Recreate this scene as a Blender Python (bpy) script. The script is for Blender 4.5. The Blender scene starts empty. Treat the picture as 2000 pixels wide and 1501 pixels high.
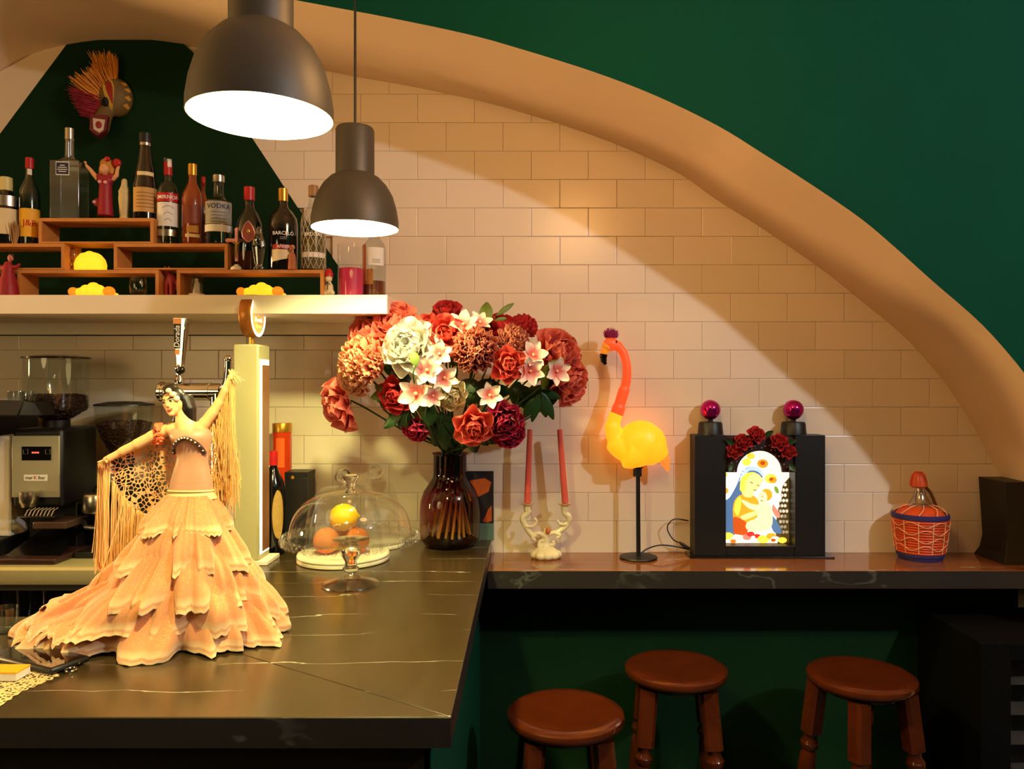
import bpy, bmesh, math, random
from mathutils import Vector, Matrix, noise

random.seed(7)
SC = bpy.context.scene
COL = SC.collection
PI = math.pi
CX, CY, FPX, EZ = 1029.0, 750.0, 1500.0, 1.65      # vanishing point, focal length (pixels), eye height


def P(px, py, d):
    """pixel of the photograph + distance from the lens -> point in the room"""
    return Vector(((px - CX) * d / FPX, d, EZ - (py - CY) * d / FPX))


# ------------------------------------------------------------------ camera
cam = bpy.data.cameras.new('camera')
cam.sensor_width = 36.0
cam.lens = FPX / 2000.0 * 36.0
cam.shift_x = (1000.0 - CX) / 2000.0
cam.clip_start = 0.05
cam_ob = bpy.data.objects.new('camera', cam)
cam_ob.location = (0, 0, EZ)
cam_ob.rotation_euler = (PI / 2, 0, 0)
COL.objects.link(cam_ob)
SC.camera = cam_ob

# ------------------------------------------------------------------ world, room lamps and added fill lights, exposure
world = bpy.data.worlds.new('world')
SC.world = world
world.use_nodes = True
bg = world.node_tree.nodes['Background']
bg.inputs[0].default_value = (1.0, 0.72, 0.46, 1)
bg.inputs[1].default_value = 0.02

PENDANT_EMIT = 1200.0                       # strength of the pendant bulbs
PENDANT_COL = (1.0, 0.94, 0.36)


def lamp(name, kind, loc, power, col, radius=0.05, target=None, angle=None, blend=0.4):
    l = bpy.data.lights.new(name, kind)
    l.energy = power
    l.color = col
    l.shadow_soft_size = radius
    if kind == 'SPOT':
        l.spot_size = angle
        l.spot_blend = blend
    o = bpy.data.objects.new(name, l)
    o.location = loc
    if target is not None:
        o.rotation_euler = (Vector(target) - Vector(loc)).to_track_quat('-Z', 'Y').to_euler()
    COL.objects.link(o)
    return o


lamp('room_ceiling_lamp', 'POINT', (2.40, -0.10, 3.10), 132, (0.86, 0.92, 1.0), 0.05)
lamp('far_left_fill', 'POINT', (-4.2, 1.88, 1.60), 340, (1.0, 0.60, 0.24), 0.2)  # added unseen fill that brightens the vault underside from far left
lamp('bar_end_fill', 'POINT', (0.25, 1.34, 2.46), 24, (1.0, 0.50, 0.16), 0.16)  # added unseen fill, lifts the shadowed tiles of the back wall
lamp('left_side_fill', 'POINT', (-2.0, 0.3, 1.9), 30, (1.0, 0.72, 0.32), 0.4)  # soft added fill from the left front, no lamp known there
lamp('room_lamp', 'POINT', (0.9, -0.6, 2.5), 4, (1.0, 0.72, 0.50), 0.05)

SC.view_settings.view_transform = 'Standard'
SC.view_settings.look = 'None'
SC.view_settings.gamma = 1.0
SC.view_settings.use_curve_mapping = False
SC.view_settings.exposure = 0.2
SC.cycles.use_denoising = True
SC.cycles.caustics_reflective = False
SC.cycles.caustics_refractive = False
SC.cycles.max_bounces = 6
SC.cycles.diffuse_bounces = 3
SC.cycles.glossy_bounces = 4
SC.cycles.transmission_bounces = 6
SC.cycles.transparent_max_bounces = 16
SC.cycles.adaptive_threshold = 0.05
SC.cycles.sample_clamp_indirect = 6.0


# ------------------------------------------------------------------ materials
def lin(r, g, b):
    def f(c):
        c /= 255.0
        return c / 12.92 if c <= 0.04045 else ((c + 0.055) / 1.055) ** 2.4
    return (f(r), f(g), f(b))


MATS = {}


def mat(name, col, rough=0.5, metal=0.0, var=0.08, scale=25.0, spec=0.5, coat=0.0, emit=None, es=0.0,
        trans=0.0, ior=1.45, sub=0.0, bump=0.0, bscale=80.0, sheen=0.0, ramp=None, rnd=0.0):
    m = bpy.data.materials.new(name)
    m.use_nodes = True
    nt = m.node_tree
    b = nt.nodes['Principled BSDF']
    b.inputs['Roughness'].default_value = rough
    b.inputs['Metallic'].default_value = metal
    b.inputs['Specular IOR Level'].default_value = spec
    b.inputs['Coat Weight'].default_value = coat
    b.inputs['Coat Roughness'].default_value = 0.08
    b.inputs['Transmission Weight'].default_value = trans
    b.inputs['IOR'].default_value = ior
    b.inputs['Sheen Weight'].default_value = sheen
    if sub:
        b.inputs['Subsurface Weight'].default_value = sub
        b.inputs['Subsurface Radius'].default_value = (0.02, 0.01, 0.005)
        b.inputs['Subsurface Scale'].default_value = 0.3
    if emit is not None:
        b.inputs['Emission Color'].default_value = (*emit, 1)
        b.inputs['Emission Strength'].default_value = es
    tc = nt.nodes.new('ShaderNodeTexCoord')
    nz = nt.nodes.new('ShaderNodeTexNoise')
    nz.inputs['Scale'].default_value = scale
    nz.inputs['Detail'].default_value = 4
    nt.links.new(tc.outputs['Object'], nz.inputs['Vector'])
    mix = nt.nodes.new('ShaderNodeMix')
    mix.data_type = 'RGBA'
    nt.links.new(nz.outputs['Fac'], mix.inputs[0])
    if ramp:                                      # colour along the petal / leaf (UV v)
        uv = nt.nodes.new('ShaderNodeUVMap')
        sp = nt.nodes.new('ShaderNodeSeparateXYZ')
        nt.links.new(uv.outputs[0], sp.inputs[0])
        r = nt.nodes.new('ShaderNodeValToRGB')
        el = r.color_ramp.elements
        while len(el) < len(ramp):
            el.new(0.5)
        for e, (p_, c_) in zip(el, ramp):
            e.position = p_
            e.color = (*c_, 1)
        nt.links.new(sp.outputs[1], r.inputs[0])
        hs = nt.nodes.new('ShaderNodeMix')
        hs.data_type = 'RGBA'
        hs.blend_type = 'MULTIPLY'
        hs.inputs[0].default_value = 1.0
        nt.links.new(r.outputs[0], hs.inputs[6])
        mix.inputs[6].default_value = (1 - var,) * 3 + (1,)
        mix.inputs[7].default_value = (1, 1, 1, 1)
        nt.links.new(mix.outputs[2], hs.inputs[7])
        src = hs.outputs[2]
    else:
        mix.inputs[6].default_value = (*[max(0, c * (1 - var)) for c in col], 1)
        mix.inputs[7].default_value = (*[min(1, c * (1 + var)) for c in col], 1)
        src = mix.outputs[2]
    if rnd:
        oi = nt.nodes.new('ShaderNodeObjectInfo')
        mr = nt.nodes.new('ShaderNodeMapRange')
        mr.inputs[3].default_value = 1 - rnd
        mr.inputs[4].default_value = 1.0
        nt.links.new(oi.outputs['Random'], mr.inputs[0])
        mm = nt.nodes.new('ShaderNodeVectorMath')
        mm.operation = 'SCALE'
        nt.links.new(src, mm.inputs[0])
        nt.links.new(mr.outputs[0], mm.inputs[3])
        src = mm.outputs[0]
    nt.links.new(src, b.inputs['Base Color'])
    if bump:
        bn = nt.nodes.new('ShaderNodeTexNoise')
        bn.inputs['Scale'].default_value = bscale
        bn.inputs['Detail'].default_value = 5
        nt.links.new(tc.outputs['Object'], bn.inputs['Vector'])
        bp = nt.nodes.new('ShaderNodeBump')
        bp.inputs['Strength'].default_value = bump
        bp.inputs['Distance'].default_value = 0.002
        nt.links.new(bn.outputs['Fac'], bp.inputs['Height'])
        nt.links.new(bp.outputs[0], b.inputs['Normal'])
    MATS[name] = m
    return m


def thin_glass(name, tint=(1, 1, 1), k=1.0, rough=0.02, base=0.03):
    m = bpy.data.materials.new(name)
    m.use_nodes = True
    nt = m.node_tree
    nt.nodes.remove(nt.nodes['Principled BSDF'])
    out = nt.nodes['Material Output']
    tr = nt.nodes.new('ShaderNodeBsdfTransparent')
    tr.inputs[0].default_value = (*tint, 1)
    gl = nt.nodes.new('ShaderNodeBsdfGlossy')
    gl.inputs['Roughness'].default_value = rough
    gl.inputs['Color'].default_value = (0.9, 0.9, 0.9, 1)
    lw = nt.nodes.new('ShaderNodeLayerWeight')
    lw.inputs[0].default_value = 0.25
    mr = nt.nodes.new('ShaderNodeMapRange')
    mr.inputs[3].default_value = base
    mr.inputs[4].default_value = min(1.0, 0.75 * k)
    nt.links.new(lw.outputs['Facing'], mr.inputs[0])
    pw = nt.nodes.new('ShaderNodeMath')
    pw.operation = 'POWER'
    pw.inputs[1].default_value = 2.2
    nt.links.new(lw.outputs['Facing'], pw.inputs[0])
    nt.links.new(pw.outputs[0], mr.inputs[0])
    mx = nt.nodes.new('ShaderNodeMixShader')
    nt.links.new(mr.outputs[0], mx.inputs[0])
    nt.links.new(tr.outputs[0], mx.inputs[1])
    nt.links.new(gl.outputs[0], mx.inputs[2])
    nt.links.new(mx.outputs[0], out.inputs[0])
    MATS[name] = m
    return m


def stone(name, base, veins=0.55, rough=0.3):
    m = mat(name, base, rough, var=0.35, scale=3.0, spec=0.5)
    nt = m.node_tree
    b = nt.nodes['Principled BSDF']
    src = b.inputs['Base Color'].links[0].from_socket
    tc = nt.nodes.new('ShaderNodeTexCoord')
    mp = nt.nodes.new('ShaderNodeMapping')
    mp.inputs['Rotation'].default_value = (0, 0, math.radians(-14))
    mp.inputs['Scale'].default_value = (0.55, 2.3, 1.0)
    nt.links.new(tc.outputs['Object'], mp.inputs[0])
    nz = nt.nodes.new('ShaderNodeTexNoise')
    nz.inputs['Scale'].default_value = 1.6
    nz.inputs['Detail'].default_value = 6
    nz.inputs['Roughness'].default_value = 0.55
    nt.links.new(mp.outputs[0], nz.inputs['Vector'])
    sy = nt.nodes.new('ShaderNodeSeparateXYZ')
    nt.links.new(mp.outputs[0], sy.inputs[0])
    wv = nt.nodes.new('ShaderNodeMath'); wv.operation = 'MULTIPLY_ADD'       # long streaks, bent by the noise
    wv.inputs[1].default_value = 0.75
    nt.links.new(nz.outputs['Fac'], wv.inputs[0]); nt.links.new(sy.outputs[1], wv.inputs[2])
    fq = nt.nodes.new('ShaderNodeMath'); fq.operation = 'MULTIPLY'; fq.inputs[1].default_value = 3.1
    nt.links.new(wv.outputs[0], fq.inputs[0])
    fc = nt.nodes.new('ShaderNodeMath'); fc.operation = 'FRACT'
    nt.links.new(fq.outputs[0], fc.inputs[0])
    su = nt.nodes.new('ShaderNodeMath'); su.operation = 'SUBTRACT'; su.inputs[1].default_value = 0.5
    ab = nt.nodes.new('ShaderNodeMath'); ab.operation = 'ABSOLUTE'
    nt.links.new(fc.outputs[0], su.inputs[0]); nt.links.new(su.outputs[0], ab.inputs[0])
    mr = nt.nodes.new('ShaderNodeMapRange')
    mr.inputs[1].default_value = 0.003; mr.inputs[2].default_value = 0.012
    mr.inputs[3].default_value = 1.0; mr.inputs[4].default_value = 0.0
    nt.links.new(ab.outputs[0], mr.inputs[0])
    mk = nt.nodes.new('ShaderNodeTexNoise'); mk.inputs['Scale'].default_value = 4.2
    nt.links.new(tc.outputs['Object'], mk.inputs['Vector'])
    mr2 = nt.nodes.new('ShaderNodeMapRange')
    mr2.inputs[1].default_value = 0.42; mr2.inputs[2].default_value = 0.56
    nt.links.new(mk.outputs['Fac'], mr2.inputs[0])
    mu = nt.nodes.new('ShaderNodeMath'); mu.operation = 'MULTIPLY'
    nt.links.new(mr.outputs[0], mu.inputs[0]); nt.links.new(mr2.outputs[0], mu.inputs[1])
    mu2 = nt.nodes.new('ShaderNodeMath'); mu2.operation = 'MULTIPLY'; mu2.inputs[1].default_value = veins
    nt.links.new(mu.outputs[0], mu2.inputs[0])
    mx = nt.nodes.new('ShaderNodeMix'); mx.data_type = 'RGBA'
    mx.inputs[7].default_value = (0.6, 0.57, 0.5, 1)
    nt.links.new(mu2.outputs[0], mx.inputs[0]); nt.links.new(src, mx.inputs[6])
    nt.links.new(mx.outputs[2], b.inputs['Base Color'])
    return m


def lace(name, col, scale=60.0, width=0.06, hole=0.0):
    """openwork fabric: threads along voronoi cell edges, holes between"""
    m = mat(name, col, 0.8, var=0.15, scale=40, sheen=0.3)
    nt = m.node_tree
    b = nt.nodes['Principled BSDF']
    out = nt.nodes['Material Output']
    tc = nt.nodes.new('ShaderNodeTexCoord')
    vo = nt.nodes.new('ShaderNodeTexVoronoi')
    vo.feature = 'DISTANCE_TO_EDGE'
    vo.inputs['Scale'].default_value = scale
    nt.links.new(tc.outputs['Object'], vo.inputs['Vector'])
    nz = nt.nodes.new('ShaderNodeTexNoise'); nz.inputs['Scale'].default_value = scale * 0.35
    nt.links.new(tc.outputs['Object'], nz.inputs['Vector'])
    ml = nt.nodes.new('ShaderNodeMath'); ml.operation = 'MULTIPLY_ADD'
    ml.inputs[1].default_value = 0.28; ml.inputs[2].default_value = width - 0.14
    nt.links.new(nz.outputs['Fac'], ml.inputs[0])
    lt = nt.nodes.new('ShaderNodeMath'); lt.operation = 'LESS_THAN'
    nt.links.new(vo.outputs['Distance'], lt.inputs[0]); nt.links.new(ml.outputs[0], lt.inputs[1])
    tr = nt.nodes.new('ShaderNodeBsdfTransparent')
    mx = nt.nodes.new('ShaderNodeMixShader')
    nt.links.new(lt.outputs[0], mx.inputs[0])
    nt.links.new(tr.outputs[0], mx.inputs[1]); nt.links.new(b.outputs[0], mx.inputs[2])
    nt.links.new(mx.outputs[0], out.inputs[0])
    return m


# ------------------------------------------------------------------ mesh builder
class MB:
    def __init__(s):
        s.v, s.f, s.uv = [], [], []

    def add(s, vs, fs, M=None, uv=None):
        o = len(s.v)
        for i, p in enumerate(vs):
            p = Vector(p)
            s.v.append(M @ p if M is not None else p)
            s.uv.append(uv[i] if uv else (0.0, 0.0))
        s.f += [tuple(o + i for i in f) for f in fs]
        return s

    def box(s, c, size, M=None):
        x, y, z = c
        a, b, h = size[0] / 2, size[1] / 2, size[2] / 2
        vs = [(x + i * a, y + j * b, z + k * h) for i in (-1, 1) for j in (-1, 1) for k in (-1, 1)]
        return s.add(vs, [(0, 1, 3, 2), (4, 6, 7, 5), (0, 4, 5, 1), (2, 3, 7, 6), (0, 2, 6, 4), (1, 5, 7, 3)], M)

    def box2(s, lo, hi, M=None):
        return s.box([(a + b) / 2 for a, b in zip(lo, hi)], [abs(b - a) for a, b in zip(lo, hi)], M)

    def lathe(s, prof, n=32, M=None, c=(0, 0, 0), sx=1.0, sy=1.0):
        vs, rings = [], []
        L = max(1e-6, sum(math.dist(prof[i], prof[i + 1]) for i in range(len(prof) - 1)))
        uv, acc = [], 0.0
        for k, (r, z) in enumerate(prof):
            if k:
                acc += math.dist(prof[k - 1], prof[k])
            if r < 1e-6:
                rings.append([len(vs)])
                vs.append((c[0], c[1], c[2] + z)); uv.append((0.5, acc / L))
            else:
                rings.append(list(range(len(vs), len(vs) + n)))
                for i in range(n):
                    a = 2 * PI * i / n
                    vs.append((c[0] + r * sx * math.cos(a), c[1] + r * sy * math.sin(a), c[2] + z)); uv.append((i / n, acc / L))
        fs = []
        for A, B in zip(rings, rings[1:]):
            if len(A) == 1 and len(B) == 1:
                continue
            for i in range(n):
                j = (i + 1) % n
                if len(A) == 1:
                    fs.append((A[0], B[j], B[i]))
                elif len(B) == 1:
                    fs.append((A[i], A[j], B[0]))
                else:
                    fs.append((A[i], A[j], B[j], B[i]))
        return s.add(vs, fs, M, uv)

    def cyl(s, c, r, h, n=24, M=None, r2=None):
        r2 = r if r2 is None else r2
        return s.lathe([(0, 0), (r, 0), (r2, h), (0, h)], n, M, c)

    def ell(s, c, r, nu=20, nv=12, M=None):
        if not hasattr(r, '__len__'):
            r = (r, r, r)
        prof = [(math.sin(PI * k / nv), -math.cos(PI * k / nv)) for k in range(nv + 1)]
        prof[0] = (0, -1); prof[-1] = (0, 1)
        T = Matrix.Translation(c) @ Matrix.Diagonal((r[0], r[1], r[2], 1))
        return s.lathe(prof, nu, (M @ T) if M is not None else T)

    def tube(s, pts, rad, n=8, caps=True, M=None):
        pts = [Vector(p) for p in pts]
        if not hasattr(rad, '__len__'):
            rad = [rad] * len(pts)
        vs, fs, uv = [], [], []
        t0 = (pts[1] - pts[0]).normalized()
        ref = Vector((0, 0, 1)) if abs(t0.z) < 0.9 else Vector((1, 0, 0))
        nrm = t0.cross(ref).normalized()
        for i, p in enumerate(pts):
            t = (pts[min(i + 1, len(pts) - 1)] - pts[max(i - 1, 0)])
            if t.length < 1e-9:
                t = t0.copy()
            t.normalize()
            nrm = (nrm - t * nrm.dot(t))
            if nrm.length < 1e-6:
                nrm = t.orthogonal()
            nrm.normalize()
            bi = t.cross(nrm)
            for k in range(n):
                a = 2 * PI * k / n
                vs.append(p + (nrm * math.cos(a) + bi * math.sin(a)) * rad[i]); uv.append((k / n, i / (len(pts) - 1)))
        for i in range(len(pts) - 1):
            for k in range(n):
                j = (k + 1) % n
                fs.append((i * n + k, i * n + j, (i + 1) * n + j, (i + 1) * n + k))
        if caps:
            fs.append(tuple(reversed(range(n))))
            fs.append(tuple(range((len(pts) - 1) * n, len(pts) * n)))
        return s.add(vs, fs, M, uv)

    def prism(s, pts, y0, y1, M=None):
        """polygon in x,z extruded from y0 to y1"""
        n = len(pts)
        vs = [(x, y0, z) for x, z in pts] + [(x, y1, z) for x, z in pts]
        fs = [tuple(range(n)), tuple(reversed(range(n, 2 * n)))]
        fs += [(i, i + n, (i + 1) % n + n, (i + 1) % n) for i in range(n)]
        return s.add(vs, fs, M)

    def slab(s, pts, z0, z1, M=None):
        """polygon in x,y extruded from z0 to z1"""
        n = len(pts)
        vs = [(x, y, z0) for x, y in pts] + [(x, y, z1) for x, y in pts]
        fs = [tuple(reversed(range(n))), tuple(range(n, 2 * n))]
        fs += [(i, (i + 1) % n, (i + 1) % n + n, i + n) for i in range(n)]
        return s.add(vs, fs, M)

    def sheet(s, fn, nu, nv, M=None, closed=False):
        vs, fs, uv = [], [], []
        cols = nu if closed else nu + 1
        for j in range(nv + 1):
            for i in range(cols):
                vs.append(fn(i / nu, j / nv)); uv.append((i / nu, j / nv))
        for j in range(nv):
            for i in range(nu):
                k = (i + 1) % cols
                fs.append((j * cols + i, j * cols + k, (j + 1) * cols + k, (j + 1) * cols + i))
        return s.add(vs, fs, M, uv)

    def mesh(s, name):
        me = bpy.data.meshes.new(name)
        me.from_pydata([tuple(p) for p in s.v], [], s.f)
        return me

    def obj(s, name, m, parent=None, smooth=True, bevel=0.0, angle=40, flip=True, kind=None, label=None):
        me = s.mesh(name)
        if any(u != (0.0, 0.0) for u in s.uv):
            ul = me.uv_layers.new(name='UVMap')
            for lp in me.loops:
                ul.data[lp.index].uv = s.uv[lp.vertex_index]
        if flip:
            bm = bmesh.new(); bm.from_mesh(me)
            bmesh.ops.recalc_face_normals(bm, faces=bm.faces)
            bm.to_mesh(me); bm.free()
        return put(name, me, m, parent, smooth, bevel, angle, kind, label)


def put(name, me, m, parent=None, smooth=True, bevel=0.0, angle=40, kind=None, label=None):
    if smooth:
        me.shade_smooth()
        me.set_sharp_from_angle(angle=math.radians(angle))
    for x in (m if isinstance(m, (list, tuple)) else [m]):
        me.materials.append(x)
    o = bpy.data.objects.new(name, me)
    COL.objects.link(o)
    if parent is not None:
        o.parent = parent
    if bevel:
        b = o.modifiers.new('bevel', 'BEVEL')
        b.width = bevel
        b.segments = 2
        b.limit_method = 'ANGLE'
        b.angle_limit = math.radians(35)
    if kind:
        o['kind'] = kind
    if label:
        o['label'] = label
    return o


def tag(o, label, cat, group=None):
    o['label'] = label
    o['category'] = cat
    if group:
        o['group'] = group
    return o


def thing(name, label, cat, loc=(0, 0, 0), rz=0.0, group=None):
    o = bpy.data.objects.new(name, None)
    o.empty_display_size = 0.02
    o.location = loc
    o.rotation_euler = (0, 0, rz)
    COL.objects.link(o)
    return tag(o, label, cat, group)


def struct(o):
    o['kind'] = 'structure'
    return o


def evaluated(ob):
    dg = bpy.context.evaluated_depsgraph_get()
    return bpy.data.meshes.new_from_object(ob.evaluated_get(dg))


def blob(name, mb, m, parent, vox=0.003, it=6, fac=0.6):
    """fuse overlapping shapes into one continuous smooth surface"""
    me = mb.mesh('tmp')
    bm = bmesh.new(); bm.from_mesh(me)
    bmesh.ops.recalc_face_normals(bm, faces=bm.faces)
    bm.to_mesh(me); bm.free()
    t = bpy.data.objects.new('tmp', me)
    COL.objects.link(t)
    r = t.modifiers.new('r', 'REMESH'); r.mode = 'VOXEL'; r.voxel_size = vox
    if it:
        k = t.modifiers.new('s', 'SMOOTH'); k.iterations = it; k.factor = fac
    out = evaluated(t)
    bpy.data.objects.remove(t); bpy.data.meshes.remove(me)
    out.materials.clear()
    return put(name, out, m, parent, True, 0, 60)


def text_mesh(body, size, align='CENTER', shear=0.0, spacing=1.0):
    c = bpy.data.curves.new('tmp', 'FONT')
    c.body = body; c.size = size; c.align_x = align; c.align_y = 'CENTER'; c.shear = shear
    c.space_character = spacing; c.resolution_u = 2; c.offset = size * 0.012
    t = bpy.data.objects.new('tmp', c)
    COL.objects.link(t)
    me = evaluated(t)
    vs = [v.co.copy() for v in me.vertices]
    fs = [tuple(p.vertices) for p in me.polygons]
    bpy.data.objects.remove(t); bpy.data.curves.remove(c); bpy.data.meshes.remove(me)
    return vs, fs


def lettering(body, size, m, parent, fn, shear=0.0, name='lettering', spacing=1.0):
    """fn maps flat text coordinates (x, y) to a point in the parent's frame"""
    vs, fs = text_mesh(body, size, shear=shear, spacing=spacing)
    mb = MB().add([fn(v.x, v.y) for v in vs], fs)
    return mb.obj(name, m, parent, smooth=False, flip=False)


def bez(pts, n=8):
    """smooth curve through points"""
    pts = [Vector(p) for p in pts]
    out = []
    for i in range(len(pts) - 1):
        p0 = pts[max(i - 1, 0)]; p1 = pts[i]; p2 = pts[i + 1]; p3 = pts[min(i + 2, len(pts) - 1)]
        for k in range(n):
            t = k / n
            out.append(0.5 * ((2 * p1) + (p2 - p0) * t + (2 * p0 - 5 * p1 + 4 * p2 - p3) * t * t + (3 * p1 - p0 - 3 * p2 + p3) * t ** 3))
    out.append(pts[-1])
    return out


def lerp(a, b, t):
    return a + (b - a) * t


def interp(tab, x):
    if x <= tab[0][0]:
        return tab[0][1]
    for (a, b), (c, d) in zip(tab, tab[1:]):
        if x <= c:
            return b + (d - b) * (x - a) / (c - a)
    return tab[-1][1]


# ------------------------------------------------------------------ palette
M_PLASTER = mat('cream_plaster', lin(232, 205, 170), 0.85, var=0.05, scale=6, bump=0.25, bscale=90)
M_GREEN = mat('green_wall_paint', lin(0, 62, 44), 0.85, var=0.10, scale=5, spec=0.15, bump=0.35, bscale=120)
M_GREEN_D = mat('dark_green_wall_paint', lin(8, 42, 16), 0.8, var=0.10, scale=5, spec=0.2, bump=0.3, bscale=120)
M_GROUT = mat('grout', lin(206, 188, 164), 0.9, var=0.1)
M_TILE = mat('cream_glazed_tile', lin(234, 218, 196), 0.26, var=0.03, scale=4, spec=0.5, rnd=0.06)
M_FLOOR = mat('dark_floor', lin(40, 34, 30), 0.6, var=0.2, scale=4)
M_STONE = stone('dark_veined_stone', lin(62, 48, 26), 0.8, 0.24)
M_STONE.node_tree.nodes['Principled BSDF'].inputs['Specular IOR Level'].default_value = 1.0
M_STONE2 = stone('glow_tinted_stone', lin(134, 78, 40), 0.6, 0.10)  # ledge top: its warm orange glow is put into this base colour
M_STONE2.node_tree.nodes['Principled BSDF'].inputs['Specular IOR Level'].default_value = 1.0
M_BLACK = mat('black_satin', lin(16, 14, 14), 0.45, var=0.2)
M_BLACKG = mat('black_gloss', lin(10, 9, 10), 0.12, var=0.1, coat=0.3)
M_DARKWOOD = mat('dark_front_panel', lin(24, 18, 14), 0.5, var=0.2, scale=10)
M_CHROME = mat('chrome', lin(210, 205, 198), 0.08, 1.0, var=0.02)
M_BSTEEL = mat('satin_steel_edge', lin(190, 178, 130), 0.4, 0.45, var=0.05)
M_STEEL = mat('brushed_steel', lin(190, 184, 170), 0.28, 1.0, var=0.06, scale=60)
M_GOLD = mat('gold_foil', lin(214, 160, 60), 0.3, 0.8, var=0.1)
M_WHITE = mat('white_paint', lin(238, 226, 204), 0.55, var=0.03)
M_WHITEG = mat('white_gloss', lin(244, 238, 226), 0.25, var=0.02)
M_BOXWOOD = mat('light_oak', lin(196, 128, 62), 0.5, var=0.22, scale=30)
M_STOOL = mat('varnished_stool_wood', lin(80, 31, 10), 0.14, var=0.4, scale=18, coat=0.6)
M_SHADE = mat('dark_grey_lamp_shade', lin(66, 60, 52), 0.5, var=0.06)
M_SHADE_IN = mat('white_lamp_reflector', lin(250, 244, 230), 0.5, var=0.01)
M_BULB = mat('lit_bulb', (1, 1, 1), 0.5, emit=PENDANT_COL, es=PENDANT_EMIT)
M_CLEAR = thin_glass('clear_glass', (0.985, 0.99, 0.985), 1.25, 0.02, 0.028)
M_CLEAR2 = thin_glass('bottle_glass', (0.84, 0.88, 0.88), 1.1, 0.04, 0.05)
M_SOLID = mat('solid_glass', (0.98, 0.98, 0.96), 0.0, trans=1.0, ior=1.45, var=0.0)
M_LIQ_AMBER = mat('amber_spirit', lin(150, 66, 20), 0.1, var=0.1, coat=0.5)
M_LIQ_CLEAR = thin_glass('clear_spirit', (0.75, 0.8, 0.8), 0.6, 0.05, 0.02)
M_DKGLASS = mat('dark_bottle_glass', lin(18, 15, 12), 0.08, var=0.1, coat=0.6)
M_GRGLASS = mat('dark_green_bottle_glass', lin(20, 34, 22), 0.08, var=0.1, coat=0.6)
M_LABEL = mat('cream_paper_label', lin(226, 206, 160), 0.6, var=0.08, scale=60)
M_LABELW = mat('white_paper_label', lin(226, 222, 214), 0.6, var=0.05, scale=60)
M_LABELY = mat('yellow_paper_label', lin(236, 176, 38), 0.55, var=0.05)
M_RED = mat('red_lacquer', lin(176, 22, 22), 0.4, var=0.1)
M_REDINK = mat('red_ink', lin(186, 34, 26), 0.6, var=0.02)
M_BLUEINK = mat('navy_ink', lin(30, 32, 70), 0.6, var=0.02)
M_BLACKINK = mat('black_ink', lin(20, 18, 18), 0.6, var=0.02)
M_WHITEINK = mat('white_ink', lin(238, 234, 226), 0.6, var=0.02)
M_MAGENTA = mat('magenta_wax', lin(190, 34, 84), 0.5, var=0.06)

# ------------------------------------------------------------------ the room
D = 2.70            # lens to tiled wall
YF = 2.20           # lens to green arch wall
arch = [  # pixel of the front edge (at YF) and of the back edge (at D)
    ((-740, 1875), (-400, 1667)), ((-730, 1100), (-394, 1050)), ((-720, 750), (-387, 750)), ((-660, 500), (-339, 547)),
    ((-560, 300), (-258, 385)), ((-420, 130), (-145, 248)), ((-250, 0), (-7, 143)), ((-130, -56), (90, 96)),
    ((59, -82), (243, 75)), ((250, -62), (398, 92)), ((420, -30), (536, 118)), ((600, 4), (682, 147)), ((760, 34), (811, 170)),
    ((912, 66), (934, 196)), ((1020, 96), (1022, 220)), ((1160, 140), (1135, 256)), ((1280, 186), (1232, 293)),
    ((1400, 244), (1329, 340)), ((1488, 298), (1398, 389)), ((1585, 360), (1475, 437)), ((1681, 426), (1557, 492)),
    ((1750, 484), (1619, 536)), ((1820, 547), (1678, 584)), ((1919, 634), (1763, 654)), ((2000, 727), (1833, 731)),
    ((2050, 800), (1876, 791)), ((2095, 880), (1914, 854)), ((2140, 980), (1951, 930)), ((2170, 1080), (1976, 1010)),
    ((2190, 1200), (1988, 1107)), ((2195, 1875), (1990, 1667))]
fr = bez([P(*f, YF) for f, b in arch], 4)
bk = bez([P(*b, D) for f, b in arch], 4)
n = len(fr)
mb = MB()
mb.add(fr + [p + Vector((0, 0.012, 0)) for p in bk], [(i, i + 1, n + i + 1, n + i) for i in range(n - 1)])
vault = struct(mb.obj('ceiling_vault', M_PLASTER, angle=50))
# green wall with the arch cut out
HX0, HX1, HZ = -5.0, 3.1, 3.3
mb = MB()
outer = []
for p in fr:
    if p.z < 2.0 and p.x < 0:
        outer.append(Vector((HX0, YF, p.z)))
    elif p.z < 2.0:
        outer.append(Vector((HX1, YF, p.z)))
    else:
        t = (p.x - fr[0].x) / (fr[-1].x - fr[0].x)
        outer.append(Vector((lerp(HX0, HX1, t), YF, HZ)))
mb.add(fr + outer, [(i, i + 1, n + i + 1, n + i) for i in range(n - 1)])
for i in range(n - 1):                       # corner fillers
    a, b = outer[i], outer[i + 1]
    if (a.z < HZ) != (b.z < HZ):
        hi, lo = (a, b) if a.z > b.z else (b, a)
        mb.add([hi, lo, Vector((lo.x, YF, HZ))], [(0, 1, 2)])
struct(mb.obj('wall_front', M_GREEN, smooth=False))
# back wall, lower green wall, floor, ceiling
wall_back = struct(MB().box2((-3.0, D + 0.012, 1.0), (2.4, D + 0.10, 3.2)).obj('wall_back', M_GROUT, smooth=False))
struct(MB().box2((-3.0, D, 0.0), (2.4, D + 0.10, 1.0)).obj('wall_back_lower', M_GREEN_D, smooth=False))
struct(MB().box2((-5.0, -2.0, -0.1), (3.1, 2.9, 0.0)).obj('floor', M_FLOOR, smooth=False))
struct(MB().box2((-5.0, -2.0, HZ), (3.1, YF + 0.05, HZ + 0.1)).obj('ceiling', M_PLASTER, smooth=False))
struct(MB().box2((3.1, -2.0, 0.0), (3.2, YF + 0.05, HZ)).obj('wall_right', M_GREEN, smooth=False))

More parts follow.
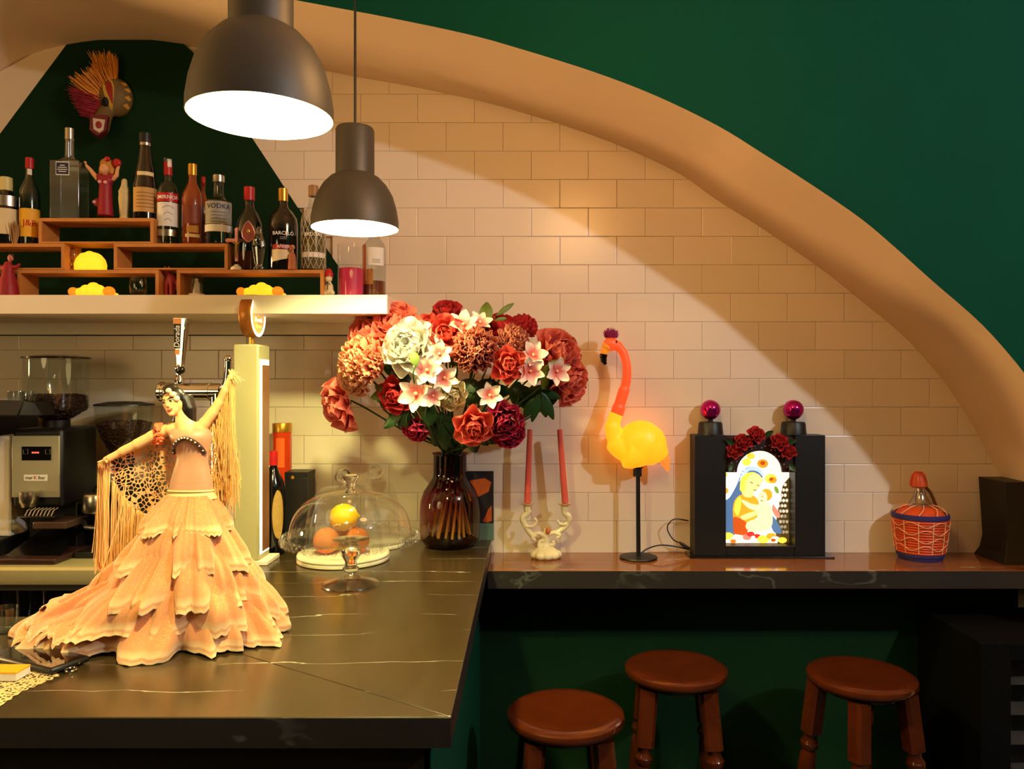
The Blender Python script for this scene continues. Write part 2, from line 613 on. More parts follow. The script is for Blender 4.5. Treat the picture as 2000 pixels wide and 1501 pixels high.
# painted green area of the back wall
pan = [(-150, 466), (0, 262), (137, 78), (350, 78), (380, 104), (395, 128), (500, 280), (587, 413), (662, 520), (708, 590), (708, 655), (-150, 655)]
pan = [P(x, y, D) for x, y in pan]
MB().prism([(p.x, p.z) for p in pan], D - 0.002, D + 0.012).obj('painted_panel', M_GREEN_D, wall_back, smooth=False)
# plaster left of and above the painted area
pl = [(-400, 700), (-400, 300), (-258, 385), (-145, 248), (-7, 143), (90, 90), (137, 70), (137, 78), (0, 262), (-150, 466), (-150, 655)]
MB().prism([((x - CX) * D / FPX, EZ - (y - CY) * D / FPX) for x, y in pl], D, D + 0.012).obj('plaster_patch', M_PLASTER, wall_back, smooth=False)


def inside_arch(x, z):
    px, py = x / D * FPX + CX, CY - (z - EZ) / D * FPX
    pts = [b for f, b in arch]
    for (x0, y0), (x1, y1) in zip(pts, pts[1:]):
        if x0 <= px <= x1:
            return py > y0 + (y1 - y0) * (px - x0) / max(1e-6, x1 - x0)
    return py > 1000 and -400 < px < 2000


def tile_mesh(w, h):
    c, b, d = 0.0022, 0.0004, 0.012
    w, h = w / 2 - 0.0005, h / 2 - 0.0005
    A = [(-w, 0, -h), (w, 0, -h), (w, 0, h), (-w, 0, h)]
    B = [(-w, -d + b * 1.6, -h), (w, -d + b * 1.6, -h), (w, -d + b * 1.6, h), (-w, -d + b * 1.6, h)]
    C = [(-w + c, -d, -h + c), (w - c, -d, -h + c), (w - c, -d, h - c), (-w + c, -d, h - c)]
    me = bpy.data.meshes.new('tile')
    fs = [(8, 9, 10, 11)]
    for k in (0, 4):
        fs += [(k + i, k + (i + 1) % 4, k + 4 + (i + 1) % 4, k + 4 + i) for i in range(4)]
    me.from_pydata(A + B + C, [], fs)
    me.materials.append(M_TILE)
    return me


TILE = tile_mesh(0.2, 0.1)
TILE_B = tile_mesh(0.2, 0.112)
X0, Z0 = (1760 - CX) * D / FPX, EZ - (961 - CY) * D / FPX
for row in range(-2, 16):
    zc = Z0 + 0.1 * row + 0.05
    for k in range(-17, 4):
        xc = X0 + 0.2 * k + (0.1 if row % 2 == 0 else 0.0)
        px, py = xc / D * FPX + CX, CY - (zc - EZ) / D * FPX
        if px < -60 or px > 2060 or zc > 2.78:
            continue
        if not any(inside_arch(xc + dx, zc + dz) for dx in (-0.1, 0, 0.1) for dz in (-0.05, 0.05)):
            continue
        if zc > 1.90:      # skip what the painted panel and the plaster hide
            edge = interp([(78, 345), (128, 395), (280, 500), (520, 662), (590, 708)], py + 28)
            if px + 58 < edge or px < 137:
                continue
        if zc < 1.10 and px < 900:
            continue
        t = bpy.data.objects.new('tile', TILE_B if row == -2 else TILE)
        t.location = (xc, D + 0.012, zc - (0.006 if row == -2 else 0))
        t.parent = wall_back
        COL.objects.link(t)

# ------------------------------------------------------------------ bar counter (L shape with mitred worktop)
ZC = 1.1064
YB = 1.256
XR = -0.125
XI, YI = -0.96, 1.80
bar = thing('bar_counter', 'dark veined stone bar counter with green side panel, mitred at its corner', 'counter', (-0.5, 1.9, 0))
O = Vector((-0.5, 1.9, 0))


def sh(pts):
    return [(x - O.x, y - O.y) for x, y in pts]


dn = Vector((YI - YB, -(XI - XR))).normalized() * 0.0007
MB().slab(sh([(-2.3, YB), (XR - dn.x, YB), (XI - dn.x, YI - dn.y), (-2.3, YI - dn.y)]), ZC - 0.05, ZC).obj('worktop', M_STONE, bar, smooth=False, bevel=0.0012)
MB().slab(sh([(XR, YB + 0.002), (XR, D), (XI, D), (XI + dn.x, YI + dn.y)]), ZC - 0.05, ZC).obj('worktop', M_STONE, bar, smooth=False, bevel=0.0012)
MB().slab(sh([(-2.3, YB + 0.06), (-0.166, YB + 0.06), (-0.166, YB + 0.075), (-2.3, YB + 0.075)]), 0, ZC - 0.05).obj('front_panel', M_DARKWOOD, bar, smooth=False)
MB().slab(sh([(-0.176, YB + 0.06), (-0.164, YB + 0.06), (-0.164, D), (-0.176, D)]), 0, ZC - 0.05).obj('side_panel', M_GREEN, bar, smooth=False)
MB().slab(sh([(-2.3, YI - 0.08), (XI + 0.08, YI - 0.08), (XI + 0.08, D), (XI + 0.095, D), (XI + 0.095, YI - 0.095), (-2.3, YI - 0.095)]), 0, ZC - 0.05).obj('inner_panel', M_BLACK, bar, smooth=False)

# wall ledge on the right
ZL = EZ - (1078 - CY) * D / FPX
YL = 2.433
M_EDGE_SHADE = stone('shaded_stone_edge', lin(38, 33, 30), 0.09, 0.45)  # near-black copy of the stone, shade of the front edges put into colour
lg = thing('wall_ledge', 'long narrow stone ledge under the tiled wall, above the stools', 'ledge', (0.8, 2.56, ZL))
MB().box2((XR + 0.001 - 0.8, YL + 0.002 - 2.56, -0.056), (1.72 - 0.8, D - 2.56, 0)).obj('board', M_STONE2, lg, smooth=False, bevel=0.0012)
MB().box2((XR + 0.001 - 0.8, YL - 2.56, -0.056), (1.72 - 0.8, YL + 0.002 - 2.56, -0.0008)).obj('edge_shade', M_EDGE_SHADE, lg, smooth=False)  # thin sheet added to darken the unlit ledge front
MB().slab(sh([(-2.3, YB - 0.002), (XR, YB - 0.002), (XR, YB), (-2.3, YB)]), ZC - 0.05, ZC - 0.0008).obj('edge_shade', M_EDGE_SHADE, bar, smooth=False)  # same added shade sheet over the worktop's own stone edge
MB().slab(sh([(XR, YB - 0.002), (XR + 0.0008, YB - 0.002), (XR + 0.0008, YL), (XR, YL)]), ZC - 0.05, ZC - 0.0008).obj('edge_shade', M_EDGE_SHADE, bar, smooth=False)

# back bar with steel edge on the left
bb = thing('back_bar_counter', 'steel-edged back counter under the coffee grinders at far left', 'counter', (-1.6, 2.5, 0))
ob = Vector((-1.6, 2.5, 0))
prof = [(2.70, 1.046), (2.70, 1.106), (2.315, 1.106), (2.303, 1.102), (2.298, 1.094), (2.298, 1.062), (2.303, 1.050), (2.312, 1.046)]
vs = [(x - ob.x, y - ob.y, z) for x in (-2.4, -0.985) for y, z in prof]
k = len(prof)
mb = MB().add(vs, [tuple(range(k)), tuple(reversed(range(k, 2 * k)))] + [(i, (i + 1) % k, (i + 1) % k + k, i + k) for i in range(k)])
mb.obj('steel_top', M_BSTEEL, bb, angle=25)
MB().box2((-2.4 - ob.x, 2.32 - ob.y, 1.028), (-0.985 - ob.x, 2.36 - ob.y, 1.046)).obj('steel_rail', M_STEEL, bb, smooth=False)
MB().box2((-2.4 - ob.x, 2.62 - ob.y, 0), (-0.985 - ob.x, 2.64 - ob.y, 1.046)).obj('back_panel', M_BLACK, bb, smooth=False)
MB().box2((-2.4 - ob.x, 2.34 - ob.y, 0.86), (-0.985 - ob.x, 2.62 - ob.y, 0.88)).obj('lower_shelf', M_BLACK, bb, smooth=False)
for i in range(7):
    px = 12 + i * 27
    p = P(px * 1.9 - 30, 1210, 2.42)
    g = MB().lathe([(0, 0), (0.026, 0), (0.03, 0.06), (0.032, 0.13), (0.0315, 0.13), (0.0295, 0.06), (0.024, 0.006), (0, 0.006)], 20).obj('tumbler', M_CLEAR2)
    g.location = (p.x, 2.44, 0.88)
    tag(g, ['tumbler under the steel counter at the left picture edge', 'second tumbler from the left under the steel counter', 'third tumbler from the left under the steel counter',
            'middle tumbler of the row under the steel counter', 'third tumbler from the right under the steel counter', 'second tumbler from the right under the steel counter',
            'last tumbler of the row under the steel counter, nearest the dancer'][i], 'tumbler', 'tumblers under the steel counter')

# ------------------------------------------------------------------ pendant lamps
SH_P = [(0.110, 0), (0.1098, 0.02), (0.105, 0.05), (0.0955, 0.083), (0.080, 0.110), (0.062, 0.129), (0.053, 0.134), (0.0490, 0.137), (0.0486, 0.145), (0.0486, 0.249), (0.0455, 0.256), (0.006, 0.2585)]


def pendant(loc, label):
    t = thing('pendant_lamp', label, 'lamp', loc, group='pendant lamps over the bar')
    MB().lathe(SH_P, 64).obj('lamp_shade', M_SHADE, t, angle=30)
    inn = [(r - 0.0016, z + (0.0005 if z else 0)) for r, z in SH_P[:8]]
    MB().lathe([(0.110, 0)] + inn + [(0.0, 0.137)], 64).obj('reflector', M_SHADE_IN, t, angle=60, flip=False)
    MB().lathe([(0.0, 0.136), (0.02, 0.136), (0.02, 0.105), (0.014, 0.100), (0, 0.100)], 20).obj('socket', M_BLACK, t)
    MB().lathe([(0, 0.036), (0.015, 0.0385), (0.026, 0.046), (0.0305, 0.060), (0.0305, 0.068), (0.025, 0.082), (0.016, 0.094), (0.0135, 0.100)], 28).obj('bulb', M_BULB, t)
    h = HZ - loc[2]
    MB().tube([(0, 0, 0.256), (0, 0, h - 0.02)], 0.0032, 8).obj('cable', M_BLACK, t)
    MB().lathe([(0.0, h - 0.03), (0.03, h - 0.028), (0.045, h), (0, h)], 24).obj('ceiling_rose', M_SHADE, t)
    return t


pendant(tuple(P(510, 229, 1.196)), 'nearer dark grey pendant lamp, cut off by the top of the picture')
pendant(tuple(P(693.5, 446, 1.96)), 'farther dark grey pendant lamp hanging on a long thin cable')

# ------------------------------------------------------------------ wall shelf
ZS = 1.920
ws = thing('wall_shelf', 'thick white wall shelf full of bottles at upper left', 'shelf', (-1.4, 2.5, 1.86))
MB().box2((-0.9, -0.186, 0.003), (0.979, 0.2, 0.06)).obj('shelf_board', M_WHITE, ws, smooth=False, bevel=0.0015)
MB().box2((-0.9, 0.165, -0.036), (0.93, 0.2, 0.003)).obj('support_rail', M_WHITE, ws, smooth=False)

# wooden display boxes
BD0, BD1 = 2.36, 2.45
sb = BD0 / FPX


def shelf_box(x0, x1, z0, z1, label):
    a, b = (x0 - CX) * sb, (x1 - CX) * sb
    t = thing('display_box', label, 'box', ((a + b) / 2, (BD0 + BD1) / 2, z0), group='open wooden display boxes')
    w, h, dd, th = (b - a) / 2, z1 - z0 - 0.0006, (BD1 - BD0) / 2, 0.0105
    MB().box2((-w, -dd, h - th), (w, dd, h)).obj('top_board', M_BOXWOOD, t, smooth=False, bevel=0.0006)
    MB().box2((-w, -dd, 0), (w, dd, th * 0.5)).obj('bottom_board', M_BOXWOOD, t, smooth=False, bevel=0.0006)
    MB().box2((-w, -dd, th * 0.5), (-w + th, dd, h - th)).obj('side_board', M_BOXWOOD, t, smooth=False, bevel=0.0006)
    MB().box2((w - th, -dd, th * 0.5), (w, dd, h - th)).obj('side_board', M_BOXWOOD, t, smooth=False, bevel=0.0006)


Z1, Z2, Z3 = 2.003, 2.084, 2.162
shelf_box(33, 310, ZS, Z1, 'open wooden box on the shelf holding a glowing bread lamp and a wine glass')
shelf_box(345, 632, ZS, Z1, 'open wooden box on the shelf at right, under the dark rum bottle')
shelf_box(-100, 126, Z1, Z2, 'open wooden box in the second tier at the left picture edge')
shelf_box(222, 445, Z1, Z2, 'empty open wooden box in the second tier under the vodka bottles')
shelf_box(75, 300, Z2, Z3, 'open wooden box on top of the pyramid, under the square clear bottle')


# ------------------------------------------------------------------ bottles and ornaments on the shelf
BY = 2.405                       # depth of the row standing on the boxes
sB = BY / FPX


def wrap(r, z, cx=0.0, cy=0.0, off=0.0008):
    """flat text -> cylinder facing the lens"""
    def fn(x, y):
        a = x / r
        return Vector((cx + (r + off) * math.sin(a), cy - (r + off) * math.cos(a), z + y))
    return fn


def band(mb, r, z0, z1, a0=-1.25, a1=1.25, off=0.0005, n=20):
    """curved label on a cylinder"""
    return mb.sheet(lambda u, v: Vector(((r + off) * math.sin(lerp(a0, a1, u)), -(r + off) * math.cos(lerp(a0, a1, u)), lerp(z0, z1, v))), n, 2)


def bottle(name, label, cat, px, half, top, zb, prof, glass, cap, cap_h, liquid=None, level=0.6, depth=BY, n=28):
    """prof: (radius as part of half width, height as part of total); returns thing, R, H"""
    s = depth / FPX
    R = half * s
    ztop = EZ - (top - CY) * s
    H = ztop - zb
    t = thing(name, label, cat, ((px - CX) * s, depth, zb), rz=math.atan2(-(px - CX) * s, depth))
    pr = [(0, 0.0)] + [(r * R, h * H) for r, h in prof]
    MB().lathe(pr, n).obj('glass_body', glass, t, angle=35)
    if liquid:
        lp = [(0, 0.004)] + [(max(0.0, r * R - 0.0025), max(0.004, h * H)) for r, h in prof if h < level]
        lp += [(lp[-1][0], level * H), (0, level * H)]
        MB().lathe(lp, n).obj('liquid', liquid, t, angle=35)
    rn = prof[-1][0] * R
    MB().lathe([(0, H - cap_h), (rn * 1.13, H - cap_h), (rn * 1.16, H - cap_h * 0.5), (rn * 1.13, H - 0.001), (rn * 1.0, H), (0, H)], 24).obj('cap', cap, t)
    return t, R, H


ROUND = [(0.94, 0.0), (1.0, 0.015), (1.0, 0.56), (0.93, 0.63), (0.66, 0.70), (0.42, 0.76), (0.36, 0.82), (0.36, 0.97)]
SLOPE = [(0.94, 0.0), (1.0, 0.015), (1.0, 0.50), (0.90, 0.60), (0.64, 0.73), (0.44, 0.84), (0.40, 0.90), (0.40, 0.97)]
SQUAT = [(0.94, 0.0), (1.0, 0.015), (1.0, 0.58), (0.97, 0.63), (0.80, 0.69), (0.48, 0.73), (0.37, 0.77), (0.37, 0.97)]

# on the left second-tier box
t, R, H = bottle('liquor_bottle', 'dark bottle with cream cap and cream label at left picture edge', 'bottle', 12, 27, 346, Z2, ROUND, M_DKGLASS, mat('cream_cap', lin(214, 200, 130), 0.4), 0.042)
band(MB(), R, 0.03, 0.11).obj('paper_label', M_LABEL, t)
band(MB(), R, 0.118, 0.15, -0.7, 0.7).obj('emblem', M_STEEL, t)
m_dry = mat('dried_grass', lin(170, 130, 84), 0.9, var=0.2)
mb = MB()
for i in range(60):
    a, b = random.uniform(0, 2 * PI), random.uniform(0.0, 0.012)
    p0 = Vector((b * 0.5 * math.cos(a), b * 0.5 * math.sin(a), 0))
    p1 = Vector((b * 1.5 * math.cos(a), b * 1.5 * math.sin(a), random.uniform(0.04, 0.075)))
    mb.tube([p0, (p0 + p1) / 2 + Vector((random.uniform(-.004, .004), 0, 0)), p1], [0.0018, 0.0016, 0.0004], 4)
o = mb.obj('dried_tuft', m_dry); o.location = ((28 - CX) * 2.37 / FPX, 2.372, Z2)
tag(o, 'small beige dried tuft in front of the cream-labelled bottle', 'ornament')

t, R, H = bottle('whisky_bottle', 'green whisky bottle with red cap and yellow label with red letters', 'bottle', 58, 18, 308, Z2, ROUND, M_GRGLASS, M_RED, 0.034)
band(MB(), R, 0.024, 0.112).obj('paper_label', M_LABELY, t)
lettering('J&B', 0.027, M_REDINK, t, wrap(R, 0.066))
band(MB(), R * 0.36, H - 0.06, H - 0.036, -0.6, 0.6).obj('neck_seal', M_LABELW, t)

# on the top box
s = BY / FPX
ztop = EZ - (251 - CY) * s
t = thing('square_bottle', 'tall square clear glass bottle with small dark label and silver cap', 'bottle', ((136 - CX) * s, BY, Z3), rz=0.10)
w = 27 * s
hb = EZ - (318 - CY) * s - Z3
mb = MB().box2((-w, -w * 0.8, 0), (w, w * 0.8, hb))
mb.lathe([(w * 0.9, hb - 0.001), (w * 0.55, hb + 0.010), (0.013, hb + 0.018), (0.012, ztop - Z3 - 0.03)], 28)
mb.obj('glass_body', thin_glass('square_bottle_glass', (0.86, 0.88, 0.88), 1.2, 0.22, 0.20), t, bevel=0.003)
MB().box2((-w + 0.005, -w * 0.8 + 0.005, 0.005), (w - 0.005, w * 0.8 - 0.005, hb * 0.62)).obj('liquid', M_LIQ_CLEAR, t, smooth=False)
MB().lathe([(0, ztop - Z3 - 0.034), (0.0135, ztop - Z3 - 0.034), (0.0135, ztop - Z3), (0, ztop - Z3)], 20).obj('cap', M_STEEL, t)
MB().box2((-w * 0.55, -w * 0.8 - 0.0012, hb * 0.74), (w * 0.35, -w * 0.8 - 0.0002, hb * 0.97)).obj('frame_label', M_WHITEINK, t, smooth=False)
MB().box2((-w * 0.51, -w * 0.8 - 0.0018, hb * 0.755), (w * 0.31, -w * 0.8 - 0.0010, hb * 0.955)).obj('dark_label', M_BLUEINK, t, smooth=False)
for i, wd in enumerate((0.16, 0.30, 0.34, 0.26)):
    MB().box2((-w * (0.1 + wd), -w * 0.8 - 0.0022, hb * (0.90 - i * 0.035)), (w * (-0.1 + wd), -w * 0.8 - 0.0017, hb * (0.912 - i * 0.035))).obj('print_line', M_WHITEINK, t, smooth=False)

t, R, H = bottle('liqueur_bottle', 'dark round-shouldered liqueur bottle with black cap and tan label', 'bottle', 284, 22, 260, Z3,
                 [(0.94, 0), (1.0, 0.01), (1.0, 0.38), (0.86, 0.48), (0.80, 0.56), (0.62, 0.66), (0.50, 0.78), (0.46, 0.84), (0.44, 0.97)], M_DKGLASS, M_BLACK, 0.030)
band(MB(), R, 0.022, 0.098).obj('paper_label', mat('tan_label', lin(196, 150, 84), 0.6, var=0.1), t)
band(MB(), R * 0.83, 0.108, 0.148, -0.9, 0.9).obj('round_seal', M_LABEL, t)
band(MB(), R * 0.46, H - 0.040, H - 0.031, -1.5, 1.5).obj('silver_collar', M_STEEL, t)
for i in range(5):
    band(MB(), R, 0.036 + i * 0.011, 0.038 + i * 0.011, -0.8, 0.8, 0.0009).obj('print_line', mat('brown_print_%d' % i, lin(120, 76, 36), 0.6), t)


def fig_root(name, label, px, zb, depth=BY, cat='figurine'):
    s = depth / FPX
    t = thing(name, label, cat, ((px - CX) * s, depth, zb))
    zpx = CY - (zb - EZ) / s            # pixel row of the base

    def L(x, y, dy=0.0):
        return Vector(((x - px) * s, dy, (zpx - y) * s))
    return t, L, s


M_SKIN = mat('figurine_skin', lin(222, 160, 112), 0.5, var=0.06)
M_HAIRG = mat('golden_hair', lin(190, 130, 44), 0.5, var=0.2, scale=80)
M_DRESSR = mat('crimson_dress', lin(150, 24, 40), 0.5, var=0.2, scale=60)
t, L, s = fig_root('fairy_figurine', 'red-dressed figurine with golden hair and raised arms on the top box', 206, Z3)
mb = MB().tube([L(206, 422), L(206, 400), L(206, 375), L(206, 356)], [15 * s, 13 * s, 12 * s, 11 * s], 14)
mb.ell(L(206, 352), (15 * s, 11 * s, 12 * s)).ell(L(195, 345), 7 * s).ell(L(218, 345), 7 * s).ell(L(190, 395), (7 * s, 6 * s, 9 * s))
blob('dress', mb, M_DRESSR, t, 0.0022, 5)
mb = MB().tube([L(192, 350), L(182, 338), L(176, 330), L(168, 322)], [5 * s, 4.3 * s, 3.6 * s, 2.6 * s], 10)
mb.tube([L(219, 350), L(228, 342), L(229, 332), L(233, 320)], [5 * s, 4.3 * s, 3.6 * s, 2.6 * s], 10)
mb.ell(L(206, 330, -3 * s), (9 * s, 9 * s, 11 * s)).ell(L(205, 329, -11.5 * s), 2.2 * s).tube([L(206, 350), L(206, 338)], 5 * s, 10)
for k in (-3, -1, 1):
    mb.tube([L(168, 322), L(167 + k, 314)], 1.3 * s, 6)
    mb.tube([L(233, 320), L(234 + k, 312)], 1.3 * s, 6)
blob('body', mb, M_SKIN, t, 0.0016, 2)
mb = MB().ell(L(207, 320, 2 * s), (12 * s, 11 * s, 12 * s)).ell(L(198, 332, 4 * s), (6 * s, 8 * s, 14 * s)).ell(L(217, 332, 4 * s), (6 * s, 8 * s, 14 * s))
blob('hair', mb, M_HAIRG, t, 0.0018, 3)
mb = MB().ell(L(228, 318), (9 * s, 6 * s, 9 * s)).ell(L(214, 312, -8 * s), (6 * s, 4 * s, 5 * s))
blob('red_ribbon', mb, M_RED, t, 0.002, 2)
m_pk = mat('pale_pink_trim', lin(226, 160, 160), 0.5)
for x, y, d_ in ((201, 357, -11), (212, 358, -11), (187, 395, -5)):
    MB().ell(L(x, y, d_ * s), 3.5 * s).obj('pale_flower', m_pk, t)

t, L, s = fig_root('madonna_figurine', 'slim pale praying figurine standing beside the tan-labelled bottle', 243, Z3)
mb = MB().lathe([(0, 0), (10 * s, 0), (10 * s, 4 * s), (8 * s, 7 * s), (9.5 * s, 22 * s), (11 * s, 42 * s), (10 * s, 58 * s), (7 * s, 66 * s), (5.5 * s, 72 * s), (5.5 * s, 77 * s), (4 * s, 81 * s), (0, 83 * s)], 18)
mb.ell((0, -7 * s, 60 * s), (4 * s, 4 * s, 7 * s)).ell((0, -2 * s, 74 * s), (4.3 * s, 5 * s, 5.5 * s)).tube([(-9 * s, -2 * s, 58 * s), (-4 * s, -8 * s, 52 * s), (0, -10 * s, 58 * s)], 2.6 * s, 8).tube([(9 * s, -2 * s, 58 * s), (4 * s, -8 * s, 52 * s), (0, -10 * s, 58 * s)], 2.6 * s, 8)
blob('body', mb, mat('pale_cream_resin', lin(206, 186, 130), 0.5, var=0.12), t, 0.002, 3)
MB().lathe([(0, 0), (12 * s, 0), (11 * s, 3 * s), (0, 3.5 * s)], 18).obj('foot_plate', M_LABEL, t)

# on the middle box
t, R, H = bottle('vodka_bottle', 'clear vodka bottle with red neck band and white label with red stripe', 'bottle', 328, 20.5, 308, Z2, SQUAT, M_CLEAR2, M_CLEAR2, 0.012, M_LIQ_CLEAR, 0.55)
band(MB(), R, 0.056, 0.130).obj('paper_label', M_LABELW, t)
band(MB(), R, 0.132, 0.160, -1.4, 1.4).obj('red_stripe', M_RED, t)
lettering('SMIRNOFF', 0.0165, M_WHITEINK, t, wrap(R, 0.1455))
band(MB(), R, 0.026, 0.046, -1.3, 1.3).obj('silver_band', M_STEEL, t)
band(MB(), R * 0.37, H - 0.055, H - 0.014, -PI, PI).obj('red_neck_band', M_RED, t)
band(MB(), R * 0.37, H - 0.030, H - 0.006, -0.1, 0.9, 0.001).obj('tax_seal', M_LABELW, t)
for i in range(3):
    MB().tube([wrap(R, 0.115 - 0.020 * i)(0.016 * math.sin(a) * (1 - .2 * i), 0.004 * math.cos(2 * a)) for a in [-1.4 + 0.28 * q for q in range(11)]], 0.0006, 4).obj('crest_line', M_BLACKINK, t)

t, R, H = bottle('rum_bottle', 'amber rum bottle with gold cap beside the red-striped vodka', 'bottle', 376, 20, 320, Z2, ROUND, mat('amber_glass', lin(132, 58, 22), 0.08, var=0.25, scale=30, coat=0.6), M_GOLD, 0.036)
band(MB(), R, 0.022, 0.032, -0.7, 0.7).obj('paper_label', M_LABEL, t)
band(MB(), R, 0.036, 0.058, -0.55, 0.55).obj('gold_seal', mat('old_gold', lin(190, 140, 70), 0.5, var=0.2, scale=200), t)
band(MB(), R, 0.064, 0.124, -0.8, 0.8).obj('printed_figure', mat('rust_print', lin(120, 48, 22), 0.5, var=0.5, scale=90), t)
t, R, H = bottle('brown_bottle', 'plain brown bottle half hidden behind the amber rum and clear vodka', 'bottle', 397, 10, 345, Z2, ROUND, M_LIQ_AMBER, M_RED, 0.03, depth=2.452)

t, R, H = bottle('vodka_bottle', 'clear vodka bottle with silver cap and dark printed letters', 'bottle', 427, 25.5, 342, Z2,
                 [(0.94, 0), (1, 0.015), (1, 0.55), (0.95, 0.62), (0.6, 0.67), (0.42, 0.71), (0.38, 0.76), (0.38, 0.97)], M_CLEAR2, M_STEEL, 0.022, M_LIQ_CLEAR, 0.5)
lettering('VODKA', 0.021, M_BLUEINK, t, wrap(R, 0.116))
band(MB(), R, 0.038, 0.060, -1.3, 1.3).obj('white_stripe', M_LABELW, t)
band(MB(), R, 0.062, 0.132, -1.2, 1.2, 0.0003).obj('printed_script', mat('frosted_print', lin(150, 146, 132), 0.5, var=0.25, scale=90), t)
for i in range(4):
    MB().tube([wrap(R, 0.098 - 0.010 * i)(x * 0.001, 0.0012 * math.sin(x * 1.7 + i)) for x in range(-22, 23, 2)], 0.0005, 4).obj('script_line', M_BLUEINK, t)

# on the right-hand box
t, R, H = bottle('ornate_bottle', 'clear bottle with red cap and pointed gold-framed picture medal', 'bottle', 487, 26, 365, Z1,
                 [(0.94, 0), (1.0, 0.015), (1.0, 0.45), (0.92, 0.58), (0.66, 0.68), (0.40, 0.74), (0.34, 0.80), (0.34, 0.97)], thin_glass('grey_bottle_glass', (0.42, 0.46, 0.46), 1.1, 0.05, 0.06), M_RED, 0.042, M_LIQ_AMBER, 0.22)
pts = [(0.0, 0.150), (0.012, 0.135), (0.019, 0.115), (0.017, 0.10), (0.006, 0.088), (0, 0.085), (-0.006, 0.088), (-0.017, 0.10), (-0.019, 0.115), (-0.012, 0.135)]
fr_ = [Vector((x - 0.003, -R - 0.004, z)) for x, z in pts]
MB().prism([(p.x, p.z) for p in fr_], -R - 0.004, -R - 0.001).obj('picture_medal', mat('orange_print', lin(150, 64, 20), 0.5, var=0.5, scale=120), t, smooth=False)
MB().tube(fr_ + [fr_[0]], 0.0018, 8).obj('medal_frame', mat('rose_gold', lin(206, 140, 120), 0.3, 0.7), t)
MB().ell((-0.003, -R - 0.005, 0.118), (0.005, 0.002, 0.007)).obj('medal_figure', M_GOLD, t)

M_PINKC = mat('pink_painted_cross', lin(226, 150, 140), 0.45, var=0.08)
t, L, s = fig_root('crucifix', 'small pink crucifix with a gold figure on a white foot', 463, Z1, 2.375, 'crucifix')
mb = MB().box2(L(459.5, 510, 0.004), L(466.5, 449, -0.004)).box2(L(445, 472, 0.0038), L(483, 465.5, -0.0038))
for a, b in ((463, 448), (445, 469), (483, 469)):
    mb.ell(L(a, b), (5.2 * s, 0.004, 4.6 * s), 12, 8)
mb.obj('cross', M_PINKC, t, bevel=0.0008)
MB().lathe([(0, 0), (13 * s, 0), (12 * s, 5 * s), (6 * s, 9 * s), (5 * s, 11 * s), (0, 11 * s)], 20).obj('foot', M_WHITEG, t)
mb = MB().ell(L(463, 474, -0.007), (2.4 * s, 2.4 * s, 3 * s), 10, 8).tube([L(463, 478, -0.006), L(463.5, 488, -0.007), L(462, 497, -0.006), L(463, 504, -0.006)], [2.8 * s, 2.4 * s, 1.8 * s, 1.2 * s], 8)
mb.tube([L(463, 478, -0.006), L(452, 470, -0.006)], [1.5 * s, 1.0 * s], 6).tube([L(463, 478, -0.006), L(474, 470, -0.006)], [1.5 * s, 1.0 * s], 6)
mb.obj('gold_figure', M_GOLD, t)

t, L, s = fig_root('glass_statuette', 'clear glass praying statuette beside the black rum bottle', 506, Z1, 2.37)
mb = MB().lathe([(0, 0), (12 * s, 0), (12 * s, 5 * s), (9 * s, 9 * s), (12 * s, 25 * s), (15.5 * s, 45 * s), (14 * s, 58 * s), (10 * s, 67 * s), (7 * s, 74 * s), (6.5 * s, 80 * s), (4 * s, 84.5 * s), (0, 86 * s)], 20, sy=0.7)
mb.ell((0, -8 * s, 60 * s), (4 * s, 5 * s, 8 * s))
blob('body', mb, thin_glass('moulded_glass', (0.72, 0.74, 0.74), 1.2, 0.12, 0.16), t, 0.0022, 2)

t, R, H = bottle('rum_bottle', 'black rum bottle with gold cap, white lettering and slanted cream label', 'bottle', 553, 28, 368, Z1,
                 [(0.96, 0), (1.0, 0.012), (1.0, 0.55), (0.93, 0.64), (0.62, 0.72), (0.36, 0.77), (0.29, 0.82), (0.29, 0.97)], M_DKGLASS, M_GOLD, 0.040)
lettering('BARCELÓ', 0.0155, M_WHITEINK, t, wrap(R, 0.1125))
for i in range(2):
    MB().tube([wrap(R, 0.100 - 0.005 * i)(x * 0.001, 0.0) for x in range(-10, 11, 2)], 0.0005, 4).obj('print_line', M_WHITEINK, t)
band(MB(), R, 0.064, 0.078, -0.75, 0.6).obj('red_label', M_RED, t)
lettering('AÑEJO', 0.0125, M_WHITEINK, t, wrap(R, 0.0712, off=0.0014))
mb = MB().sheet(lambda u, v: wrap(R, 0, off=0.0006)(lerp(-0.036, 0.034, u), lerp(0.024 + 0.016 * u, 0.0625, v)), 18, 2)
mb.obj('paper_label', M_LABEL, t)

t, L, s = fig_root('tiny_figurine', 'tiny brown robed figurine in front of the black rum bottle', 571, Z1, 2.365)
mb = MB().lathe([(0, 0), (8.5 * s, 0), (8 * s, 12 * s), (7 * s, 24 * s), (5 * s, 32 * s), (0, 36 * s)], 16).ell(L(570, 485, -1 * s), (4 * s, 4 * s, 5 * s))
blob('body', mb, mat('terracotta', lin(166, 92, 50), 0.6, var=0.2), t, 0.0016, 3)
MB().ell(L(571, 482, 2 * s), (4.4 * s, 4 * s, 5 * s)).obj('hood', mat('tan_cloth', lin(186, 136, 90), 0.6), t)

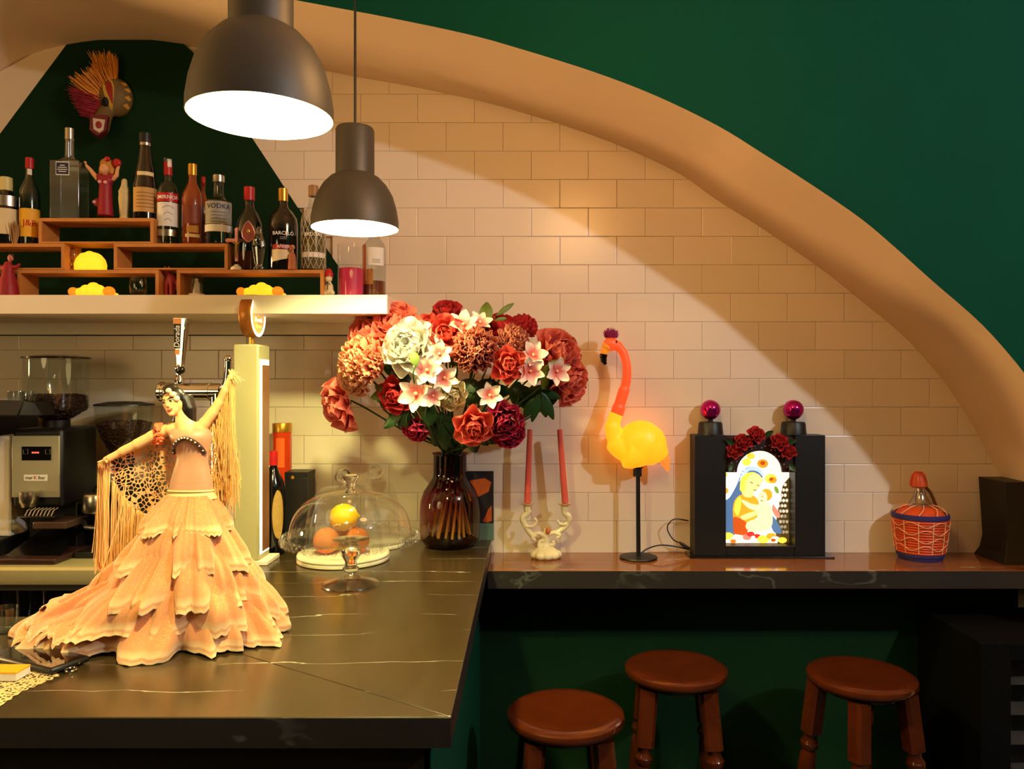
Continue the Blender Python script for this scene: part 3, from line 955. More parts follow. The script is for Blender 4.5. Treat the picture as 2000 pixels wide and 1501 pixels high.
t, R, H = bottle('netted_bottle', 'clear rum bottle wrapped in a white diamond net', 'bottle', 612, 23, 362, Z1, ROUND, M_CLEAR2, mat('wood_stopper', lin(150, 110, 70), 0.5), 0.034, mat('pale_spirit', lin(120, 100, 60), 0.15, var=0.1), 0.42)
mb = MB()
nn, rows = 14, 9
for k in range(nn):
    for sg in (1, -1):
        pts = []
        for j in range(rows * 2 + 1):
            h = 0.006 + j / (rows * 2) * H * 0.68
            rr = interp([(0, R), (H * 0.56, R), (H * 0.63, R * 0.93), (H * 0.70, R * 0.68)], h) + 0.0012
            a = 2 * PI * k / nn + sg * j * PI / nn * 0.5
            pts.append((rr * math.sin(a), -rr * math.cos(a), h))
        mb.tube(pts, 0.0007, 4, caps=False)
mb.obj('net', mat('white_net_cord', lin(214, 196, 160), 0.7), t, kind='stuff')
lettering('BRUGAL', 0.0150, M_WHITEINK, t, wrap(R, 0.110, off=0.0022))
band(MB(), R, 0.040, 0.056, -1.2, 1.2).obj('paper_label', M_LABELW, t)

# standing on the shelf board itself, right end
t, L, s = fig_root('cat_figurine', 'small white and red figurine beside the pink candle', 642, ZS, 2.38)
mb = MB().ell(L(642, 562), (9 * s, 8 * s, 13 * s)).ell(L(642, 544, -2 * s), (7.5 * s, 7 * s, 7.5 * s)).ell(L(635, 571), (5 * s, 7 * s, 5 * s)).ell(L(649, 571), (5 * s, 7 * s, 5 * s))
mb.tube([L(637, 540), L(635, 532)], [3 * s, 0.8 * s], 8).tube([L(647, 540), L(649, 532)], [3 * s, 0.8 * s], 8)
blob('body', mb, M_LABEL, t, 0.0018, 2)
MB().lathe([(9 * s, 40 * s), (8.5 * s, 46 * s), (5 * s, 54 * s), (0, 57 * s)], 16).obj('red_cap', M_RED, t)
MB().tube([L(642, 552, -8.6 * s), L(642, 566, -9 * s)], 0.9 * s, 6).tube([L(637, 556, -8.6 * s), L(642, 551, -9 * s), L(647, 556, -8.6 * s)], 0.9 * s, 6).obj('dark_mark', M_BLACKINK, t)

t, L, s = fig_root('jar_candle', 'thick magenta pillar candle in a tall clear glass cylinder', 686, ZS, 2.40, 'candle')
MB().lathe([(0, 0.002), (23.5 * s, 0.002), (23.5 * s, 54 * s), (22 * s, 57 * s), (6 * s, 55 * s), (0, 54 * s)], 36).obj('candle', M_MAGENTA, t)
MB().lathe([(0, 0), (26 * s, 0), (26 * s, 104 * s), (25.2 * s, 104 * s), (25.2 * s, 0.001)], 36).obj('glass_cylinder', M_CLEAR, t)
MB().tube([(0, 0, 54 * s), (0.0005, 0, 60 * s)], 0.0007, 6).obj('wick', M_BLACK, t)

t, R, H = bottle('spirit_bottle', 'clear bottle with orange side label at the right end of the shelf', 'bottle', 731, 22.5, 440, ZS,
                 [(0.96, 0), (1, 0.01), (1, 0.66), (0.9, 0.74), (0.5, 0.82), (0.38, 0.88), (0.36, 0.97)], M_CLEAR2, M_GOLD, 0.03, mat('rose_spirit', lin(120, 58, 34), 0.15, coat=0.4, var=0.1), 0.24, 2.44)
band(MB(), R, 0.104, 0.16, -0.55, 0.9).obj('white_label', M_LABELW, t)
band(MB(), R, 0.045, 0.17, -1.4, -0.75).obj('orange_label', mat('orange_label', lin(206, 104, 34), 0.5, var=0.1), t)
band(MB(), R, 0.044, 0.092, -0.72, -0.1).obj('gold_label', mat('dull_gold_label', lin(150, 96, 44), 0.5, var=0.35, scale=120), t)
for i in range(3):
    MB().tube([wrap(R, 0.122 - 0.005 * i)(x * 0.001 + 0.006, 0.0) for x in range(-12, 13, 3)], 0.0006, 4).obj('print_line', M_BLACKINK, t)

# glowing bread lamps
M_BREAD = mat('glowing_bread', lin(240, 170, 50), 0.7, emit=(1.0, 0.56, 0.015), es=1.05, bump=0.4, bscale=60)
M_BREAD2 = mat('glowing_bread_crust', lin(220, 130, 40), 0.7, emit=(1.0, 0.30, 0.01), es=0.6, bump=0.5, bscale=60)


def bread(label, px, zb, w, h, depth, bun):
    s = depth / FPX
    t = thing('bread_lamp', label, 'lamp', ((px - CX) * s, depth, zb), group='glowing bread lamps')
    mb = MB()
    if bun:
        mb.lathe([(0, 0), (w * 0.98 * s, 0), (w * 1.0 * s, 0.30 * h * s), (w * 0.90 * s, 0.58 * h * s), (w * 0.66 * s, 0.82 * h * s), (w * 0.30 * s, 0.95 * h * s), (0, 0.98 * h * s)], 28, sy=0.8)
        for k in range(-1, 2):
            mb.ell((k * w * 0.40 * s, 0, (0.80 - 0.10 * k * k) * h * s), (w * 0.22 * s, w * 0.55 * s, h * 0.22 * s))
        o = blob('loaf', mb, M_BREAD, t, 0.0022, 4)
    else:
        for k in range(-3, 4):
            x = k * w * 0.29 * s
            q = 1 - 0.075 * k * k
            mb.ell((x, 0.004 * k * k * 0.3, h * 0.40 * q * s), (w * 0.26 * s, w * 0.42 * q * s, h * 0.50 * q * s))
        mb.ell((0.06 * w * s, -0.002, 0.72 * h * s), (0.24 * w * s, 0.26 * w * s, 0.28 * h * s))
        o = blob('loaf', mb, M_BREAD, t, 0.0022, 4)
        blob('crust_end', MB().ell((-w * 0.86 * s, -0.004, 0.30 * h * s), (0.2 * w * s, 0.3 * w * s, 0.34 * h * s)), M_BREAD2, t, 0.0022, 4)
        mb = MB().ell((w * 0.80 * s, -0.004, 0.32 * h * s), (0.26 * w * s, 0.3 * w * s, 0.38 * h * s))
        blob('crust_end', mb, M_BREAD2, t, 0.0022, 4)
    return t


bread('round glowing bun lamp on the second tier of boxes', 177, Z1 + 0.004, 30, 37, 2.405, True)
bread('glowing croissant lamp inside the left wooden box', 181, ZS + 0.006, 42, 27, 2.402, False)
bread('glowing croissant lamp inside the right wooden box', 509, ZS + 0.006, 43, 27, 2.402, False)

# small things between and inside the boxes
t, L, s = fig_root('glass_ornament', 'small gold and glass ornament beside the glowing bun', 143, Z1, 2.40, 'ornament')
MB().lathe([(0, 0), (8 * s, 0), (7 * s, 6 * s), (3 * s, 12 * s), (6 * s, 20 * s), (8.5 * s, 30 * s), (7 * s, 40 * s), (3 * s, 46 * s), (0, 47 * s)], 18).obj('body', mat('amber_glass_ornament', lin(150, 90, 40), 0.1, coat=0.6, var=0.3), t)
MB().lathe([(8.2 * s, 10 * s), (9 * s, 13 * s), (8.2 * s, 16 * s)], 18).obj('gold_ring', M_GOLD, t)
t, L, s = fig_root('wine_glass', 'empty stemless wine glass inside the left wooden box', 270, ZS + 0.0055, 2.40, 'glass')
MB().lathe([(0, 0), (11 * s, 0), (15 * s, 6 * s), (17 * s, 18 * s), (16 * s, 30 * s), (13.5 * s, 42 * s), (13 * s, 42 * s), (15.5 * s, 30 * s), (16.5 * s, 18 * s), (14 * s, 6.5 * s), (10 * s, 1.2 * s), (0, 1 * s)], 24).obj('bowl', M_CLEAR, t)
M_PINKF = mat('pink_resin', lin(190, 74, 84), 0.45, var=0.15)
t, L, s = fig_root('pony_figurine', 'pink animal figurine standing between the two lower boxes', 331, ZS, 2.40)
mb = MB().ell(L(333, 545), (10 * s, 8 * s, 12 * s)).ell(L(325, 530), (7.5 * s, 7 * s, 7 * s)).ell(L(319, 532, -3 * s), (5 * s, 4.5 * s, 4 * s))
for x in (326, 336):
    for dy in (-4, 4):
        mb.tube([L(x, 548, dy * s), L(x, 577.5, dy * s)], [4 * s, 3.4 * s], 8)
mb.tube([L(328, 525), L(331, 519)], [3 * s, 1 * s], 8).tube([L(323, 525), L(322, 519)], [3 * s, 1 * s], 8).tube([L(340, 540, 3 * s), L(345, 552, 3 * s), L(343, 566, 3 * s)], [3 * s, 3.5 * s, 1.5 * s], 8)
blob('body', mb, M_PINKF, t, 0.0018, 3)
MB().ell(L(322, 529, -6.5 * s), 1.1 * s, 8, 6).obj('eye', M_BLACKINK, t)
t, L, s = fig_root('glass_dome_ornament', 'tiny white figure under a clear glass dome inside the right box', 384, ZS + 0.0055, 2.395, 'ornament')
MB().lathe([(13 * s, 4 * s), (13.5 * s, 22 * s), (12 * s, 34 * s), (8 * s, 41 * s), (0, 44 * s)], 24).obj('glass_dome', M_CLEAR2, t)
MB().lathe([(0, 0), (15.5 * s, 0), (15 * s, 4 * s), (0, 4.5 * s)], 24).obj('foot', M_WHITEG, t)
blob('white_figure', MB().lathe([(0, 4 * s), (8 * s, 4 * s), (5.5 * s, 20 * s), (4 * s, 27 * s), (0, 31 * s)], 14).ell((0, 0, 32 * s), 3.8 * s), mat('ivory_figure', lin(226, 206, 180), 0.5), t, 0.0016, 2)
t, L, s = fig_root('dancer_figurine', 'crimson dancer figurine in front of the left second-tier box', 16, ZS, 2.345)
mb = MB().lathe([(0, 0), (19 * s, 0), (17 * s, 18 * s), (11 * s, 44 * s), (8 * s, 58 * s), (6 * s, 66 * s), (0, 68 * s)], 20)
mb.tube([L(10, 522), L(0, 520), L(-6, 514)], [5 * s, 3.5 * s, 2.5 * s], 8).tube([L(24, 522), L(34, 520), L(39, 514)], [5 * s, 3.5 * s, 2.5 * s], 8)
blob('dress', mb, M_DRESSR, t, 0.002, 3)
MB().ell(L(21, 503), (5.5 * s, 5.5 * s, 7 * s), 14, 10).tube([L(18, 514), L(20, 507)], 2.6 * s, 8).obj('head', mat('rose_skin', lin(196, 110, 90), 0.5), t)
MB().ell(L(22, 500, 2 * s), (6 * s, 5.5 * s, 6.5 * s), 14, 10).obj('hair', M_BLACK, t)

# carved mask hanging on the green panel
YM = 2.69
sm = YM / FPX
mk = thing('carved_mask', 'carved painted mask with orange straw crest on the green wall', 'mask', tuple(P(205, 195, YM)), rz=0.33)
mk.location.y -= 0.012


def ml(x, y, dy=0.0):
    return Vector(((x - 205) * sm, dy, (195 - y) * sm))


MASKB = mat('mask_olive_paint', lin(112, 88, 44), 0.6, var=0.3, scale=40)
mb = MB().ell(ml(228, 192, -0.01), (31 * sm, 0.045, 38 * sm)).tube([ml(212, 222, -0.02), ml(206, 245, -0.035), ml(203, 262, -0.035)], [14 * sm, 16 * sm, 16 * sm], 14)
blob('face', mb, MASKB, mk, 0.004, 4)


def mask_patch(name, pts, m, off):
    """flat painted patch laid over the domed face"""
    c = sum((ml(*p) for p in pts), Vector()) / len(pts)

    def up(p):
        q = Vector((p.x, 0, p.z))
        e = ((q.x - 23 * sm) / (31 * sm)) ** 2 + ((q.z - 3 * sm) / (38 * sm)) ** 2
        return Vector((q.x, -0.01 - 0.045 * math.sqrt(max(0.02, 1 - e)) - off, q.z))
    ring = [up(ml(*p)) for p in pts]
    mid = [up((ml(*p) + c) / 2) for p in pts]
    k = len(pts)
    mb = MB().add(ring + mid + [up(c)], [(i, (i + 1) % k, k + (i + 1) % k, k + i) for i in range(k)] + [(k + i, k + (i + 1) % k, 2 * k) for i in range(k)])
    mb.obj(name, m, mk)


def drop(cx, cy, w, h):
    out = []
    for i in range(18):
        a = 2 * PI * i / 18
        y = -math.cos(a)
        out.append((cx + w * math.sin(a) * (0.62 - 0.38 * y) + y * 4, cy + h * y))
    return out


mask_patch('eye_ring', drop(220, 192, 15, 31), mat('mask_ochre', lin(206, 160, 64), 0.6, var=0.1), 0.0012)
mask_patch('eye', drop(222, 190, 8.5, 22), mat('mask_red', lin(150, 34, 18), 0.6, var=0.1), 0.0024)
mask_patch('pupil', [(213 + 7 * math.cos(a), 209 + 9 * math.sin(a)) for a in [2 * PI * i / 12 for i in range(12)]], M_BLACK, 0.0030)
for k, (x, y) in enumerate(((246, 168), (252, 180), (253, 196), (250, 211))):
    mask_patch('yellow_patch', [(x - 7, y), (x, y - 5), (x + 4, y), (x, y + 5)], mat('mask_yellow_%d' % k, lin(210, 150, 50), 0.6), 0.0012)
mo = MB().prism([(ml(x, y).x, ml(x, y).z) for x, y in ((190, 240), (221, 238), (217, 268), (203, 280), (189, 270))], -0.074, -0.03)
mo.obj('mouth', mat('mask_maroon', lin(104, 26, 26), 0.6, var=0.2), mk, bevel=0.002)
MB().prism([(ml(x, y).x, ml(x, y).z) for x, y in ((195, 247), (216, 248), (213, 268), (206, 274), (196, 268))], -0.0765, -0.0735).obj('lips', mat('mask_white', lin(206, 180, 160), 0.6), mk, bevel=0.001)
MB().ell(ml(205, 259, -0.0765), (5.5 * sm, 0.003, 7 * sm), 14, 8).obj('tongue', mat('mask_rust', lin(140, 40, 20), 0.6), mk)


def tuft(name, m, roots, tips, n, r):
    mb = MB()
    for i in range(n):
        a = random.random()
        b = random.random()
        p0 = ml(*[lerp(roots[0][k], roots[1][k], a) for k in (0, 1)], random.uniform(-0.03, 0.0))
        p1 = ml(*[lerp(tips[0][k], tips[1][k], a) + random.uniform(-5, 5) for k in (0, 1)], random.uniform(-0.06, -0.002))
        p1 = p0 + (p1 - p0) * random.uniform(0.75, 1.05)
        mb.tube([p0, (p0 + p1) / 2 + Vector((random.uniform(-.006, .006), 0, random.uniform(-.004, .004))), p1], [r, r, r * 0.4], 3, caps=False)
    mb.obj(name, m, mk, kind='stuff')


tuft('straw_crest', mat('orange_straw', lin(220, 138, 40), 0.8, var=0.2), ((230, 165), (205, 205)), ((226, 112), (153, 172)), 520, 0.0014)
tuft('straw_crest_top', mat('orange_straw_light', lin(226, 150, 50), 0.8, var=0.2), ((228, 165), (208, 170)), ((228, 112), (186, 118)), 260, 0.0014)
tuft('red_straw', mat('crimson_straw', lin(140, 22, 30), 0.8, var=0.2), ((206, 195), (200, 240)), ((150, 190), (172, 236)), 420, 0.0014)


# ------------------------------------------------------------------ beer tower with round sign
TX0, TX1, TY0, TY1 = -0.884, -0.807, 2.31, 2.411
tw = thing('beer_tower', 'pale square beer tower with a lit strip and round sign on top', 'beer tower', ((TX0 + TX1) / 2, (TY0 + TY1) / 2, ZC))
hx, hy = (TX1 - TX0) / 2, (TY1 - TY0) / 2
HT = 0.665
M_TOWER = mat('pale_green_grey_enamel', lin(180, 172, 126), 0.35, var=0.03)
MB().box2((-hx, -hy, 0.012), (hx, hy, HT)).obj('column', M_TOWER, tw, bevel=0.006)
MB().box2((-hx - 0.004, -hy - 0.004, 0), (hx + 0.028, hy + 0.01, 0.013)).obj('base_plate', M_WHITE, tw, bevel=0.002)
MB().box2((hx, -hy + 0.010, 0.03), (hx + 0.0012, hy - 0.010, HT - 0.045)).obj('lit_border', mat('lit_white_strip', (1, 1, 1), emit=(1.0, 0.86, 0.62), es=1.5), tw, smooth=False)
MB().box2((hx + 0.0006, -hy + 0.028, 0.036), (hx + 0.0026, hy - 0.012, HT - 0.062)).obj('brown_panel', mat('brown_panel', lin(136, 92, 60), 0.25, var=0.1), tw, smooth=False)
MB().tube([(0, 0, HT - 0.004), (0, 0, HT + 0.03)], 0.0075, 16).obj('neck', M_GOLD, tw)
R90 = Matrix.Rotation(PI / 2, 4, 'Y')
zc = HT + 0.024 + 0.065
T = Matrix.Translation((-0.0165, 0, zc)) @ R90
MB().lathe([(0, 0), (0.064, 0), (0.0655, 0.002), (0.0655, 0.033), (0.063, 0.036), (0, 0.036)], 48, T).obj('sign_case', mat('bronze', lin(168, 104, 40), 0.35, 0.6, var=0.15), tw)
T = Matrix.Translation((0.0198, 0, zc)) @ R90
MB().lathe([(0.0545, 0), (0.064, 0), (0.064, 0.0016), (0.0545, 0.0016)], 48, T).obj('lit_rim', mat('lit_rim', (1, 1, 1), emit=(1.0, 0.9, 0.66), es=1.3), tw)
MB().lathe([(0, 0), (0.0545, 0), (0.0545, 0.0006), (0, 0.0006)], 48, T).obj('sign_face', mat('lit_amber_face', lin(230, 170, 60), 0.4, emit=(1.0, 0.60, 0.16), es=0.55), tw)
M_LITW = mat('lit_white_print', (1, 1, 1), emit=(1, 0.97, 0.9), es=1.2)
M_LITY = mat('lit_yellow_print', lin(255, 220, 60), emit=(1, 0.80, 0.2), es=1.0)


def face(x, y):
    return Vector((0.0210, x, zc + y))


lettering('Dorada', 0.021, M_LITW, tw, lambda x, y: face(x, y - 0.012), shear=0.2)
lettering('Especial', 0.015, M_LITY, tw, lambda x, y: face(x, y - 0.031), shear=0.2, name='second_line')
curve = [(0.0, 0.002), (-0.004, 0.012), (-0.001, 0.022), (0.008, 0.029), (0.009, 0.037), (0.002, 0.041), (-0.006, 0.037)]
MB().tube(bez([face(x, y) for x, y in curve], 6), [0.0016 + 0.0022 * math.sin(PI * min(1, i / 30)) for i in range(6 * 6 + 1)], 6).obj('emblem', M_LITW, tw)

# ------------------------------------------------------------------ chrome tap
YT = 2.24
st = YT / FPX
tp = thing('chrome_beer_tap', 'chrome beer tap with black lettered handle behind the dancer doll', 'beer tap', ((428 - CX) * st, YT, ZC))
zt0 = CY - (ZC - EZ) / st


def tl(x, y, dy=0.0):
    return Vector(((x - 428) * st, dy, (zt0 - y) * st))


MB().lathe([(0, 0), (0.045, 0), (0.045, 0.006), (0.03, 0.012), (0.024, 0.02), (0.024, (zt0 - 765) * st), (0, (zt0 - 760) * st)], 32).obj('column', M_CHROME, tp)
T = Matrix.Translation(tl(312, 764)) @ Matrix.Rotation(PI / 2, 4, 'Y')
Lb = (432 - 312) * st
MB().lathe([(0, 0), (0.026, 0), (0.029, 0.003), (0.029, 0.011), (0.0255, 0.013), (0.0255, Lb * 0.80), (0.027, Lb * 0.805), (0.027, Lb * 0.83), (0.0245, Lb * 0.835), (0.0245, Lb), (0, Lb)], 40, T).obj('barrel', M_CHROME, tp, angle=30)
MB().tube(bez([tl(425, 764), tl(440, 752), tl(445, 730), tl(446, 702)], 6), 0.0115, 20).obj('elbow_pipe', M_CHROME, tp)
MB().ell(tl(446, 701), 0.0125).obj('elbow_cap', M_CHROME, tp)
MB().lathe([(0, 0), (0.013, 0), (0.013, 0.012), (0.009, 0.018), (0.009, 0.034), (0.012, 0.040), (0.012, 0.052), (0.007, 0.058), (0, 0.058)], 24, Matrix.Translation(tl(350, 748))).obj('tap_valve', M_CHROME, tp)
MB().ell(tl(357, 722, -0.01), 0.011).obj('tap_knob', M_BLACKG, tp)
MB().tube(bez([tl(350, 760, -0.02), tl(349, 775, -0.04), tl(347, 800, -0.045)], 5), 0.006, 14).obj('spout', M_CHROME, tp)
# handle: tapered flat paddle
h0, h1 = tl(352, 715), tl(354.5, 619)
w0, w1, d0, d1 = 0.010, 0.0205, 0.009, 0.015
vs = []
for c, w, d in ((h0, w0, d0), (h1, w1, d1)):
    vs += [c + Vector((-w, -d, 0)), c + Vector((w, -d, 0)), c + Vector((w, d, 0)), c + Vector((-w, d, 0))]
MB().add(vs, [(0, 1, 2, 3), (4, 7, 6, 5), (0, 4, 5, 1), (1, 5, 6, 2), (2, 6, 7, 3), (3, 7, 4, 0)]).obj('handle', M_CHROME, tp, bevel=0.004)


def hp(x, y, off=0.0009):
    """point on the front of the handle: x across, y from 0 (bottom) to 1 (top)"""
    c = h0.lerp(h1, y)
    return c + Vector((x - 0.004, -lerp(d0, d1, y) - off, 0))


def hquad(name, x0, x1, y0, y1, m, off):
    k = lambda y: lerp(w0, w1, y) / w1
    MB().add([hp(x0 * k(y0), y0, off), hp(x1 * k(y0), y0, off), hp(x1 * k(y1), y1, off), hp(x0 * k(y1), y1, off)], [(0, 1, 2, 3)]).obj(name, m, tp, smooth=False)


M_ORG = mat('orange_enamel', lin(226, 140, 40), 0.3)
hquad('orange_inlay', -0.0135, 0.0105, 0.82, 0.97, M_ORG, 0.0006)
hquad('black_label', -0.0125, 0.0105, 0.36, 0.86, M_BLACKINK, 0.0010)
hquad('orange_inlay', -0.011, 0.009, 0.24, 0.345, M_ORG, 0.0006)
Lh = (h1 - h0).length
lettering('Dorada', 0.023, M_WHITEINK, tp, lambda x, y: hp(-y - 0.001, 0.60 + x / Lh * 0.92, 0.0016), shear=0.2)

# ------------------------------------------------------------------ dark group behind the tower
M_REDC = mat('orange_red_glass', lin(206, 58, 20), 0.25, var=0.1, coat=0.4)
p = P(537, 1000, 2.66)
c = thing('red_votive', 'tall orange-red votive candle with gold lid behind the black box', 'candle', (-0.842, 2.642, ZC))
zt = EZ - (825 - CY) * 2.642 / FPX - ZC
MB().lathe([(0, 0), (0.030, 0), (0.032, 0.01), (0.032, zt - 0.03), (0.0, zt - 0.03)], 32).obj('jar', M_REDC, c)
MB().lathe([(0.0, zt - 0.030), (0.033, zt - 0.030), (0.033, zt - 0.003), (0.031, zt), (0, zt)], 32).obj('lid', M_GOLD, c)
band(MB(), 0.032, zt - 0.15, zt - 0.05, -0.35, 0.55, 0.0006).obj('picture_label', mat('bright_orange_label', lin(236, 100, 30), 0.5, var=0.1), c)
# black gift box (set further back than the wine bottle)
bx = (-0.806 - 0.0, 2.50)
c = thing('black_box', 'black upright bottle box standing behind the wine bottle', 'box', (-0.760, 2.575, ZC))
zb_ = EZ - (921 - CY) * 2.53 / FPX - ZC
MB().box2((-0.038, -0.045, 0), (0.038, 0.045, zb_ - 0.02)).obj('carton', M_BLACK, c, bevel=0.001)
MB().box2((-0.0385, -0.0455, zb_ - 0.02), (0.0385, 0.0455, zb_)).obj('lid', M_BLACK, c, bevel=0.001)
MB().ell((-0.012, -0.0462, zb_ - 0.018), (0.006, 0.0008, 0.006), 5, 6).obj('gold_star', M_GOLD, c)
t, R, H = bottle('wine_bottle', 'black wine bottle with oval gold label between beer tower and box', 'bottle', 533, 23, 880, ZC,
                 [(0.94, 0), (1, 0.01), (1, 0.60), (0.9, 0.70), (0.5, 0.80), (0.36, 0.86), (0.36, 0.98)], M_BLACKG, M_RED, 0.045, depth=2.472)
mb = MB().sheet(lambda u, v: wrap(R, 0.13, off=0.0007)(0.018 * v * math.sin(2 * PI * u) + 0.016, 0.075 * v * math.cos(2 * PI * u)), 28, 3)
mb.obj('oval_label', mat('antique_gold_label', lin(176, 140, 70), 0.5, var=0.25, scale=60), t)
MB().tube([wrap(R, 0.13, off=0.0012)(0.0185 * math.sin(2 * PI * u / 28) + 0.016, 0.077 * math.cos(2 * PI * u / 28)) for u in range(29)], 0.0008, 6).obj('label_border', M_GOLD, t)

# ------------------------------------------------------------------ cake stand with dome
M_GLS = thin_glass('pressed_glass', (0.97, 0.975, 0.95), 1.2, 0.04, 0.045)
CSD = 2.08
sc_ = CSD / FPX
cs = thing('cake_stand', 'empty clear glass cake stand with scalloped rim and short stem', 'cake stand', ((685 - CX) * sc_, CSD, ZC))
ZP = 0.128                      # height of the plate
RP = 0.184
MB().lathe([(0, 0), (0.070, 0), (0.077, 0.003), (0.076, 0.006), (0.055, 0.011), (0.030, 0.020), (0.017, 0.030), (0.015, 0.036), (0.022, 0.042), (0.0215, 0.048), (0.0155, 0.054),
            (0.016, 0.066), (0.024, 0.080), (0.0265, 0.092), (0.022, 0.106), (0.016, 0.114), (0.03, 0.121), (0.05, ZP - 0.002), (0.0, ZP - 0.001)][8:], 48).obj('stem', M_SOLID, cs)
MB().lathe([(0, 0), (0.070, 0), (0.077, 0.003), (0.076, 0.006), (0.055, 0.011), (0.030, 0.020), (0.017, 0.030), (0.015, 0.036), (0.022, 0.042)], 48).obj('foot', thin_glass('foot_glass', (0.93, 0.93, 0.88), 1.3, 0.18, 0.24), cs)
MB().lathe([(0, ZP), (0.10, ZP), (RP - 0.014, ZP + 0.003), (RP - 0.010, ZP + 0.006), (RP - 0.014, ZP + 0.009), (0.10, ZP + 0.005), (0, ZP + 0.005)], 64).obj('plate', M_GLS, cs)
mb = MB()
ns = 56
for i in range(ns):
    a = 2 * PI * i / ns
    mb.ell((RP * 0.975 * math.cos(a), RP * 0.975 * math.sin(a), ZP + 0.001), (0.0085, 0.0085, 0.0125), 10, 6)
mb.obj('scalloped_rim', thin_glass('rim_glass', (0.95, 0.95, 0.91), 1.2, 0.06, 0.08), cs, kind='stuff')


def dome(name, label, cx, cy, z0, R, Hh, flat, knob, par_z):
    t = thing(name, label, 'glass dome', (cx, cy, z0))
    pr = []
    for i in range(17):
        a = PI / 2 * i / 16
        pr.append((max(0.0, R * math.cos(a) ** flat), Hh * math.sin(a)))
    pr[-1] = (0.004, Hh)
    MB().lathe([(R + 0.002, 0), (R + 0.002, 0.004)] + pr, 56).obj('bell', M_CLEAR, t)
    if knob == 'trumpet':
        MB().lathe([(0, Hh - 0.002), (0.016, Hh - 0.001), (0.011, Hh + 0.004), (0.0095, Hh + 0.012), (0.015, Hh + 0.028), (0.024, Hh + 0.043), (0.0245, Hh + 0.046), (0.012, Hh + 0.044), (0, Hh + 0.043)], 32).obj('knob', M_SOLID, t)
    else:
        MB().lathe([(0, Hh - 0.003), (0.012, Hh - 0.002), (0.008, Hh + 0.004)], 24).obj('knob_neck', M_SOLID, t)
        MB().ell((0, 0, Hh + 0.003 + 0.024), 0.025, 28, 18).obj('knob', M_SOLID, t)
    return t


dome('cake_dome', 'wide glass dome with trumpet knob covering the cake stand', cs.location.x, CSD, ZC + ZP + 0.0066, 0.163, 0.118, 0.62, 'trumpet', 0)
# two boards with their own domes behind
M_BOARD = mat('white_ceramic_board', lin(236, 226, 196), 0.4, var=0.04)


def board(label, px, depth, R):
    x = (px - CX) * depth / FPX
    t = thing('round_board', label, 'board', (x, depth, ZC))
    MB().lathe([(0, 0), (R * 0.97, 0), (R, 0.003), (R, 0.010), (R * 0.965, 0.0125), (0, 0.0125)], 56).obj('base_disc', M_BOARD, t)
    MB().lathe([(R * 0.9, 0.0125), (R * 0.985, 0.0135), (R, 0.018), (R * 0.985, 0.023), (R * 0.9, 0.025), (0, 0.024), (0, 0.0125)], 56).obj('top_disc', M_BOARD, t)
    return x


xb = board('nearer white round board carrying the fruit', 671, 2.385, 0.141)
dome('fruit_dome', 'glass dome with ball knob over the fruit board', xb, 2.385, ZC + 0.0255, 0.120, 0.205, 0.42, 'ball', 0)
xc = board('farther white round board, half hidden behind the fruit board', 732, 2.595, 0.100)
dome('back_dome', 'glass dome with ball knob nearest the wall tiles', xc, 2.595, ZC + 0.0255, 0.084, 0.196, 0.42, 'ball', 0)
M_ORANGE = mat('orange_peel', lin(232, 120, 20), 0.45, var=0.08, bump=0.5, bscale=400)
M_LEMON = mat('lemon_peel', lin(236, 190, 20), 0.4, var=0.06, bump=0.4, bscale=400)
for nm, lb, cat, x, dy, z, r, m in (
        ('orange', 'orange at the left on the fruit board', 'orange', -0.046, -0.03, 0.0, 0.040, M_ORANGE),
        ('orange', 'orange at the right on the fruit board', 'orange', 0.046, -0.018, 0.0, 0.038, M_ORANGE),
        ('orange', 'orange at the back of the fruit board', 'orange', 0.002, 0.05, 0.0, 0.039, M_ORANGE)):
    t = thing(nm, lb, cat, (xb + x, 2.385 + dy, ZC + 0.0252))
    MB().lathe([(0, 0.0)] + [(r * math.sin(PI * k / 14), r - r * math.cos(PI * k / 14)) for k in range(1, 14)] + [(0.003, 2 * r - 0.002), (0, 2 * r - 0.003)], 28).obj('peel', m, t)
    MB().cyl((0, 0, 2 * r - 0.004), 0.0025, 0.003, 8).obj('stem_end', mat('fruit_stem', lin(90, 90, 40), 0.7), t)
t = thing('lemon', 'large yellow lemon resting on top of the oranges', 'lemon', (xb + 0.003, 2.385 - 0.004, ZC + 0.0252 + 0.064))
LM = Matrix.Translation((0.0, 0, 0.043)) @ Matrix.Rotation(0.5, 4, 'Z') @ Matrix.Rotation(PI / 2, 4, 'Y') @ Matrix.Translation((0, 0, -0.046))
MB().lathe([(0, 0), (0.012, 0.003), (0.028, 0.010), (0.039, 0.026), (0.043, 0.044), (0.040, 0.060), (0.028, 0.078), (0.012, 0.087), (0.007, 0.092), (0, 0.094)], 28, LM).obj('peel', M_LEMON, t)
MB().ell((0, 0, 0.094), 0.003, 8, 6, LM).obj('tip', M_LEMON, t)

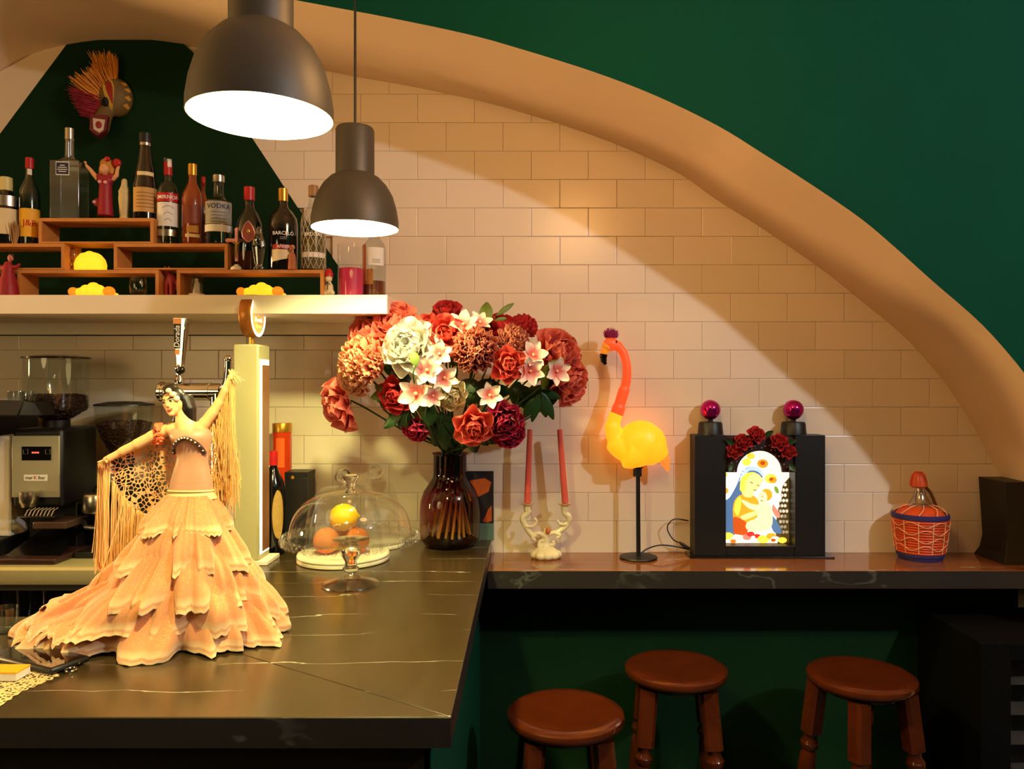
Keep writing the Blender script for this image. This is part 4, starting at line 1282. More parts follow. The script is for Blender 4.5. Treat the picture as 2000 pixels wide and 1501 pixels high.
# ------------------------------------------------------------------ vase
VD = 2.592
sv = VD / FPX
VX = (879 - CX) * sv
vs_ = thing('vase', 'plum-coloured glass vase with narrow neck holding the flowers', 'vase', (VX, VD, ZC))
HV = EZ - (884 - CY) * sv - ZC
VP_ = [(0.0, 0.0), (0.070, 0.0), (0.084, 0.006), (0.098, 0.025), (0.1015, 0.05), (0.1015, 0.12), (0.098, 0.155), (0.088, 0.185), (0.070, 0.212), (0.0575, 0.230), (0.0555, 0.245), (0.0555, HV - 0.006), (0.060, HV - 0.001), (0.060, HV + 0.001)]
m_v = thin_glass('plum_glass', (0.60, 0.25, 0.24), 0.9, 0.03, 0.05)
nt = m_v.node_tree                      # glass that is plum at the neck and almost clear amber low down
tr = [q for q in nt.nodes if q.type == 'BSDF_TRANSPARENT'][0]
tc = nt.nodes.new('ShaderNodeTexCoord'); sx = nt.nodes.new('ShaderNodeSeparateXYZ'); rp = nt.nodes.new('ShaderNodeValToRGB')
mrz = nt.nodes.new('ShaderNodeMapRange'); mrz.inputs[2].default_value = 0.30
nt.links.new(tc.outputs['Object'], sx.inputs[0]); nt.links.new(sx.outputs[2], mrz.inputs[0]); nt.links.new(mrz.outputs[0], rp.inputs[0]); nt.links.new(rp.outputs[0], tr.inputs[0])
el = rp.color_ramp.elements
el.new(0.3); el.new(0.55)
for e, (pp, cc) in zip(el, ((0.05, (0.66, 0.52, 0.38)), (0.30, (0.72, 0.46, 0.40)), (0.58, (0.46, 0.14, 0.24)), (0.76, (0.16, 0.045, 0.13)))):
    e.position = pp; e.color = (*cc, 1)
MB().lathe(VP_, 56).obj('glass_body', m_v, vs_)
MB().lathe([(0, 0.004), (0.066, 0.004), (0.09, 0.02), (0.075, 0.032), (0, 0.03)], 40).obj('thick_base', thin_glass('plum_glass_base', (0.25, 0.10, 0.10), 0.5, 0.05, 0.05), vs_)
m_stem = mat('pale_green_stem', lin(190, 180, 80), 0.6, var=0.2)
for i in range(16):
    a = 2 * PI * i / 16 + 0.2
    r0, r1 = random.uniform(0.04, 0.072), random.uniform(0.015, 0.045)
    MB().tube([(r0 * math.cos(a), r0 * math.sin(a), 0.034), (r1 * math.cos(a + 1.2), r1 * math.sin(a + 1.2), HV - 0.01)], [0.0045, 0.004], 8).obj('cut_stem', m_stem, vs_)

# picture card leaning on the tiles
cd = thing('picture_card', 'dark picture card with orange image and teal foot strip behind the vase', 'picture card', tuple(P(925, 1051, 2.69)))
cd.location.z = ZC
ca = cd.location.copy()
w_ = 78 * 2.69 / FPX / 2
hh = (1051 - 917) * 2.69 / FPX
MB().box2((-w_, 0.0, 0), (w_, 0.004, hh)).obj('card', mat('near_black_print', lin(30, 22, 26), 0.5, var=0.4, scale=40), cd, smooth=False)
MB().box2((-w_, -0.0012, 0), (w_, 0.0, hh * 0.24)).obj('teal_strip', mat('teal_print', lin(92, 120, 104), 0.5, var=0.1), cd, smooth=False)
for nm, pts in (('orange_image', [(-0.2, 0.86), (0.55, 0.90), (0.9, 0.84), (0.75, 0.70), (0.2, 0.62), (-0.3, 0.66)]), ('flame_image', [(0.45, 0.27), (0.62, 0.36), (0.72, 0.44), (0.90, 0.50), (0.92, 0.28), (0.7, 0.25)])):
    MB().prism([(x * w_, z * hh) for x, z in pts], -0.0010, 0.0).obj(nm, mat(nm, lin(190, 84, 24), 0.5, var=0.45, scale=50), cd, smooth=False)

# ------------------------------------------------------------------ coffee corner
def heap(mb, prof, n, seed, top=None):
    """cover a lathe profile with single beans"""
    rnd = random.Random(seed)
    for _ in range(n):
        k_ = rnd.random() * (len(prof) - 1)
        i_ = int(k_)
        r_, z_ = (lerp(prof[i_][q], prof[i_ + 1][q], k_ - i_) for q in (0, 1))
        a_ = rnd.uniform(0, 2 * PI)
        T_ = Matrix.Translation((r_ * math.cos(a_), r_ * math.sin(a_), z_)) @ Matrix.Rotation(a_, 4, 'Z') @ Matrix.Rotation(rnd.uniform(-1, 1), 4, 'Y') @ Matrix.Rotation(rnd.uniform(0, 3), 4, 'X')
        mb.ell((0, 0, 0), (0.0026, 0.0048, 0.0034), 7, 5, T_)
    return mb


M_BEAN = mat('roasted_beans', lin(56, 30, 20), 0.45, var=0.5, scale=160, bump=0.8, bscale=160)
g = thing('coffee_grinder', 'black coffee grinder with silver front panel, red display and tall hopper', 'coffee grinder', (-1.543, 2.52, ZC))


def gl(px, py, d):
    return P(px, py, d) - Vector((-1.543, 2.52, ZC))


zb1 = EZ - (836 - CY) * 2.42 / FPX - ZC
MB().box2((-0.079, -0.10, 0.155), (0.079, 0.10, zb1)).obj('housing', M_BLACK, g, bevel=0.012)
MB().box2((-0.079, -0.02, 0), (0.079, 0.10, 0.16)).obj('lower_housing', M_BLACK, g, bevel=0.004)
a, b = gl(25, 970, 2.42), gl(118, 850, 2.42)
MB().box2((a.x, -0.106, a.z), (b.x, -0.0995, b.z)).obj('front_panel', mat('silver_panel', lin(186, 180, 150), 0.35, 0.5, var=0.04), g, bevel=0.0015)
a, b = gl(43, 898, 2.414), gl(100, 871, 2.414)
MB().box2((a.x, -0.1075, a.z), (b.x, -0.106, b.z)).obj('display', M_BLACKG, g, smooth=False)
m_led = mat('red_led', (1, 0.1, 0.05), emit=(1.0, 0.06, 0.03), es=3.0)
for px in (64, 69, 74):
    q = gl(px, 883, 2.412)
    MB().box2((q.x - 0.003, -0.1082, q.z - 0.0022), (q.x + 0.003, -0.1074, q.z + 0.0022)).obj('digit', m_led, g, smooth=False)
for px in (50, 93):
    q = gl(px, 881, 2.412)
    e = 0.0072
    MB().tube([(q.x - e, -0.1078, q.z - e), (q.x + e, -0.1078, q.z - e), (q.x + e, -0.1078, q.z + e), (q.x - e, -0.1078, q.z + e), (q.x - e, -0.1078, q.z - e)], 0.0008, 4).obj('button', M_STEEL, g)
a, b = gl(47, 938, 2.414), gl(93, 926, 2.414)
MB().box2((a.x, -0.1072, a.z), (b.x, -0.106, b.z)).obj('name_plate', M_LABELW, g, smooth=False)
cz = (a.z + b.z) / 2
lettering('mar', 0.0145, M_BLACKINK, g, lambda x, y: Vector((x + a.x + 0.016, -0.1076, cz + y)))
lettering('K', 0.0145, M_REDINK, g, lambda x, y: Vector((x + a.x + 0.036, -0.1076, cz + y)), name='red_letter')
lettering('Ibar', 0.0145, M_BLACKINK, g, lambda x, y: Vector((x + a.x + 0.056, -0.1076, cz + y)))
hz0, hz1 = gl(122, 800, 2.52).z, gl(122, 699, 2.52).z
hz2 = gl(122, 821, 2.52).z
MB().lathe([(0, zb1 - 0.004), (0.040, zb1 - 0.004), (0.040, hz2 + 0.004), (0.034, hz2 + 0.006)], 28).obj('throat', M_BLACK, g)
hop = MB().lathe([(0.036, hz2), (0.050, hz2 + 0.010), (0.088, hz0), (0.094, hz0 + 0.01), (0.094, hz1)], 48).obj('hopper', M_CLEAR2, g)
heap(MB().lathe([(0, hz2 + 0.004), (0.032, hz2 + 0.004), (0.045, hz2 + 0.011), (0.082, hz0 + 0.001), (0.088, hz0 + 0.011), (0.088, hz0 + 0.044), (0.06, hz0 + 0.050), (0.02, hz0 + 0.046), (0, hz0 + 0.049)], 40), [(0.046, hz2 + 0.012), (0.083, hz0 + 0.001), (0.0885, hz0 + 0.011), (0.0885, hz0 + 0.028), (0.0885, hz0 + 0.046), (0.05, hz0 + 0.052)], 620, 3).obj('coffee_beans', M_BEAN, g, kind='stuff')
MB().lathe([(0, hz1 - 0.002), (0.099, hz1 - 0.002), (0.100, hz1 + 0.004), (0.06, hz1 + 0.010), (0, hz1 + 0.011)], 48).obj('lid', mat('dark_amber_lid', lin(40, 22, 12), 0.2, coat=0.5), g)
q = gl(52, 990, 2.38)
MB().lathe([(0, 0), (0.020, 0), (0.024, 0.012), (0.027, 0.016), (0.027, 0.047), (0.025, 0.049), (0, 0.047)], 28, Matrix.Translation((q.x, -0.128, q.z))).obj('dosing_cup', M_STEEL, g)
q = gl(75, 1006, 2.38)
MB().box2((q.x - 0.055, -0.150, q.z - 0.006), (q.x + 0.055, -0.095, q.z)).obj('fork', M_BLACK, g, bevel=0.003)
for i in range(8):
    x = q.x - 0.034 + i * 0.0115
    MB().tube([(x, -0.152, q.z + 0.001), (x + 0.005, -0.146, q.z + 0.018), (x + 0.002, -0.12, q.z + 0.021)], 0.0017, 6).obj('rib', mat('grey_rib', lin(150, 130, 110), 0.4) if i == 0 else MATS['grey_rib'], g)
q = gl(98, 1028, 2.38)
MB().box2((q.x - 0.052, -0.145, q.z - 0.006), (q.x + 0.052, -0.02, q.z + 0.016)).obj('grounds_drawer', mat('smoky_plastic', lin(70, 50, 40), 0.3, var=0.2), g, bevel=0.003)
MB().box2((-0.076, -0.205, 0.0), (0.12, 0.0, 0.018)).obj('drip_tray', mat('dark_brown_tray', lin(52, 30, 26), 0.3, var=0.3), g, bevel=0.004)
MB().add([(-0.06, -0.16, 0.018), (0.11, -0.16, 0.018), (0.10, -0.02, 0.075), (-0.03, -0.02, 0.075)], [(0, 1, 2, 3)]).obj('chute', M_BLACKG, g)

g2 = thing('coffee_grinder', 'second coffee grinder with bowl-shaped hopper, half hidden by the dancer', 'coffee grinder', (-1.342, 2.56, ZC))


def gl2(px, py, d=2.56):
    return P(px, py, d) - Vector((-1.342, 2.56, ZC))


z1, z0_ = gl2(0, 790).z, gl2(0, 893).z
zf = gl2(0, 826).z
HB = [(0.026, z0_), (0.045, z0_ + 0.02), (0.072, z0_ + 0.07), (0.086, zf), (0.089, z1)]
MB().lathe(HB, 44).obj('hopper', M_CLEAR2, g2)
heap(MB().lathe([(0, z0_)] + [(r - 0.005, z) for r, z in HB[:4]] + [(0.05, zf + 0.006), (0, zf + 0.004)], 36), [(r - 0.005, z) for r, z in HB[1:4]] + [(0.05, zf + 0.008)], 520, 4).obj('coffee_beans', M_BEAN, g2, kind='stuff')
MB().lathe([(0, z1 + 0.013), (0.05, z1 + 0.011), (0.091, z1 + 0.003), (0.092, z1 - 0.002), (0, z1 - 0.004)], 44).obj('lid', M_BLACK, g2)
MB().lathe([(0.03, 0.20), (0.032, z0_ + 0.002), (0, z0_ + 0.002)], 24).obj('throat', M_BLACK, g2)
MB().box2((-0.075, -0.06, 0.02), (0.075, 0.09, 0.215)).obj('housing', M_BLACK, g2, bevel=0.012)
MB().box2((-0.075, -0.16, 0), (0.075, 0.09, 0.02)).obj('base', M_BLACK, g2, bevel=0.004)
MB().lathe([(0, 0), (0.034, 0), (0.038, 0.006), (0.038, 0.055), (0.034, 0.06), (0, 0.06)], 30, Matrix.Translation((-0.040, -0.10, 0.135))).obj('doser', M_STEEL, g2)
MB().tube([(-0.06, -0.13, 0.11), (-0.03, -0.17, 0.10), (0.02, -0.19, 0.10)], 0.007, 10).obj('dosing_lever', M_BLACK, g2)

cm = thing('coffee_machine', 'beige coffee machine with black cup tray at the left picture edge', 'coffee machine', (-1.78, 2.52, ZC))


def cml(px, py, d):
    return P(px, py, d) - Vector((-1.78, 2.52, ZC))


q = cml(20, 850, 2.44)
MB().box2((-0.25, -0.08, 0.06), (q.x, 0.14, q.z)).obj('side_body', M_WHITE, cm, bevel=0.006)
q0, q1 = cml(82, 812, 2.34), cml(0, 778, 2.34)
MB().add([(-0.25, -0.22, q0.z + 0.012), (q1.x + 0.08, -0.22, q0.z + 0.002), (q0.x, -0.18, q0.z + 0.002), (q0.x, -0.11, q0.z + 0.002), (-0.25, -0.11, q0.z + 0.002),
          (-0.25, -0.22, q1.z + 0.004), (q1.x + 0.10, -0.22, q1.z - 0.004), (q0.x - 0.02, -0.18, q1.z - 0.010), (q0.x - 0.02, -0.11, q1.z - 0.010), (-0.25, -0.11, q1.z)],
         [(0, 1, 2, 3, 4), (9, 8, 7, 6, 5), (0, 5, 6, 1), (1, 6, 7, 2), (2, 7, 8, 3), (3, 8, 9, 4), (4, 9, 5, 0)]).obj('cup_tray', M_BLACK, cm, bevel=0.003)
MB().box2((-0.25, -0.20, q.z - 0.01), (q.x - 0.05, 0.14, q0.z + 0.004)).obj('upper_body', M_BLACK, cm, bevel=0.004)
MB().box2((-0.25, -0.14, 0), (q.x, 0.14, 0.06)).obj('base', M_BLACK, cm, bevel=0.006)
for i, px in enumerate((30, 54)):
    q = P(px, 778, 2.352)
    o = MB().lathe([(0, 0), (0.018, 0), (0.021, 0.01), (0.022, 0.03), (0.0215, 0.03), (0.0195, 0.01), (0.016, 0.003), (0, 0.003)], 24).obj('espresso_glass', M_CLEAR2)
    o.location = (q.x, 2.352, q.z - 0.006)
    tag(o, ('espresso glass nearer the picture edge on the cup tray', 'espresso glass beside the tall hopper on the cup tray')[i], 'glass', 'espresso glasses on the cup tray')

# ------------------------------------------------------------------ phone, little box, doily, tumbler at the lower left
ph = thing('smartphone', 'black smartphone in a case lying beside the dress train', 'phone', (-0.9575, 1.505, ZC + 0.0022), rz=math.atan2(0.083, -0.181))
MB().box2((-0.098, -0.040, 0), (0.098, 0.040, 0.0125)).obj('case', M_BLACK, ph, bevel=0.005)
MB().box2((-0.092, -0.0355, 0.0122), (0.092, 0.0355, 0.0130)).obj('screen', mat('screen_glass', lin(14, 10, 10), 0.04, coat=1.0), ph, smooth=False)
T = Matrix.Translation((-0.105, -0.012 + 0.0, 0.004))
MB().tube([Vector((-0.1085 - 0.0105 * math.cos(a), 0.008 + 0.0105 * math.sin(a), 0.003)) for a in [2 * PI * i / 24 for i in range(25)]], 0.0016, 8).obj('strap_ring', M_CHROME, ph)
MB().lathe([(0, 0), (0.002, 0), (0.002, 0.001), (0, 0.001)], 12, Matrix.Translation((-0.098, -0.015, 0.006)) @ Matrix.Rotation(-PI / 2, 4, 'Y')).obj('lens_dot', M_STEEL, ph)
p = P(-12, 1336, 0.5436 * FPX / (1336 - CY)); p.z = ZC + 0.0022
bxs = thing('small_carton', 'small white carton on the lace doily at the picture edge', 'box', (p.x, p.y + 0.03, p.z))
MB().box2((-0.045, -0.02, 0), (0.034, 0.02, 0.016)).obj('carton', M_LABELW, bxs, bevel=0.001)
MB().box2((-0.0452, -0.0203, 0.013), (0.0342, 0.0203, 0.0168)).obj('lid', M_LABELY, bxs, bevel=0.0005)
M_DOILY = lace('cream_lace', lin(214, 186, 120), 130, 0.20)
dl = MB()
e0 = [P(x, y, 0.5436 * FPX / (y - CY)) for x, y in ((118, 1318), (78, 1336), (40, 1352), (0, 1378), (-60, 1405))]
e1 = [P(x, y, 0.5436 * FPX / (y - CY)) for x, y in ((60, 1290), (0, 1295), (-80, 1300), (-160, 1310), (-260, 1330))]
e0 = bez(e0, 6); e1 = bez(e1, 6)
n_ = len(e0)
rows = []
for j in range(6):
    for i in range(n_):
        q = e0[i].lerp(e1[i], j / 5)
        if j == 0:
            q = q + (e0[i] - e1[i]).normalized() * 0.004 * math.sin(i * 2.6)
        rows.append((q.x, q.y, ZC + 0.0009))
dl.add(rows, [(j * n_ + i, j * n_ + i + 1, (j + 1) * n_ + i + 1, (j + 1) * n_ + i) for j in range(5) for i in range(n_ - 1)])
tag(dl.obj('lace_doily', M_DOILY), 'cream lace doily under the phone at the lower left corner', 'doily')
q = P(0, 1243, 0.5436 * FPX / (1243 - CY))
o = MB().lathe([(0, 0), (0.022, 0), (0.026, 0.02), (0.027, 0.055), (0.0262, 0.055), (0.025, 0.02), (0.02, 0.005), (0, 0.005)], 24).obj('shot_glass', M_CLEAR2)
o.location = (q.x - 0.012, q.y + 0.03, ZC)
tag(o, 'small shot glass on the bar at the left picture edge', 'glass')


# ------------------------------------------------------------------ flamenco dancer doll
DD = 1.65
sd = DD / FPX
doll = thing('flamenco_doll', 'flamenco dancer doll in a ruffled peach gown with fringed lace shawl', 'doll', ((370 - CX) * sd, DD, ZC))
M_DSKIN = mat('doll_skin', lin(240, 186, 128), 0.5, var=0.03)
M_SATIN = mat('peach_satin', lin(208, 146, 116), 0.36, var=0.06, scale=30, sheen=0.3)
M_SATINL = mat('pale_satin_belt', lin(240, 214, 150), 0.4, var=0.05)
M_HAIRB = mat('black_hair', lin(26, 18, 14), 0.3, var=0.3, scale=120)


def dl_(x, y, dy=0.0):
    return Vector(((x - 370) * sd, dy, (1244.2 - y) * sd))


def skirt_mat(name, c0, c1, hem):
    m = mat(name, c0, 0.7, var=0.1, sheen=0.4, ramp=[(0.0, c0), (0.70, c1), (0.84, hem), (0.90, c1), (0.95, hem), (1.0, hem)], scale=60)
    nt = m.node_tree
    b = nt.nodes['Principled BSDF']
    src = b.inputs['Base Color'].links[0].from_socket
    tc = nt.nodes.new('ShaderNodeTexCoord')
    vo = nt.nodes.new('ShaderNodeTexVoronoi'); vo.feature = 'DISTANCE_TO_EDGE'; vo.inputs['Scale'].default_value = 380
    nt.links.new(tc.outputs['Object'], vo.inputs['Vector'])
    mr = nt.nodes.new('ShaderNodeMapRange'); mr.inputs[1].default_value = 0.02; mr.inputs[2].default_value = 0.12
    mr.inputs[3].default_value = 0.28; mr.inputs[4].default_value = 0.0
    nt.links.new(vo.outputs['Distance'], mr.inputs[0])
    mx = nt.nodes.new('ShaderNodeMix'); mx.data_type = 'RGBA'
    mx.inputs[7].default_value = (*hem, 1)
    nt.links.new(mr.outputs[0], mx.inputs[0]); nt.links.new(src, mx.inputs[6])
    # gold thread specks
    v2 = nt.nodes.new('ShaderNodeTexVoronoi'); v2.inputs['Scale'].default_value = 330
    nt.links.new(tc.outputs['Object'], v2.inputs['Vector'])
    lt = nt.nodes.new('ShaderNodeMath'); lt.operation = 'LESS_THAN'; lt.inputs[1].default_value = 0.22
    nt.links.new(v2.outputs['Distance'], lt.inputs[0])
    nz = nt.nodes.new('ShaderNodeTexNoise'); nz.inputs['Scale'].default_value = 26
    nt.links.new(tc.outputs['Object'], nz.inputs['Vector'])
    gt = nt.nodes.new('ShaderNodeMath'); gt.operation = 'GREATER_THAN'; gt.inputs[1].default_value = 0.54
    nt.links.new(nz.outputs['Fac'], gt.inputs[0])
    mu = nt.nodes.new('ShaderNodeMath'); mu.operation = 'MULTIPLY'
    nt.links.new(lt.outputs[0], mu.inputs[0]); nt.links.new(gt.outputs[0], mu.inputs[1])
    m2 = nt.nodes.new('ShaderNodeMix'); m2.data_type = 'RGBA'; m2.inputs[7].default_value = (*lin(255, 214, 90), 1)
    nt.links.new(mu.outputs[0], m2.inputs[0]); nt.links.new(mx.outputs[2], m2.inputs[6])
    nt.links.new(m2.outputs[2], b.inputs['Base Color'])
    m3 = nt.nodes.new('ShaderNodeMath'); m3.operation = 'MULTIPLY'; m3.inputs[1].default_value = 0.7
    nt.links.new(mu.outputs[0], m3.inputs[0]); nt.links.new(m3.outputs[0], b.inputs['Metallic'])
    bp = nt.nodes.new('ShaderNodeBump'); bp.inputs['Strength'].default_value = 0.35; bp.inputs['Distance'].default_value = 0.001
    nt.links.new(mr.outputs[0], bp.inputs['Height']); nt.links.new(bp.outputs[0], b.inputs['Normal'])
    return m


M_SKIRT = skirt_mat('peach_lace_ruffle', lin(220, 122, 74), lin(232, 152, 100), lin(248, 210, 158))


def tier(top, bot, seed, folds=9, amp=0.013, hem=0.006, n=200, nv=14):
    rnd = random.Random(seed)
    ph = [rnd.uniform(0, 2 * PI) for _ in range(8)]

    def sp(x):
        q = math.sin(x)
        return math.copysign(abs(q) ** 0.7, q)

    def f(th):
        w = th + 0.16 * math.sin(2 * th + ph[1]) + 0.10 * math.sin(5 * th + ph[7])
        return (0.60 * sp(folds * w + ph[0]) + 0.34 * math.sin((folds * 2 + 3) * w + ph[2]) + 0.30 * math.sin((folds - 4) * w + ph[3]) + 0.10 * math.sin(53 * th + ph[4]))
    (c0, e0, a0, b0, z0), (c1, e1, a1, b1, z1) = top, bot

    def fn(u, v):
        th = 2 * PI * u
        t = v
        g = math.sin(t * PI / 2) ** 0.9
        a = lerp(a0, a1, g); b = lerp(b0, b1, g)
        w = f(th)
        k = 1 + 0
        off = amp * (0.12 + 0.88 * t ** 0.8) * w
        c, e = lerp(c0, c1, g), lerp(e0, e1, g)
        nn = noise.noise(Vector((3.2 * math.cos(th), 3.2 * math.sin(th), seed * 1.7 + 1.5 * t)))
        off += amp * 0.9 * t * nn
        z = lerp(z0, z1, t ** 0.95) - hem * t * w + hem * 1.6 * t * noise.noise(Vector((2.1 * math.cos(th), 2.1 * math.sin(th), seed))) + 0.0022 * t ** 3 * math.sin(64 * th + ph[6])
        return Vector((c + (a + off) * math.cos(th), e + (b + off) * math.sin(th), max(0.0012, z)))
    return MB().sheet(fn, n, nv, closed=True)


tiers = [((0.003, 0, 0.046, 0.036, 0.308), (-0.004, 0, 0.092, 0.072, 0.232), 1, 9, 0.013, 0.004),
         ((0.0, 0, 0.070, 0.056, 0.262), (-0.006, -0.004, 0.126, 0.096, 0.158), 2, 10, 0.020, 0.005),
         ((-0.004, 0, 0.100, 0.076, 0.200), (-0.018, -0.006, 0.176, 0.112, 0.094), 3, 11, 0.026, 0.006),
         ((-0.012, 0, 0.140, 0.092, 0.140), (-0.052, -0.004, 0.236, 0.126, 0.044), 4, 12, 0.028, 0.006),
         ((-0.040, 0, 0.190, 0.104, 0.090), (-0.078, -0.002, 0.280, 0.136, 0.004), 5, 13, 0.028, 0.002)]
for tp_, bt_, sd_, fo, am, he in tiers:
    tier(tp_, bt_, sd_ * 13, fo, am, he).obj('ruffle', M_SKIRT, doll, angle=180, flip=False)
# bunched frills of the train on the left
for k, (cx, cy, a, b, z0, z1, sdd) in enumerate(((-0.235, -0.01, 0.095, 0.095, 0.082, 0.040, 31), (-0.245, 0.0, 0.066, 0.066, 0.092, 0.066, 32), (-0.20, -0.05, 0.09, 0.075, 0.078, 0.034, 33), (-0.285, 0.0, 0.072, 0.085, 0.062, 0.018, 34), (-0.165, 0.0, 0.085, 0.075, 0.104, 0.070, 35))):
    tier((cx, cy, a * 0.25, b * 0.25, z0), (cx, cy, a, b, z1), sdd, 9, 0.010, 0.012, 150, 9).obj('train_frill', M_SKIRT, doll, angle=180, flip=False)

# bodice: stacked elliptical sections
sec = [(960, 373, 43, 0.80), (945, 373, 41, 0.80), (930, 374, 37.5, 0.80), (915, 374.5, 34, 0.80), (902, 375, 31, 0.80), (890, 376, 30.5, 0.82), (878, 376, 32.5, 0.88), (866, 375, 36.5, 1.02), (856, 373, 39.5, 1.10), (848, 372, 40.5, 1.04), (841, 370, 40, 0.88), (835, 368, 37, 0.72)]


def loft(sections, n=40, ruck=0.0):
    vs, fs = [], []
    for k, (y, x, w, r) in enumerate(sections):
        for i in range(n):
            a = 2 * PI * i / n
            q = w * (1 + ruck * math.sin(a * 3 + k * 1.7))
            vs.append(dl_(x + q * math.cos(a), y, q * r * 0.72 * sd * math.sin(a)))
    for k in range(len(sections) - 1):
        for i in range(n):
            j = (i + 1) % n
            fs.append((k * n + i, k * n + j, (k + 1) * n + j, (k + 1) * n + i))
    return MB().add(vs, fs)


loft(sec, 40, 0.012).obj('bodice', M_SATIN, doll, angle=180)
ring = [dl_(373 + 43.6 * math.cos(a), 957 + 1.2 * math.sin(a), 43.6 * 0.585 * sd * math.sin(a)) for a in [2 * PI * i / 40 for i in range(41)]]
MB().tube(ring, 0.0022, 8, caps=False).obj('waist_cord', M_SATINL, doll)
lo = [(972, 373, 51, 0.8), (964, 373, 46, 0.8), (958, 373, 43.5, 0.8)]
loft(lo).obj('hip_band', M_SATINL, doll, angle=180)

# skin: torso top, neck, head, arms and hands as one surface
mb = MB()
mb.tube([dl_(372, 880), dl_(371, 858, 0), dl_(366, 838), dl_(358, 822), dl_(354, 810), dl_(350, 800)], [18 * sd, 22 * sd, 23 * sd, 16 * sd, 11.5 * sd, 11 * sd], 20)
mb.ell(dl_(338, 838), (20 * sd, 15 * sd, 14 * sd)).ell(dl_(388, 836), (18 * sd, 15 * sd, 14 * sd)).ell(dl_(362, 836), (30 * sd, 16 * sd, 15 * sd))
mb.tube(bez([dl_(328, 838), dl_(305, 848, -4 * sd), dl_(272, 866, -10 * sd), dl_(245, 880, -14 * sd), dl_(221, 894, -20 * sd)], 5), [12.5 * sd] * 3 + [11.5 * sd] * 4 + [10.5 * sd] * 4 + [9 * sd] * 5 + [7 * sd] * 5, 14)
mb.tube(bez([dl_(394, 832), dl_(412, 808, 3 * sd), dl_(427, 784, 5 * sd), dl_(440, 760, 2 * sd), dl_(450, 738)], 5), [12 * sd] * 3 + [11 * sd] * 4 + [10 * sd] * 4 + [8.5 * sd] * 5 + [6.5 * sd] * 5, 14)
# head, turned and tilted to the left
HC = dl_(341, 785, -4 * sd)
HR = Matrix.Translation(HC) @ Matrix.Rotation(math.radians(-8), 4, 'Z') @ Matrix.Rotation(math.radians(-16), 4, 'Y') @ Matrix.Rotation(math.radians(6), 4, 'X')
mb.ell((0, 0, 0), (19 * sd, 21 * sd, 25 * sd), 24, 16, HR)
mb.ell((0, -12 * sd, -13 * sd), (12 * sd, 10 * sd, 12 * sd), 16, 10, HR)
mb.tube([(0, -18 * sd, 3 * sd), (0, -24 * sd, -4.5 * sd), (0, -19 * sd, -7 * sd)], [2.2 * sd, 3.6 * sd, 2.4 * sd], 8, M=HR)
mb.ell((0, -19 * sd, -21 * sd), (6 * sd, 5 * sd, 4.5 * sd), 10, 8, HR)
blob('body', mb, M_DSKIN, doll, 0.0017, 6, 0.5)
# fingers
for nm, base, dirs in (('hand', dl_(219, 895, -20 * sd), [(-13, 3), (-14, 7), (-13, 11), (-10, 14)]), ('hand', dl_(451, 736), [(-2, -15), (3, -16), (7, -14), (11, -10)])):
    mb = MB().ell(base, (7 * sd, 5 * sd, 7 * sd), 12, 8)
    for i, (x, y) in enumerate(dirs):
        v = Vector((x * sd, (i - 1.5) * 2.5 * sd, -y * sd))
        mb.tube([base, base + v * 0.7, base + v * 1.1 + Vector((0, -2 * sd, -1.5 * sd))], [2.4 * sd, 2.1 * sd, 1.5 * sd], 7)
    t_ = Vector((4 * sd, -7 * sd, -3 * sd))
    mb.tube([base, base + t_, base + t_ * 1.5], [2.5 * sd, 2.2 * sd, 1.6 * sd], 7)
    blob(nm, mb, M_DSKIN, doll, 0.0011, 2)
# face details
for sx in (-1, 1):
    MB().ell((sx * 7.6 * sd, -18.6 * sd, 3.5 * sd), (3.6 * sd, 1.8 * sd, 1.7 * sd), 12, 8, HR).obj('eye', M_WHITEG, doll)
    MB().ell((sx * 7.6 * sd, -20.0 * sd, 3.4 * sd), (1.9 * sd, 0.9 * sd, 1.6 * sd), 10, 6, HR).obj('pupil', M_BLACKINK, doll)
    MB().tube([(sx * 3 * sd, -20.2 * sd, 8.4 * sd), (sx * 8 * sd, -19.4 * sd, 10.2 * sd), (sx * 12.6 * sd, -16 * sd, 8.2 * sd)], [0.8 * sd, 1.1 * sd, 0.5 * sd], 6, M=HR).obj('eyebrow', M_HAIRB, doll)
    MB().tube([(sx * 3.8 * sd, -20 * sd, 4.6 * sd), (sx * 7.6 * sd, -20.6 * sd, 5.8 * sd), (sx * 12 * sd, -17 * sd, 4.8 * sd)], [0.5 * sd, 0.9 * sd, 0.5 * sd], 6, M=HR).obj('eyelash', M_BLACKINK, doll)
MB().tube([(-6.5 * sd, -20.6 * sd, -10.5 * sd), (-3 * sd, -22.6 * sd, -12.8 * sd), (0, -23.2 * sd, -13.2 * sd), (3 * sd, -22.6 * sd, -12.8 * sd), (6.5 * sd, -20.6 * sd, -10.5 * sd)], [0.7 * sd, 2.0 * sd, 2.2 * sd, 2.0 * sd, 0.7 * sd], 8, M=HR).obj('lips', mat('doll_lips', lin(206, 70, 50), 0.4), doll)
MB().tube([(-4.5 * sd, -22.6 * sd, -11.4 * sd), (0, -24.2 * sd, -12.5 * sd), (4.5 * sd, -22.6 * sd, -11.4 * sd)], 0.7 * sd, 6, M=HR).obj('teeth', M_WHITEG, doll)
